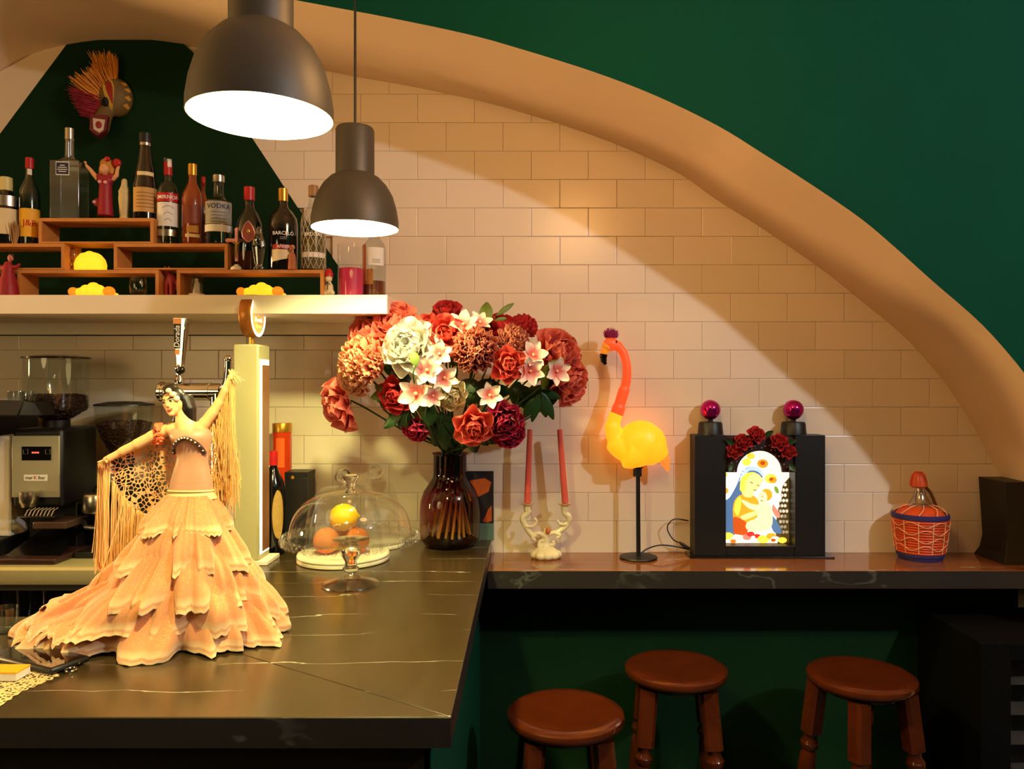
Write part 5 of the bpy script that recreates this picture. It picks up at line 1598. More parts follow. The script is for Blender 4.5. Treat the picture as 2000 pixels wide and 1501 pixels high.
# hair swept over the crown and down behind the neck
mb = MB().ell((1 * sd, 5 * sd, 8 * sd), (22 * sd, 21 * sd, 23 * sd), 22, 14, HR)
mb.ell((10 * sd, 10 * sd, -6 * sd), (14 * sd, 15 * sd, 24 * sd), 18, 12, HR).ell((-3 * sd, 6 * sd, 26 * sd), (16 * sd, 15 * sd, 11 * sd), 18, 10, HR)
mb.tube([dl_(355, 775, 10 * sd), dl_(366, 800, 6 * sd), dl_(371, 822, 5 * sd), dl_(376, 838, 8 * sd)], [17 * sd, 15 * sd, 10 * sd, 5 * sd], 14)
mb.tube([dl_(345, 800, 14 * sd), dl_(340, 822, 12 * sd), dl_(338, 838, 12 * sd)], [10 * sd, 9 * sd, 5 * sd], 12)
blob('hair', mb, M_HAIRB, doll, 0.002, 4)
M_PEARL = mat('pearl_bead', lin(238, 206, 180), 0.3, var=0.05, coat=0.4)
for x, y, r, dy in ((340.5, 762, 5.4, -24), (347.5, 769, 5.9, -22), (353.5, 777.5, 5.9, -19)):
    MB().ell(dl_(x, y, dy * sd), r * sd, 16, 12).obj('bead', M_PEARL, doll)
# dark pearl trim under the bust, shoulder frill


def bod(x, y, out=2.5):
    """point just outside the front of the bodice"""
    tab = sorted((q[0], q[1:]) for q in sec)
    for (ya, A_), (yb_, B_) in zip(tab, tab[1:]):
        if ya <= y <= yb_:
            k_ = (y - ya) / (yb_ - ya)
            cx, w_, r_ = (lerp(p_, q_, k_) for p_, q_ in zip(A_, B_))
            break
    d_ = math.sqrt(max(0.02, 1 - ((x - cx) / w_) ** 2)) * w_ * r_ * 0.72
    return dl_(x, y, -(d_ + out) * sd)


trim = bez([bod(x, y) for x, y in ((342, 884), (346, 872), (355, 862), (364, 856), (371, 852.5), (378, 852), (386, 855), (394, 861), (401, 871), (405, 883))], 4)
MB().tube(trim, 3.4 * sd, 8).obj('dark_trim', mat('plum_velvet', lin(58, 28, 34), 0.7, sheen=0.3), doll)
for i in range(1, len(trim) - 1, 3):
    MB().ell(trim[i] + Vector((0, -3.2 * sd, 0)), 2.0 * sd, 10, 8).obj('trim_pearl', M_PEARL, doll)
mb = MB()
for i in range(11):
    a = 2 * PI * i / 11
    c = dl_(318 + 9 * math.cos(a) * 0.6, 846 + 15 * math.sin(a), -6 * sd)
    mb.sheet(lambda u, v, c=c, a=a: c + Vector(((-4 + 10 * v) * sd * math.cos(u * 6 + a) * 0.6 + (-6 * v) * sd, (-10 * v + 4 * math.sin(u * 9)) * sd, (u - 0.5) * 16 * sd + 2 * sd * math.sin(u * 14 + a))), 8, 3)
mb.obj('shoulder_frill', mat('coral_organza', lin(232, 116, 70), 0.6, var=0.15), doll, angle=180, flip=False, kind='stuff')

# lace shawl
M_SHAWL = lace('peach_lace_shawl', lin(236, 172, 118), 115, 0.115)
M_FRINGE = mat('peach_fringe', lin(240, 184, 116), 0.6, var=0.12)
topL = bez([dl_(206, 902, 6 * sd), dl_(238, 884, 14 * sd), dl_(275, 868, 18 * sd), dl_(315, 850, 20 * sd), dl_(345, 850, 24 * sd), dl_(372, 858, 26 * sd)], 6)
botL = bez([dl_(214, 925, 2 * sd), dl_(232, 962, 8 * sd), dl_(258, 994, 14 * sd), dl_(288, 1004, 18 * sd), dl_(325, 975, 30 * sd), dl_(356, 935, 32 * sd)], 6)
nL = len(topL)


def shawl(top, bot, name):
    k = len(top)

    def fn(u, v):
        f_ = u * (k - 1)
        i = min(int(f_), k - 2)
        a = top[i].lerp(top[i + 1], f_ - i); b = bot[i].lerp(bot[i + 1], f_ - i)
        p = a.lerp(b, v)
        return p + Vector((0, 0.006 * math.sin(u * 17 + 2 * v) * math.sin(PI * v), 0))
    MB().sheet(fn, 60, 24).obj(name, M_SHAWL, doll, angle=180, flip=False)


shawl(topL, botL, 'lace_shawl')
topR = bez([dl_(384, 846, 26 * sd), dl_(405, 820, 22 * sd), dl_(425, 788, 18 * sd), dl_(442, 756, 14 * sd), dl_(455, 730, 4 * sd)], 6)
botR = bez([dl_(398, 940, 34 * sd), dl_(415, 948, 30 * sd), dl_(430, 935, 26 * sd), dl_(440, 900, 22 * sd), dl_(452, 830, 12 * sd)], 6)
shawl(topR, botR, 'lace_shawl')
# twisted edge along the arms
MB().tube([p + Vector((0, -8 * sd, 2 * sd)) for p in topL[:24]], 0.0042, 8).obj('shawl_edge', M_FRINGE, doll)
mb = MB()
rr = random.Random(5)


def strand(p0, length, sway, r=0.00062, lean=0.0):
    n_ = 7
    pts = []
    for i in range(n_ + 1):
        t = i / n_
        pts.append(p0 + Vector((lean * t + sway[0] * t * t + 0.0012 * math.sin(t * 7 + sway[2]), sway[1] * t, -length * t)))
    mb.tube(pts, [r] * n_ + [r * 1.5], 3, caps=False)


for i in range(330):
    u = rr.random() ** 1.5
    f_ = u * (len(botL) - 8)
    k = int(f_)
    p0 = botL[k].lerp(botL[k + 1], f_ - k) if u > 0.10 else dl_(rr.uniform(196, 214), rr.uniform(896, 915), rr.uniform(-8, 6) * sd)
    ln = (rr.uniform(185, 205) if u <= 0.1 else interp([(0.1, 175), (0.4, 120), (0.7, 70), (1.0, 55)], u) * rr.uniform(0.85, 1.1)) * sd
    p0 = p0 + Vector((0, rr.uniform(-0.006, 0.004), 0))
    strand(p0, min(ln, p0.z - 0.02), (rr.uniform(-0.006, 0.004), rr.uniform(-0.012, 0.0), rr.uniform(0, 6)))
strand(dl_(198, 905, -6 * sd), 170 * sd, (-0.012, -0.01, 1.0), 0.0009)
strand(dl_(262, 925, -30 * sd), 190 * sd, (-0.045, -0.03, 1.0), 0.0013)
mb.obj('fringe', M_FRINGE, doll, kind='stuff', flip=False)
mb = MB()
for i in range(300):
    u = rr.random() ** 0.62
    f_ = u * (len(topR) - 2)
    k = int(f_)
    p0 = topR[k].lerp(topR[k + 1], f_ - k) + Vector((rr.uniform(-2, 3) * sd, rr.uniform(-14, 2) * sd, rr.uniform(-6, 4) * sd))
    ln = interp([(0, 40), (0.4, 90), (0.7, 170), (1.0, 285)], u) * rr.uniform(0.5, 1.0) * sd
    strand(p0, ln, (rr.uniform(-0.004, 0.010), rr.uniform(-0.012, 0.006), rr.uniform(0, 6)), 0.00062, rr.uniform(-0.003, 0.006))
for i in range(110):
    p0 = dl_(rr.uniform(408, 462), rr.uniform(880, 940), rr.uniform(6, 24) * sd)
    strand(p0, rr.uniform(40, 75) * sd, (rr.uniform(-0.006, 0.006), 0, rr.uniform(0, 6)), 0.0008)
for i in range(14):
    strand(dl_(456, 728, -4 * sd), rr.uniform(6, 20) * sd, (rr.uniform(-0.012, 0.016), 0, 0), 0.0008, rr.uniform(-0.01, 0.022))
mb.obj('fringe', M_FRINGE, doll, kind='stuff', flip=False)

# ------------------------------------------------------------------ bouquet
def petal(L_, W, cup, curl, n=6, m=5, ruff=0.0, ph=0.0, tip=1.0):
    """petal along +Z, cupped towards -Y; returns vertices, faces, uvs"""
    vs, fs, uv = [], [], []
    for j in range(n + 1):
        t = j / n
        w = W * (math.sin(PI * min(1, (0.10 + 0.90 * t) ** 0.8 * (0.5 + 0.5 * tip * 0.98)))) if tip == 1.0 else W * math.sin(PI * (0.06 + 0.90 * t)) ** 0.8
        if tip == 1.0:
            w = W * (t ** 0.45) * (1 - 0.55 * t ** 4) + W * 0.10
        for i in range(m):
            x = (i / (m - 1) - 0.5) * 2
            z = L_ * t * (1 - 0.10 * x * x * (1 if tip == 1.0 else 0.0))
            y = -cup * W * x * x * (0.4 + 0.6 * t) - curl * L_ * t * t + ruff * L_ * t * t * math.sin(3.1 * x + ph)
            vs.append(Vector((w * x * (1 - 0.15 * abs(cup)), y, z))); uv.append((i / (m - 1), t))
    for j in range(n):
        for i in range(m - 1):
            fs.append((j * m + i, j * m + i + 1, (j + 1) * m + i + 1, (j + 1) * m + i))
    return vs, fs, uv


def aim(d):
    return Vector(d).to_track_quat('Z', 'Y').to_matrix().to_4x4()


def full_bloom(R, layers, seed, ruff=0.06, base=0.25):
    """rose / peony: petals from closed centre to open rim, axis +Z"""
    rnd = random.Random(seed)
    mb = MB()
    for k, (cnt, open_, ln, wd) in enumerate(layers):
        for i in range(cnt):
            a = 2 * PI * (i + 0.5 * (k % 2)) / cnt + rnd.uniform(-0.15, 0.15)
            vs, fs, uv = petal(R * ln * rnd.uniform(0.92, 1.06), R * wd * 1.3, 0.62, 0.30 - 0.26 * open_, 6, 7, ruff, rnd.uniform(0, 6))
            T = Matrix.Rotation(a, 4, 'Z') @ Matrix.Translation((0, R * 0.06 * (k + 0.5), 0)) @ Matrix.Rotation(-open_ * rnd.uniform(0.92, 1.08), 4, 'X')
            mb.add(vs, fs, T, uv)
    return mb


LAY_PEONY = [(5, 0.12, 0.80, 0.34), (6, 0.35, 0.88, 0.38), (8, 0.62, 0.95, 0.42), (9, 0.95, 1.0, 0.44), (9, 1.30, 1.0, 0.46)]
LAY_ROSE = [(4, 0.06, 0.82, 0.30), (5, 0.22, 0.86, 0.36), (5, 0.48, 0.90, 0.44), (6, 0.80, 0.95, 0.48), (6, 1.15, 0.98, 0.50)]
LAY_BALL = [(5, 0.10, 0.95, 0.36), (7, 0.32, 1.0, 0.42), (8, 0.55, 1.0, 0.46), (9, 0.85, 0.98, 0.46), (9, 1.2, 0.9, 0.44)]


def glow(m, k=0.4):
    nt = m.node_tree
    b = nt.nodes['Principled BSDF']
    tl_ = nt.nodes.new('ShaderNodeBsdfTranslucent')
    nt.links.new(b.inputs['Base Color'].links[0].from_socket, tl_.inputs[0])
    mx = nt.nodes.new('ShaderNodeMixShader')
    mx.inputs[0].default_value = k
    nt.links.new(b.outputs[0], mx.inputs[1])
    nt.links.new(tl_.outputs[0], mx.inputs[2])
    nt.links.new(mx.outputs[0], nt.nodes['Material Output'].inputs[0])
    return m


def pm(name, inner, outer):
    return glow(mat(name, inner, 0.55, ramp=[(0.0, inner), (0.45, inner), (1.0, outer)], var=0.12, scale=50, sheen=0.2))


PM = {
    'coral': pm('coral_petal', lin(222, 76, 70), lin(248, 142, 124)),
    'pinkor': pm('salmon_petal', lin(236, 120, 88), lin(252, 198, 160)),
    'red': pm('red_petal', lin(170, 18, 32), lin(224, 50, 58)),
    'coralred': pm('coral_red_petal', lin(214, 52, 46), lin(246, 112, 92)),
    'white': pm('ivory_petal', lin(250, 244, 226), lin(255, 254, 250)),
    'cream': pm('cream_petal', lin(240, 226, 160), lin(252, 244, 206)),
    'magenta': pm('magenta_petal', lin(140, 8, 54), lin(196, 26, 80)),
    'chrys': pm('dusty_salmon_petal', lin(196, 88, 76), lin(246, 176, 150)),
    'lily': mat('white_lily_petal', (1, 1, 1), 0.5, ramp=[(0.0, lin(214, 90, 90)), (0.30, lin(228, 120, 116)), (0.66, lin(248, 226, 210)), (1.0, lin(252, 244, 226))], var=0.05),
}
M_LEAF = mat('dark_green_leaf', lin(30, 62, 24), 0.4, var=0.35, scale=30)
M_LEAFL = mat('olive_leaf', lin(96, 116, 36), 0.45, var=0.25, scale=30)
M_STEM = mat('green_stem', lin(52, 78, 30), 0.6, var=0.2)
NECK = Vector((VX, VD, ZC + HV))


def stem_to(loc, axis, parent, name='stem', r=0.0032):
    """stalk from the flower head down into the vase neck, in the flower's frame"""
    a = random.uniform(0, 2 * PI)
    q = NECK + Vector((0.032 * math.cos(a), 0.032 * math.sin(a), 0.0))
    back = loc - Vector(axis).normalized() * 0.05
    pts = bez([loc, back, back.lerp(q, 0.55) + Vector((0, 0, -0.01)), q, q + Vector((0, 0, -0.05))], 5)
    MB().tube([p - loc for p in pts], r, 6).obj(name, M_STEM, parent)


def flower(kind, label, px, py, d, rpx, axis, m, seed, cat):
    loc = P(px, py, d)
    R = rpx * d / FPX * (1.0 if kind == 'lily' else 1.13)
    t = thing(kind, label, cat, tuple(loc), group='flowers of the bouquet')
    A = aim(axis)
    if kind in ('peony', 'rose', 'ball_rose'):
        lay = {'peony': LAY_PEONY, 'rose': LAY_ROSE, 'ball_rose': LAY_BALL}[kind]
        b = full_bloom(R, lay, seed, 0.09 if kind == 'peony' else 0.05)
        off = Matrix.Translation((0, 0, -R * 0.45))
        b.v = [A @ off @ p for p in b.v]
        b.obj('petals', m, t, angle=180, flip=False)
        MB().ell(A @ Vector((0, 0, -R * 0.45)), R * 0.16, 10, 8).obj('calyx', M_STEM, t)
    elif kind == 'chrysanthemum':
        rnd = random.Random(seed)
        mb = MB()
        N = 150
        for i in range(N):
            z = 1 - 1.05 * (i + 0.5) / N
            ph = i * 2.39996
            dr = Vector((math.sqrt(max(0, 1 - z * z)) * math.cos(ph), math.sqrt(max(0, 1 - z * z)) * math.sin(ph), z)).normalized()
            vs, fs, uv = petal(R * rnd.uniform(0.50, 0.62), R * 0.135, 0.75, 0.30, 5, 5)
            d2 = (dr + Vector((0, 0, 0.42)) + Vector((rnd.uniform(-.15, .15), rnd.uniform(-.15, .15), 0))).normalized()
            yo = dr - d2 * dr.dot(d2)
            yo = (yo if yo.length > 0.05 else d2.orthogonal()).normalized()
            xo = yo.cross(d2).normalized()
            T = Matrix(((xo.x, yo.x, d2.x, 0), (xo.y, yo.y, d2.y, 0), (xo.z, yo.z, d2.z, 0), (0, 0, 0, 1)))
            mb.add(vs, fs, Matrix.Translation(dr * R * 0.44) @ T, uv)
        off = Matrix.Translation((0, 0, -R * 0.2))
        mb.v = [A @ off @ p for p in mb.v]
        mb.obj('petals', m, t, angle=180, flip=False)
        MB().ell(A @ Vector((0, 0, -R * 0.2)), R * 0.52, 16, 10).obj('core', m, t)
    elif kind == 'lily':
        for i in range(6):
            vs, fs, uv = petal(R * 1.04, R * (0.36 if i % 2 else 0.30), 0.30, -0.02, 7, 5, 0.0, 0.0, 0.0)
            T = A @ Matrix.Rotation(2 * PI * i / 6 + seed * 0.7, 4, 'Z') @ Matrix.Translation((0, 0, -R * 0.18 + (0.002 if i % 2 else 0))) @ Matrix.Rotation(-1.18, 4, 'X')
            MB().add(vs, fs, T, uv).obj('petal', m, t, angle=180, flip=False)
        mb = MB().ell(A @ Vector((0, 0, 0.02 * R)), R * 0.11, 10, 8)
        mb.tube([A @ Vector((0, 0, -0.2 * R)), A @ Vector((0, 0, 0.05 * R))], R * 0.06, 8)
        mb.obj('pistil', mat('lily_pistil', lin(236, 180, 140), 0.5) if 'lily_pistil' not in MATS else MATS['lily_pistil'], t)
    stem_to(loc - A.to_3x3() @ Vector((0, 0, R * 0.4)) * 0, axis, t)
    return t


FW = [  # kind, label, px, py, depth, radius px, facing, colour, category
    ('peony', 'deep coral peony at the upper left under the shelf corner', 716, 648, 2.40, 40, (-0.5, -0.7, 0.4), 'coral', 'peony'),
    ('peony', 'bright coral peony touching the end of the white shelf', 768, 632, 2.36, 42, (-0.2, -0.9, 0.5), 'coral', 'peony'),
    ('ball_rose', 'large white peony, the biggest pale bloom', 800, 676, 2.28, 50, (-0.15, -1, 0.25), 'white', 'peony'),
    ('chrysanthemum', 'large salmon-orange bloom at the left of the bouquet', 712, 708, 2.30, 54, (-0.45, -0.9, 0.15), 'pinkor', 'chrysanthemum'),
    ('ball_rose', 'salmon bloom hanging below the large orange bloom', 690, 742, 2.31, 32, (-0.5, -0.7, -0.35), 'pinkor', 'peony'),
    ('peony', 'coral peony seen from behind at the far left', 660, 794, 2.38, 42, (-0.75, -0.55, -0.35), 'coral', 'peony'),
    ('rose', 'dark red rose at the very top', 872, 608, 2.42, 27, (0.0, -0.7, 0.7), 'red', 'rose'),
    ('rose', 'coral rose beside the large white peony', 868, 652, 2.30, 36, (0.05, -1, 0.3), 'coralred', 'rose'),
    ('rose', 'coral-red rose half hidden behind the white peony', 836, 640, 2.38, 30, (-0.1, -0.8, 0.5), 'coralred', 'rose'),
    ('lily', 'white lily below the dark red top rose', 905, 632, 2.31, 32, (0.15, -0.8, 0.6), 'lily', 'lily'),
    ('lily', 'pale lily at the top beside the olive leaf', 938, 628, 2.36, 26, (0.3, -0.7, 0.7), 'lily', 'lily'),
    ('chrysanthemum', 'large dusty salmon chrysanthemum in the middle', 928, 684, 2.28, 50, (0.05, -1, 0.15), 'chrys', 'chrysanthemum'),
    ('chrysanthemum', 'smaller salmon chrysanthemum right of the middle one', 1000, 668, 2.33, 36, (0.3, -0.9, 0.35), 'chrys', 'chrysanthemum'),
    ('peony', 'dark red peony behind the two chrysanthemums', 978, 638, 2.42, 34, (0.2, -0.6, 0.8), 'red', 'peony'),
    ('chrysanthemum', 'fuzzy crimson bloom at the upper right', 1022, 640, 2.45, 30, (0.5, -0.5, 0.7), 'red', 'chrysanthemum'),
    ('rose', 'bright red rose between chrysanthemum and right-hand lilies', 993, 711, 2.26, 30, (0.15, -1, 0.05), 'coralred', 'rose'),
    ('lily', 'upper lily of the right-hand cluster', 1042, 692, 2.30, 30, (0.3, -0.9, 0.3), 'lily', 'lily'),
    ('lily', 'lower lily of the right-hand cluster', 1036, 724, 2.28, 30, (0.25, -0.95, -0.1), 'lily', 'lily'),
    ('lily', 'rightmost lily in front of the large red peony', 1088, 724, 2.30, 30, (0.45, -0.9, -0.1), 'lily', 'lily'),
    ('peony', 'large red peony at the right edge', 1092, 690, 2.40, 46, (0.6, -0.7, 0.35), 'coral', 'peony'),
    ('peony', 'red peony drooping at the lower right edge', 1114, 745, 2.42, 40, (0.75, -0.6, -0.15), 'coral', 'peony'),
    ('lily', 'lily touching the right side of the white peony', 858, 690, 2.24, 29, (0.0, -1, 0.15), 'lily', 'lily'),
    ('lily', 'large white lily at the centre left', 834, 722, 2.22, 34, (-0.05, -1, 0.1), 'lily', 'lily'),
    ('lily', 'lily right of the central white lily', 868, 737, 2.23, 30, (0.2, -0.95, -0.1), 'lily', 'lily'),
    ('lily', 'largest pink-throated lily above the green leaf', 812, 768, 2.22, 38, (-0.1, -1, -0.05), 'lily', 'lily'),
    ('lily', 'small lily overlapping the largest lily', 846, 772, 2.21, 24, (0.35, -0.85, -0.25), 'lily', 'lily'),
    ('lily', 'single lily alone in the dark middle right', 957, 771, 2.22, 28, (0.05, -1, 0.0), 'lily', 'lily'),
    ('ball_rose', 'cream rose below the lilies', 880, 770, 2.27, 30, (0.1, -0.9, -0.3), 'cream', 'rose'),
    ('rose', 'deep red rose half hidden behind the largest lily', 772, 772, 2.32, 32, (-0.3, -0.9, -0.2), 'red', 'rose'),
    ('rose', 'coral-red rose hanging low near the vase neck', 925, 832, 2.26, 35, (0.05, -0.9, -0.35), 'coralred', 'rose'),
    ('peony', 'magenta carnation hanging at the lower right', 984, 822, 2.30, 32, (0.3, -0.9, -0.2), 'magenta', 'carnation'),
    ('peony', 'dark magenta bloom lowest on the right', 998, 848, 2.33, 26, (0.4, -0.7, -0.5), 'magenta', 'carnation'),
    ('peony', 'small magenta bloom peeking out at the lower left', 808, 838, 2.36, 22, (-0.4, -0.7, -0.5), 'magenta', 'carnation'),
]
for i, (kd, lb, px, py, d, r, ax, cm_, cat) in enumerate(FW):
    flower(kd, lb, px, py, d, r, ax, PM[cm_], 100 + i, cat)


def leaf_mesh(L_, W, seed, fold=0.25, curl=0.25):
    vs, fs, uv = petal(L_, W, fold, curl, 7, 5, 0.0, 0.0, 0.0)
    return vs, fs, uv


def spray(label, px, py, d, leaves, m):
    """leafy twig: leaves are (px, py, depth offset, length px, width px)"""
    loc = P(px, py, d)
    t = thing('leaf_spray', label, 'foliage', tuple(loc), group='foliage of the bouquet')
    for k, (x, y, dd, ln, wd) in enumerate(leaves):
        tip = P(x, y, d + dd)
        v = (tip - loc)
        L_ = max(v.length, 0.01)
        vs, fs, uv = leaf_mesh(ln * d / FPX, wd * d / FPX * 0.5, k)
        base = tip - v.normalized() * ln * d / FPX
        q = v.normalized().to_track_quat('Z', 'Y').to_matrix().to_4x4()
        # turn the blade towards the lens
        Y = Vector((0.1 * math.sin(k * 2.1), -1, 0.35 * math.cos(k * 1.3)))
        z_ = v.normalized(); x_ = Y.cross(z_).normalized(); y_ = z_.cross(x_)
        q = Matrix(((x_.x, y_.x, z_.x, 0), (x_.y, y_.y, z_.y, 0), (x_.z, y_.z, z_.z, 0), (0, 0, 0, 1)))
        T = Matrix.Translation(base - loc) @ q
        MB().add(vs, fs, T, uv).obj('leaf', m, t, angle=180, flip=False)
        MB().tube([Vector((0, 0, 0)), (base - loc) * 0.6 + Vector((0, 0.004, 0)), base - loc], 0.0016, 5).obj('twig', M_STEM, t)
    stem_to(loc, (0.1, -0.2, 0.8), t, 'main_stem', 0.0028)
    return t


spray('dark leaves at the lower left below the coral peony', 800, 800, 2.33, [(745, 832, 0, 44, 22), (757, 812, 0, 46, 26), (778, 834, 0, 40, 24), (760, 790, 0, 40, 26), (795, 845, 0.02, 40, 24)], M_LEAF)
spray('glossy leaf hanging under the largest lily', 835, 785, 2.24, [(838, 832, 0, 50, 34), (815, 815, 0.05, 40, 30)], M_LEAF)
spray('olive leaves left of the red rose', 752, 768, 2.33, [(722, 772, 0, 32, 22), (735, 784, 0, 28, 20), (730, 752, 0, 24, 16)], M_LEAFL)
spray('round olive leaf at the top of the bouquet', 948, 632, 2.40, [(950, 588, 0, 44, 28), (1003, 590, 0, 40, 12), (990, 622, 0, 30, 12)], M_LEAFL)
spray('olive leaves above the bright coral peony', 805, 640, 2.40, [(806, 600, 0, 36, 18), (825, 622, 0, 30, 10)], M_LEAFL)
spray('dark leaves behind the right-hand lilies', 1010, 760, 2.38, [(1050, 770, 0, 50, 28), (1085, 762, 0, 50, 24), (1062, 790, 0, 50, 28), (1030, 800, 0, 50, 30), (1005, 790, 0, 46, 30)], M_LEAF)
spray('pointed leaves hanging at the lower right', 1055, 760, 2.36, [(1084, 818, 0, 58, 20), (1040, 824, 0, 56, 18), (1065, 815, 0, 50, 22), (1094, 780, 0, 40, 18), (1024, 815, 0, 44, 22)], M_LEAF)
spray('dark leaves filling the middle under the chrysanthemum', 930, 755, 2.36, [(900, 740, 0, 46, 30), (935, 745, 0, 50, 34), (975, 755, 0, 50, 32), (1000, 770, 0.02, 50, 30), (905, 780, 0, 44, 30), (935, 790, 0, 46, 30)], M_LEAF)
spray('dark leaves above the vase neck on the left', 862, 812, 2.40, [(838, 850, 0, 50, 30), (848, 872, 0, 46, 26), (868, 880, 0, 46, 26), (880, 850, 0, 50, 30), (826, 830, 0, 40, 26)], M_LEAF)
spray('dark leaves above the vase neck on the right', 912, 820, 2.42, [(900, 872, 0, 50, 30), (930, 884, 0, 54, 34), (950, 872, 0, 46, 28), (972, 868, 0, 50, 30), (890, 830, 0, 40, 30)], M_LEAF)
spray('leaves between the white peony and left lilies', 775, 730, 2.34, [(805, 744, 0, 46, 30), (782, 752, 0, 40, 28), (758, 735, 0, 36, 24), (745, 715, 0, 34, 22)], M_LEAF)
spray('small olive leaf in front of the white peony', 812, 712, 2.20, [(806, 684, 0, 30, 20)], M_LEAFL)
spray('olive leaves between lily and chrysanthemum', 885, 705, 2.33, [(889, 684, 0, 30, 22), (876, 700, 0, 24, 18)], M_LEAFL)
spray('olive leaf beside the rightmost lily', 1070, 715, 2.31, [(1092, 702, 0, 28, 16), (1062, 760, 0, 36, 18), (1056, 742, 0, 34, 18)], M_LEAFL)
spray('dark leaves at the right beneath the drooping peony', 1085, 755, 2.42, [(1098, 772, 0, 44, 20), (1078, 792, 0, 44, 22), (1062, 668, 0, 50, 16)], M_LEAF)


# ------------------------------------------------------------------ candlestick
CD_ = 2.615
s6 = CD_ / FPX
M_PORC = mat('ivory_porcelain', lin(238, 226, 180), 0.25, var=0.06, coat=0.4)
M_PGOLD = mat('gilt_rim', lin(206, 150, 60), 0.35, 0.5)
ck = thing('candlestick', 'ornate ivory porcelain two-armed candlestick with curling arms', 'candlestick', ((1066 - CX) * s6, CD_, ZL))
zL6 = CY - (ZL - EZ) / s6


def kl(x, y, dy=0.0, cx=1066):
    return Vector(((x - cx) * s6, dy, (1085 - y) * s6))


mb = MB()
for i in range(9):
    a = 2 * PI * i / 9
    mb.ell((20 * s6 * math.cos(a), 15 * s6 * math.sin(a), 7 * s6), (12 * s6, 11 * s6, 9 * s6), 14, 10)
mb.ell((0, 0, 12 * s6), (24 * s6, 18 * s6, 12 * s6)).tube([kl(1066, 1068), kl(1066, 1055), kl(1066, 1040), kl(1067, 1028)], [13 * s6, 7 * s6, 6 * s6, 5 * s6], 14)
mb.tube(bez([kl(1066, 1045), kl(1052, 1036, -3 * s6), kl(1040, 1040), kl(1028, 1026), kl(1021, 1008), kl(1030, 998), kl(1034, 990)], 6), [4.5 * s6] * 12 + [5.5 * s6] * 10 + [6.5 * s6] * 15, 12)
mb.tube(bez([kl(1066, 1045), kl(1076, 1036, -3 * s6), kl(1090, 1034), kl(1106, 1022), kl(1112, 1006), kl(1104, 998), kl(1102, 990)], 6), [4.5 * s6] * 12 + [5.5 * s6] * 10 + [6.5 * s6] * 15, 12)
for pts in ([(1028, 1022), (1040, 1022), (1048, 1014), (1044, 1006)], [(1106, 1018), (1094, 1018), (1088, 1010)], [(1060, 1058), (1052, 1062), (1054, 1052), (1060, 1050)], [(1074, 1058), (1082, 1058), (1080, 1050)], [(1046, 1050), (1040, 1046), (1046, 1040)], [(1088, 1046), (1094, 1040), (1086, 1036)]):
    mb.tube(bez([kl(x, y, -4 * s6) for x, y in pts], 5), 3.2 * s6, 10)
blob('scrolled_body', mb, M_PORC, ck, 0.0021, 3)
for cx in (1030, 1103):
    T = Matrix.Translation(kl(cx, 994))
    MB().lathe([(0, 0), (6 * s6, 0), (7.5 * s6, 4 * s6), (7.5 * s6, 10 * s6), (10.5 * s6, 13 * s6), (13 * s6, 14 * s6), (13 * s6, 15.2 * s6), (8 * s6, 15 * s6), (7 * s6, 13 * s6), (0, 11 * s6)], 28, T).obj('candle_cup', M_PORC, ck)
    MB().tube([kl(cx + 13 * math.cos(a), 979.3, 13 * s6 * math.sin(a)) for a in [2 * PI * i / 28 for i in range(29)]], 0.7 * s6, 6, caps=False).obj('gilt_rim', M_PGOLD, ck)
MB().ell(kl(1070, 1031, -7 * s6), (5 * s6, 4 * s6, 7 * s6), 12, 8).obj('flower_knob', mat('russet_glaze', lin(196, 110, 60), 0.3), ck)
M_CNDL = mat('salmon_wax', lin(222, 96, 80), 0.45, var=0.05)
for lb, x0, x1, yt in (('salmon taper candle in the left cup, leaning right', 1030, 1035, 838), ('salmon taper candle in the right cup, leaning left', 1104, 1093, 838)):
    p0 = P(x0, 980.5, CD_); p1 = P(x1, yt, CD_ - 0.004)
    t = thing('taper_candle', lb, 'candle', tuple(p0), group='taper candles')
    v = p1 - p0
    MB().tube([Vector(), v * 0.5, v], [6.6 * s6, 6.0 * s6, 5.2 * s6], 18).obj('wax', M_CNDL, t)
    MB().tube([v, v + Vector((0.0005, 0, 0.005))], 0.0007, 6).obj('wick', M_BLACK, t)

# ------------------------------------------------------------------ flamingo lamp
FD = 2.612
sf = FD / FPX
fl = thing('flamingo_lamp', 'glowing flamingo lamp on a thin black pole with purple tuft', 'lamp', ((1247 - CX) * sf, FD, ZL))
zFL = CY - (ZL - EZ) / sf


def fl_(x, y, dy=0.0):
    return Vector(((x - 1247) * sf, dy, (zFL - y) * sf))


M_FBODY = mat('glowing_yellow_plastic', lin(250, 180, 50), 0.4, emit=(1.0, 0.235, 0.004), es=1.5, var=0.03)
M_FNECK = mat('coral_plastic', lin(238, 84, 44), 0.4, emit=(1.0, 0.10, 0.02), es=0.5, var=0.03)
M_FTAIL = mat('glowing_orange_plastic', lin(244, 110, 40), 0.4, emit=(1.0, 0.16, 0.02), es=1.2, var=0.03)
mb = MB()
mb.tube(bez([fl_(1205, 806), fl_(1197, 830), fl_(1204, 862), fl_(1226, 880), fl_(1250, 876)], 6), [13 * sf] * 6 + [16 * sf] * 6 + [23 * sf] * 6 + [34 * sf] * 7, 22)
mb.ell(fl_(1252, 864), (46 * sf, 36 * sf, 44 * sf), 28, 18).ell(fl_(1268, 868), (34 * sf, 30 * sf, 40 * sf), 24, 16)
mb.tube([fl_(1262, 866), fl_(1284, 880), fl_(1298, 892)], [38 * sf, 26 * sf, 12 * sf], 20)
blob('body', mb, M_FBODY, fl, 0.0035, 8)
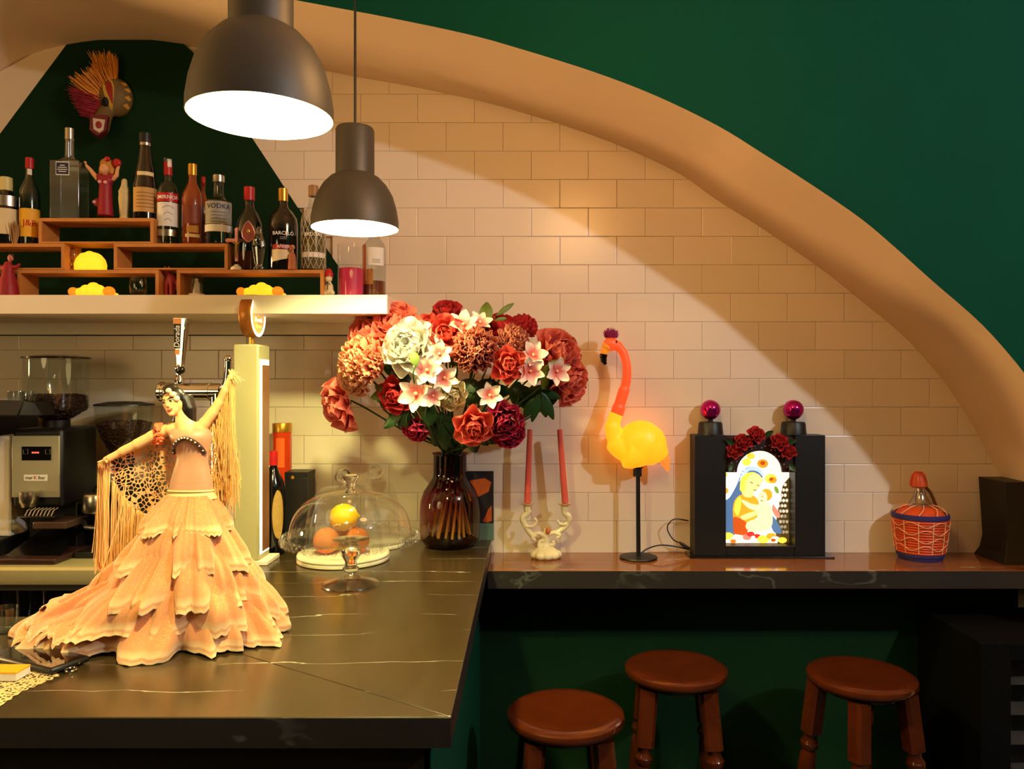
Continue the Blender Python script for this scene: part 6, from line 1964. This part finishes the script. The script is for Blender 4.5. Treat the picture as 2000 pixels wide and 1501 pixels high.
mb = MB().tube([fl_(1284, 878), fl_(1297, 896), fl_(1305, 919)], [14 * sf, 11 * sf, 3 * sf], 14).tube([fl_(1270, 870, 0), fl_(1296, 884), fl_(1306, 902)], [12 * sf, 10 * sf, 4 * sf], 12)
blob('tail', mb, M_FTAIL, fl, 0.0025, 4)
mb = MB().tube(bez([fl_(1204.5, 809), fl_(1213, 780), fl_(1223, 745), fl_(1224, 715), fl_(1217, 688), fl_(1202, 672), fl_(1192, 670)], 7),
               [12.8 * sf] * 5 + [11 * sf] * 7 + [9 * sf] * 10 + [8.6 * sf] * 10 + [10 * sf] * 11, 18)
mb.ell(fl_(1193, 671), (15 * sf, 12 * sf, 14 * sf), 20, 14)
blob('neck_and_head', mb, M_FNECK, fl, 0.0022, 5)
blob('beak_base', MB().tube(bez([fl_(1187, 674), fl_(1181, 684), fl_(1178.5, 694)], 4), [11 * sf] * 3 + [8 * sf] * 3 + [7.5 * sf] * 3, 14), mat('yellow_beak', lin(236, 150, 34), 0.4, emit=(1, 0.3, 0.02), es=0.25), fl, 0.0018, 3)
blob('beak_tip', MB().tube(bez([fl_(1179, 690), fl_(1179, 702), fl_(1183, 711)], 4), [7.8 * sf] * 3 + [6.5 * sf] * 3 + [4 * sf] * 3, 14), M_BLACKG, fl, 0.0018, 3)
MB().ell(fl_(1203, 667, -10.5 * sf), (1.6 * sf, 1.2 * sf, 3 * sf), 10, 8).obj('eye', M_BLACKINK, fl)
mb = MB()
for i in range(420):
    a = random.uniform(0, 2 * PI); r = 12 * math.sqrt(random.random())
    p0 = fl_(1194 + r * math.cos(a), 659, r * sf * math.sin(a))
    p1 = fl_(1193 + r * 1.25 * math.cos(a) + random.uniform(-3, 3), 659 - random.uniform(10, 24) * (1 - 0.4 * r / 12), r * 1.2 * sf * math.sin(a))
    mb.tube([p0, p0.lerp(p1, 0.5), p1], [0.0010, 0.0009, 0.0003], 3, caps=False)
mb.obj('purple_tuft', mat('purple_fluff', lin(150, 24, 96), 0.8, var=0.15), fl, kind='stuff', flip=False)
MB().lathe([(0, 0), (8.5 * sf, 0), (8.5 * sf, 15 * sf), (12 * sf, 17 * sf), (12 * sf, 18.5 * sf), (0, 18.5 * sf)], 24, Matrix.Translation(fl_(1245, 929))).obj('lamp_holder', M_BLACK, fl)
MB().tube([fl_(1246, 928), fl_(1247, 1084)], 4.2 * sf, 16).obj('pole', M_BLACK, fl)
MB().lathe([(0, 0), (34 * sf, 0), (37 * sf, 2.4 * sf), (36 * sf, 4.2 * sf), (8 * sf, 5.5 * sf), (0, 6 * sf)], 40).obj('foot', M_BLACK, fl)
MB().tube(bez([fl_(1252, 1083, 0.02), fl_(1268, 1074, 0.03), fl_(1292, 1068, 0.035), fl_(1320, 1071, 0.045), fl_(1352, 1078, 0.05)], 6), 0.0026, 8).obj('power_cord', M_BLACK, fl)

# ------------------------------------------------------------------ light-box altar
AD = 2.620
sa = AD / FPX
al = thing('altar_light_box', 'black altar box with a backlit mother and child picture under red roses', 'altar', ((1484 - CX) * sa, AD, ZL))
AB = 1085.0


def al_(x, y, dy=0.0):
    return Vector(((x - 1484) * sa, dy, (CY - (ZL - EZ) / sa - y - 0.0) * sa))


yb = CY - (ZL - EZ) / sa                # base row in pixels at this depth


def ap(name, x0, x1, y0, y1, d0, d1, m, bevel=0.0012):
    a, b = al_(x0, y1, d0), al_(x1, y0, d1)
    return MB().box2((a.x, d0, max(0.0, a.z)), (b.x, d1, b.z)).obj(name, m, al, smooth=False, bevel=bevel)


ap('pillar', 1357, 1418, 849, yb - 3, 0.0, 0.078, M_BLACK)
ap('pillar', 1553, 1612, 849, yb - 3, 0.0, 0.078, M_BLACK)
ap('back_panel', 1418, 1553, 852, yb - 3, 0.062, 0.078, M_BLACK)
ap('sill', 1418, 1553, 1066, yb - 3, 0.004, 0.062, M_BLACK)
ap('base_plate', 1346, 1628, yb - 3, yb, -0.012, 0.079, M_BLACKG)
arc = [(1530, 922), (1553, 922), (1553, 850), (1418, 850), (1418, 922), (1441, 922)]
arc += [(1485.5 - 44.5 * math.cos(PI * i / 16), 922 - 42 * math.sin(PI * i / 16)) for i in range(1, 16)]
MB().prism([(al_(x, y).x, al_(x, y).z) for x, y in arc], 0.010, 0.022).obj('arched_board', mat('dark_maroon_board', lin(44, 16, 10), 0.5, var=0.2), al, smooth=False)
# the print: flat shapes stacked a fraction of a millimetre apart
ES = 1.25


def em(name, c, k=1.0):
    l_ = lin(*c)
    return mat(name, l_, 0.4, emit=l_, es=ES * k, var=0.02)


INK = {'cream': em('lit_cream', (255, 236, 200), 0.85), 'white': em('lit_white', (255, 246, 222), 0.85), 'yellow': em('lit_yellow', (248, 206, 70), 0.9), 'orange': em('lit_orange', (226, 120, 36), 0.7),
       'blue': em('lit_blue', (86, 122, 168), 0.5), 'blue2': em('lit_pale_blue', (176, 200, 226), 0.8), 'gold': em('lit_gold', (236, 160, 40), 0.7), 'rust': em('lit_rust', (200, 84, 24), 0.6),
       'skin': em('lit_skin', (252, 214, 140), 0.75), 'skin2': em('lit_skin_light', (252, 224, 168), 0.8), 'red': em('lit_red', (214, 50, 40), 0.6), 'green': em('lit_green', (120, 160, 50), 0.6),
       'dark': em('lit_dark', (96, 78, 40), 0.3), 'line': em('lit_line', (110, 80, 40), 0.25), 'pink': em('lit_pink', (232, 130, 110), 0.7)}
PY = 0.060
layer = [0]


def ink(name, pts, c, step=1):
    layer[0] += step
    y = PY - 0.00016 * layer[0]
    q = [al_(x, yy) for x, yy in pts]
    k = len(q)
    MB().add([(p.x, y, p.z) for p in q], [tuple(range(k))]).obj(name, INK[c], al, smooth=False, flip=False)


def oval(cx, cy, rx, ry, rot=0.0, n=20):
    o = []
    for i in range(n):
        a = 2 * PI * i / n
        x, y = rx * math.cos(a), ry * math.sin(a)
        o.append((cx + x * math.cos(rot) - y * math.sin(rot), cy + x * math.sin(rot) + y * math.cos(rot)))
    return o


def hull(pts, n=4):
    return [(p.x, p.y) for p in bez([Vector((x, y, 0)) for x, y in pts] + [Vector((*pts[0], 0))], n)][:-1]


ink('picture_ground', [(1418, 1066), (1553, 1066), (1553, 876), (1418, 876)], 'white')
for x, y, r, c in ((1468, 905, 9, 'yellow'), (1500, 908, 11, 'gold'), (1500, 907, 5, 'rust'), (1424, 930, 6, 'yellow'), (1424, 962, 8, 'gold'), (1516, 938, 12, 'yellow'), (1520, 941, 8, 'gold'), (1517, 939, 4, 'rust'), (1476, 893, 8, 'yellow')):
    ink('printed_flower', oval(x, y, r, r * 0.8), c)
ink('dotted_ground', [(1553, 1066), (1553, 935), (1540, 950), (1532, 990), (1524, 1040), (1530, 1066)], 'dark')
for j in range(10):
    for i in range(4):
        x, y = 1532 + i * 6.4 + (3.2 if j % 2 else 0), 950 + j * 10.5
        if x < 1551 and x > 1526 + max(0, (990 - y)) * 0.12:
            ink('printed_dot', oval(x, y, 2.9, 3.4, 0, 10), 'white', 0)
layer[0] += 1
ink('mantle', hull([(1420, 1050), (1420, 990), (1434, 975), (1448, 950), (1458, 925), (1470, 915), (1484, 914), (1496, 920), (1500, 935), (1478, 950), (1466, 975), (1456, 1010), (1444, 1050)]), 'blue')
ink('veil', hull([(1452, 945), (1460, 924), (1472, 915), (1486, 914), (1498, 921), (1502, 936), (1490, 924), (1474, 922), (1464, 932)]), 'blue2')
ink('blue_sleeve', hull([(1518, 1010), (1528, 1022), (1538, 1044), (1524, 1046), (1516, 1030)]), 'blue')
ink('robe', hull([(1444, 1048), (1440, 1000), (1446, 978), (1462, 968), (1482, 972), (1492, 985), (1492, 1010), (1478, 1024), (1462, 1046)]), 'gold')
ink('robe_fold', hull([(1442, 1000), (1446, 982), (1456, 974), (1456, 994), (1450, 1012)]), 'yellow')
ink('lower_robe', hull([(1442, 1048), (1441, 1016), (1456, 1018), (1470, 1030), (1466, 1050)]), 'rust')
ink('mother_hair', hull([(1454, 960), (1456, 940), (1466, 928), (1482, 925), (1496, 934), (1500, 944), (1480, 940), (1470, 962), (1462, 968)]), 'yellow')
ink('mother_face', oval(1481, 946, 15, 20, 0.55), 'skin')
ink('mother_neck', hull([(1458, 966), (1470, 956), (1482, 962), (1478, 974), (1464, 974)]), 'skin')
ink('halo', hull([(1490, 962), (1500, 950), (1516, 956), (1516, 964), (1502, 962)]), 'cream')
ink('child_hair', oval(1507, 970, 12, 12), 'gold')
ink('child_face', oval(1499, 975, 9.5, 12, -0.1), 'skin2')
ink('child_torso', hull([(1494, 986), (1512, 986), (1518, 1004), (1518, 1030), (1504, 1036), (1490, 1020), (1490, 1000)]), 'skin2')
ink('child_arm', hull([(1496, 990), (1478, 988), (1460, 980), (1459, 985), (1474, 998), (1494, 1002)]), 'skin2')
ink('child_legs', hull([(1506, 1022), (1490, 1018), (1470, 1024), (1466, 1036), (1480, 1044), (1504, 1042), (1516, 1034)]), 'skin2')
ink('mother_hand', hull([(1454, 1014), (1466, 1008), (1488, 1002), (1489, 1008), (1480, 1014), (1462, 1020)]), 'skin')
ink('drapery', hull([(1520, 988), (1530, 1002), (1534, 1012), (1526, 1014), (1518, 1000)]), 'pink')
ink('pearl', oval(1530, 976, 7, 7), 'white')
ink('printed_leaf', oval(1527, 960, 4, 8, -0.4), 'green')
for pts in ([(1474, 944), (1480, 947)], [(1488, 950), (1493, 952)], [(1481, 960), (1488, 961)], [(1497, 973), (1500, 973)], [(1495, 981), (1500, 982)]):
    (x0, y0), (x1, y1) = pts
    ink('drawn_line', [(x0, y0 - 0.7), (x1, y1 - 0.7), (x1, y1 + 0.7), (x0, y0 + 0.7)], 'line')
for x, y, r, c in ((1430, 1052, 11, 'yellow'), (1448, 1058, 12, 'cream'), (1468, 1054, 9, 'pink'), (1475, 1048, 8, 'red'), (1488, 1052, 7, 'red'), (1480, 1054, 4, 'white'), (1500, 1058, 12, 'yellow'), (1516, 1052, 10, 'gold'), (1524, 1058, 9, 'cream'), (1520, 1060, 5, 'rust'), (1440, 1062, 6, 'orange'), (1538, 1060, 9, 'yellow')):
    ink('printed_flower', oval(x, y, r, r * 0.65), c)
for i in range(11):
    u = i / 10
    ink('printed_pearl', oval(lerp(1421, 1462, u), lerp(984, 920, u) , 1.6, 1.6, 0, 8), 'white', 0)
# roses, leaves, pearls on the arch
for x, y, r in ((1433, 884, 15), (1450, 866, 17), (1476, 852, 17), (1520, 866, 17), (1539, 884, 15)):
    b = full_bloom(r * sa, LAY_ROSE, int(x))
    A = aim((0.0, -0.8, 0.5))
    c_ = al_(x, y, 0.002)
    b.v = [c_ + A @ p for p in b.v]
    b.obj('rose', PM['red'], al, angle=180, flip=False)
for x, y, a, ln in ((1424, 862, 2.5, 20), (1462, 856, 2.2, 18), (1500, 846, 0.6, 20), (1544, 862, 0.5, 20), (1426, 912, -2.1, 18), (1546, 912, -1.0, 18)):
    vs, fs, uv = leaf_mesh(ln * sa, 5.5 * sa, 0)
    T = Matrix.Translation(al_(x, y, -0.002)) @ Matrix.Rotation(PI / 2 - a, 4, 'Y') @ Matrix.Translation((0, 0, -ln * sa * 0.5))
    MB().add(vs, fs, T, uv).obj('leaf', M_LEAF, al, angle=180, flip=False)
for i in range(24):
    a = PI * (i + 0.5) / 24
    r = 50 + 4 * (i % 3)
    MB().ell(al_(1485.5 - r * math.cos(a), 922 - r * math.sin(a) * 0.96, 0.008), 0.0019, 8, 6).obj('pearl', M_PEARL, al)
for cx in (1393, 1557.5):
    MB().lathe([(0, 0), (25 * sa, 0), (23 * sa, 22 * sa), (21 * sa, 25 * sa), (0, 26 * sa)], 32, Matrix.Translation(al_(cx, 849, 0.04))).obj('finial_base', M_BLACK, al)
    MB().tube([al_(cx, 826, 0.04), al_(cx, 816, 0.04)], 5 * sa, 14).obj('finial_neck', M_BLACK, al)
    MB().ell(al_(cx, 800, 0.04), 19.8 * sa, 32, 20).obj('finial_ball', mat('magenta_foil_ball', lin(190, 36, 130), 0.12, 0.85, var=0.1) if 'magenta_foil_ball' not in MATS else MATS['magenta_foil_ball'], al)
MB().tube(bez([al_(1352, 1022, 0.06), al_(1322, 1018, 0.05), al_(1308, 1034, 0.045), al_(1318, 1056, 0.04), al_(1334, 1064, 0.035)], 7), 0.0022, 8).obj('cable', M_BLACK, al)
MB().tube([al_(1331, 1062, 0.036), al_(1338, 1067, 0.034), al_(1352, 1075, 0.03)], [0.0035, 0.006, 0.005], 10).obj('plug', M_BLACK, al)

# ------------------------------------------------------------------ wicker demijohn
ED = 2.612
se = ED / FPX
dj = thing('demijohn', 'glass demijohn in orange woven casing with navy bands and cork cover', 'demijohn', ((1797 - CX) * se, ED, ZL))
M_WICK = mat('orange_raffia', lin(206, 74, 20), 0.5, var=0.25, scale=60)
M_NAVY = mat('navy_cord', lin(40, 34, 96), 0.6, var=0.1)
M_CORD = mat('pale_plastic_cord', lin(236, 170, 130), 0.5)
zz = lambda y: (1090 - y) * se
prof = [(40, 1086), (42, 1075), (44, 1060), (46.5, 1040), (48.5, 1020), (49.5, 1010)]
pr = [(0, zz(1087))] + [(r * se, zz(y)) for r, y in prof]
MB().lathe(pr + [(44 * se, zz(1002)), (30 * se, zz(990)), (14 * se, zz(985))], 48).obj('woven_casing', M_WICK, dj)
for k in range(13):          # raised strands round the casing
    y = 1074 - k * 5.0
    r = interp([(1010, 49.5), (1020, 48.5), (1040, 46.5), (1060, 44), (1075, 42), (1086, 40)], y) + 0.4
    MB().tube([(r * se * math.cos(a), r * se * math.sin(a), zz(y)) for a in [2 * PI * i / 40 for i in range(41)]], 2.2 * se, 6, caps=False).obj('raffia_ring', M_WICK, dj)
for y, r in ((1006, 50), (1078, 41.5)):
    MB().lathe([((r - 1) * se, zz(y + 5)), ((r + 1.5) * se, zz(y + 4)), ((r + 1.8) * se, zz(y)), ((r + 1.5) * se, zz(y - 4)), ((r - 1) * se, zz(y - 5.5))], 48).obj('navy_band', M_NAVY, dj)
MB().lathe([(0, 0), (39 * se, 0), (41 * se, zz(1084)), (39 * se, zz(1078))], 40).obj('foot_ring', M_NAVY, dj)
for k in range(12):          # lattice cords
    a0 = 2 * PI * k / 12
    pts = []
    for i in range(13):
        y = lerp(1074, 1012, i / 12)
        r = interp([(1010, 49.5), (1020, 48.5), (1040, 46.5), (1060, 44), (1075, 42)], y) + 2.6
        pts.append((r * se * math.cos(a0), r * se * math.sin(a0), zz(y)))
    MB().tube(pts, 1.0 * se, 6).obj('upright_cord', M_CORD, dj)
for row in range(4):
    pts = []
    for i in range(145):
        a = 2 * PI * i / 144
        y = 1018 + row * 15 + 4.5 * math.sin(6 * a + row * PI)
        r = interp([(1010, 49.5), (1020, 48.5), (1040, 46.5), (1060, 44), (1075, 42)], y) + 3.0
        pts.append((r * se * math.cos(a), r * se * math.sin(a), zz(y)))
    MB().tube(pts, 0.9 * se, 5, caps=False).obj('wavy_cord', M_CORD, dj)
for k in range(9):
    a0 = 2 * PI * k / 9
    MB().tube(bez([(48 * se * math.cos(a0), 48 * se * math.sin(a0), zz(1001)), (38 * se * math.cos(a0 + .2), 38 * se * math.sin(a0 + .2), zz(990)), (18 * se * math.cos(a0 + .4), 18 * se * math.sin(a0 + .4), zz(984))], 4), 1.0 * se, 5).obj('shoulder_cord', M_CORD, dj)
MB().lathe([(24 * se, zz(988)), (17 * se, zz(978)), (11 * se, zz(966)), (9 * se, zz(954)), (9 * se, zz(946))], 28).obj('glass_neck', thin_glass('frosty_neck_glass', (0.75, 0.72, 0.62), 1.1, 0.15, 0.25), dj)
T = Matrix.Translation((-3 * se, 0, 0))
MB().lathe([(0, zz(952)), (12 * se, zz(952)), (14.5 * se, zz(949)), (14 * se, zz(940)), (11 * se, zz(928)), (6 * se, zz(922)), (0, zz(920.5))], 28, T).obj('cork_cover', mat('orange_raffia_cap', lin(196, 84, 30), 0.5, var=0.2), dj)
for k in range(14):
    a = 2 * PI * k / 14
    MB().tube([(-3 * se + r * se * math.cos(a), r * se * math.sin(a), zz(y)) for r, y in ((14.8, 949), (14.2, 940), (11.2, 928), (6, 921.6))], 1.3 * se, 5).obj('cap_strand', M_WICK, dj)
MB().tube(bez([(10 * se, 0, zz(950)), (20 * se, 0, zz(962)), (28 * se, 0, zz(980)), (34 * se, 0, zz(996))], 5), 3.0 * se, 8).obj('strap', mat('brown_strap', lin(110, 70, 30), 0.6), dj)

# ------------------------------------------------------------------ black planter at the right edge
PD_ = 2.60
spn = PD_ / FPX
pn = thing('black_planter', 'black flared planter with a small green sprig at right edge', 'planter', ((1992 - CX) * spn, PD_, ZL))
zpn = CY - (ZL - EZ) / spn


def frus(levels, n_=4):
    vs, fs = [], []
    for y, w, dpt in levels:
        z = max(0.0, (zpn - y) * spn)
        vs += [(-w * spn, -dpt, z), (w * spn, -dpt, z), (w * spn, dpt, z), (-w * spn, dpt, z)]
    k = len(levels)
    for j in range(k - 1):
        for i in range(4):
            fs.append((j * 4 + i, j * 4 + (i + 1) % 4, (j + 1) * 4 + (i + 1) % 4, (j + 1) * 4 + i))
    fs += [(0, 3, 2, 1), ((k - 1) * 4, (k - 1) * 4 + 1, (k - 1) * 4 + 2, (k - 1) * 4 + 3)]
    return MB().add(vs, fs)


frus([(zpn, 62, 0.085), (1074, 54, 0.075), (1050, 50, 0.070), (935, 55, 0.078)]).obj('pot', M_BLACK, pn, smooth=False, bevel=0.002)
for k, (x0, y0, x1, y1) in enumerate(((1998, 990, 1978, 975), (1999, 988, 1988, 966), (2000, 992, 1976, 984), (2004, 985, 1999, 962), (2006, 1000, 1986, 996), (2008, 990, 2014, 968), (2010, 1003, 1992, 1008), (2010, 995, 2024, 985))):
    a = Vector(((x0 - 1992) * spn, -0.082, (zpn - y0) * spn)); b = Vector(((x1 - 1992) * spn, -0.098, (zpn - y1) * spn))
    v = b - a
    vs, fs, uv = leaf_mesh(v.length, v.length * 0.13, k)
    z_ = v.normalized(); x_ = Vector((0, -1, 0)).cross(z_).normalized(); y_ = z_.cross(x_)
    T = Matrix.Translation(a) @ Matrix(((x_.x, y_.x, z_.x, 0), (x_.y, y_.y, z_.y, 0), (x_.z, y_.z, z_.z, 0), (0, 0, 0, 1)))
    MB().add(vs, fs, T, uv).obj('leaf', M_LEAFL, pn, angle=180, flip=False)

# ------------------------------------------------------------------ bar stools
def make_stool(loc, rz, label):
    t = thing('bar_stool', label, 'stool', loc, rz, 'round wooden bar stools')
    H = 0.775
    MB().lathe([(0, H - 0.038), (0.120, H - 0.038), (0.146, H - 0.034), (0.157, H - 0.026), (0.160, H - 0.017), (0.157, H - 0.008), (0.147, H - 0.002), (0.130, H - 0.001), (0.09, H - 0.004), (0, H - 0.007)], 56).obj('seat', M_STOOL, t)
    MB().lathe([(0.0, H - 0.054), (0.112, H - 0.054), (0.116, H - 0.038), (0, H - 0.038)], 40).obj('apron', M_STOOL, t)
    top, bot = 0.088, 0.150
    for sx in (-1, 1):
        for sy in (-1, 1):
            a = Vector((sx * top, sy * top, H - 0.045)); b = Vector((sx * bot, sy * bot, 0.0))
            d = (a - b).normalized()
            x_ = Vector((0, 1, 0)).cross(d).normalized(); y_ = d.cross(x_)
            L_ = (a - b).length
            T = Matrix.Translation(b) @ Matrix(((x_.x, y_.x, d.x, 0), (x_.y, y_.y, d.y, 0), (x_.z, y_.z, d.z, 0), (0, 0, 0, 1)))
            q = L_ - 0.165
            mb = MB().lathe([(0, 0), (0.014, 0), (0.018, 0.03), (0.023, 0.10), (0.025, 0.16), (0.018, 0.175), (0.026, 0.185), (0.026, 0.30), (0.018, 0.31), (0.022, 0.33), (0.026, 0.37), (0.027, q - 0.11), (0.024, q - 0.07), (0.019, q - 0.058), (0.027, q - 0.046), (0.028, q - 0.034), (0.020, q - 0.020), (0.019, q - 0.012), (0.026, q + 0.004), (0.0, q + 0.004)], 24, T)
            w = 0.0265
            c = 0.009
            oc = [(-w + c, -w), (w - c, -w), (w, -w + c), (w, w - c), (w - c, w), (-w + c, w), (-w, w - c), (-w, -w + c)]
            mb.slab(oc, q, L_, T)
            mb.obj('leg', M_STOOL, t, angle=32)
    for k in range(4):
        a0, a1 = PI / 2 * k + PI / 4, PI / 2 * (k + 1) + PI / 4
        r = lerp(bot, top, 0.34) * math.sqrt(2)
        MB().tube([(r * math.cos(a0), r * math.sin(a0), 0.25), (r * 0.5 * (math.cos(a0) + math.cos(a1)), r * 0.5 * (math.sin(a0) + math.sin(a1)), 0.25), (r * math.cos(a1), r * math.sin(a1), 0.25)], [0.010, 0.015, 0.010], 12).obj('stretcher', M_STOOL, t)
    return t


make_stool(((1104 - CX) * 2.07 / FPX, 2.07, 0), 0.06, 'nearest round wooden stool, beside the end of the bar')
make_stool(((1320 - CX) * 2.40 / FPX, 2.40, 0), -0.10, 'middle round wooden stool, below the flamingo lamp')
make_stool(((1682 - CX) * 2.34 / FPX, 2.34, 0), 0.34, 'farthest right wooden stool, below the demijohn')

M_COOL = mat('matt_black_cooler', lin(7, 6, 6), 0.8, spec=0.1)
# ------------------------------------------------------------------ glass-fronted cooler at the right edge
bc = thing('bottle_cooler', 'dark bottle cooler with glass door and pale shelf edges at lower right', 'cooler', (1.68, 2.30, 0))
x0_, x1_ = (1912 - CX) * 2.30 / FPX - 1.68, 0.30
hc = EZ - (1253 - CY) * 2.30 / FPX
MB().box2((x0_, 0.012, 0.0), (x0_ + 0.03, 0.36, hc)).obj('side_panel', M_COOL, bc, smooth=False)
MB().box2((x1_ - 0.03, 0.012, 0.0), (x1_, 0.36, hc)).obj('side_panel', M_COOL, bc, smooth=False)
MB().box2((x0_ + 0.03, 0.34, 0.0), (x1_ - 0.03, 0.36, hc)).obj('back_panel', M_COOL, bc, smooth=False)
MB().box2((x0_ + 0.03, 0.012, hc - 0.03), (x1_ - 0.03, 0.34, hc)).obj('top_panel', M_COOL, bc, smooth=False)
xs = (1970 - CX) * 2.30 / FPX - 1.68
fr_d = bc
MB().box2((x0_, -0.012, 0.05), (xs, 0.012, hc)).obj('door_stile', M_COOL, bc, smooth=False, bevel=0.002)
MB().box2((xs, -0.012, hc - 0.05), (x1_, 0.012, hc)).obj('door_rail', M_COOL, bc, smooth=False, bevel=0.002)
MB().box2((xs, -0.004, 0.06), (x1_, 0.0, hc - 0.05)).obj('glass_pane', M_CLEAR, bc, smooth=False)
for y in (1334, 1393, 1451, 1520):
    z = EZ - (y - CY) * 2.32 / FPX
    MB().box2((xs - 0.02, 0.02, z - 0.003), (x1_ - 0.03, 0.30, z)).obj('wire_shelf', mat('pale_shelf_edge_%d' % y, lin(84, 76, 70), 0.6), bc, smooth=False)


# ------------------------------------------------------------------ pieces that belong to a part become its sub-parts
def stem_name(o):
    n_ = o.name
    return n_[:-4] if len(n_) > 4 and n_[-4] == '.' and n_[-3:].isdigit() else n_


UNDER = {'lettering': ('paper_label', 'red_label', 'red_stripe', 'black_label', 'sign_face', 'name_plate', 'glass_body'), 'red_letter': ('name_plate',), 'second_line': ('sign_face',),
         'emblem': ('sign_face',), 'lit_rim': ('sign_case',), 'digit': ('display',), 'button': ('display',), 'pupil': ('eye',), 'eyelash': ('eye',), 'teeth': ('lips',), 'trim_pearl': ('dark_trim',),
         'gilt_rim': ('candle_cup',), 'wick': ('wax', 'candle'), 'print_line': ('dark_label', 'white_label', 'paper_label'), 'crest_line': ('paper_label',), 'script_line': ('printed_script',),
         'medal_figure': ('picture_medal',), 'medal_frame': ('picture_medal',), 'label_border': ('oval_label',), 'knob_neck': ('knob',), 'finial_ball': ('finial_base',), 'finial_neck': ('finial_base',),
         'stem_end': ('peel',), 'tip': ('peel',), 'brown_panel': ('lit_border',), 'raffia_ring': ('woven_casing',), 'upright_cord': ('woven_casing',), 'wavy_cord': ('woven_casing',), 'cap_strand': ('cork_cover',),
         'plug': ('cable',), 'rib': ('fork',), 'bead': ('hair',), 'tongue': ('mouth',), 'lips': ('mouth',), 'gold_star': ('carton',), 'tax_seal': ('red_neck_band',), 'twig': ('leaf',), 'flame_image': ('card',),
         'orange_image': ('card',), 'teal_strip': ('card',), 'silver_collar': ('cap',), 'eyebrow': ('body',)}
INK_NAMES = {'dotted_ground', 'mantle', 'veil', 'blue_sleeve', 'robe', 'robe_fold', 'lower_robe', 'mother_hair', 'mother_face', 'mother_neck', 'halo', 'child_hair', 'child_face', 'child_torso', 'child_arm',
             'child_legs', 'mother_hand', 'drapery', 'printed_flower', 'printed_dot', 'printed_leaf', 'printed_pearl', 'drawn_line'}


def mid(o):
    b = [Vector(c) for c in o.bound_box]
    return sum(b, Vector()) / 8


for root in [o for o in list(COL.objects) if o.parent is None and o.type == 'EMPTY']:
    kids = [o for o in COL.objects if o.parent is root]
    by = {}
    for o in kids:
        by.setdefault(stem_name(o), []).append(o)
    for o in kids:
        n_ = stem_name(o)
        cand = UNDER.get(n_, ())
        if n_ in INK_NAMES:
            cand = ('picture_ground',)
        pool = []
        for c in cand:
            pool += by.get(c, [])
            if pool and n_ != 'lettering':
                break
        pool = [q for q in pool if q is not o and q.parent is root]
        if pool:
            m_ = mid(o)
            o.parent = min(pool, key=lambda q: (mid(q) - m_).length)
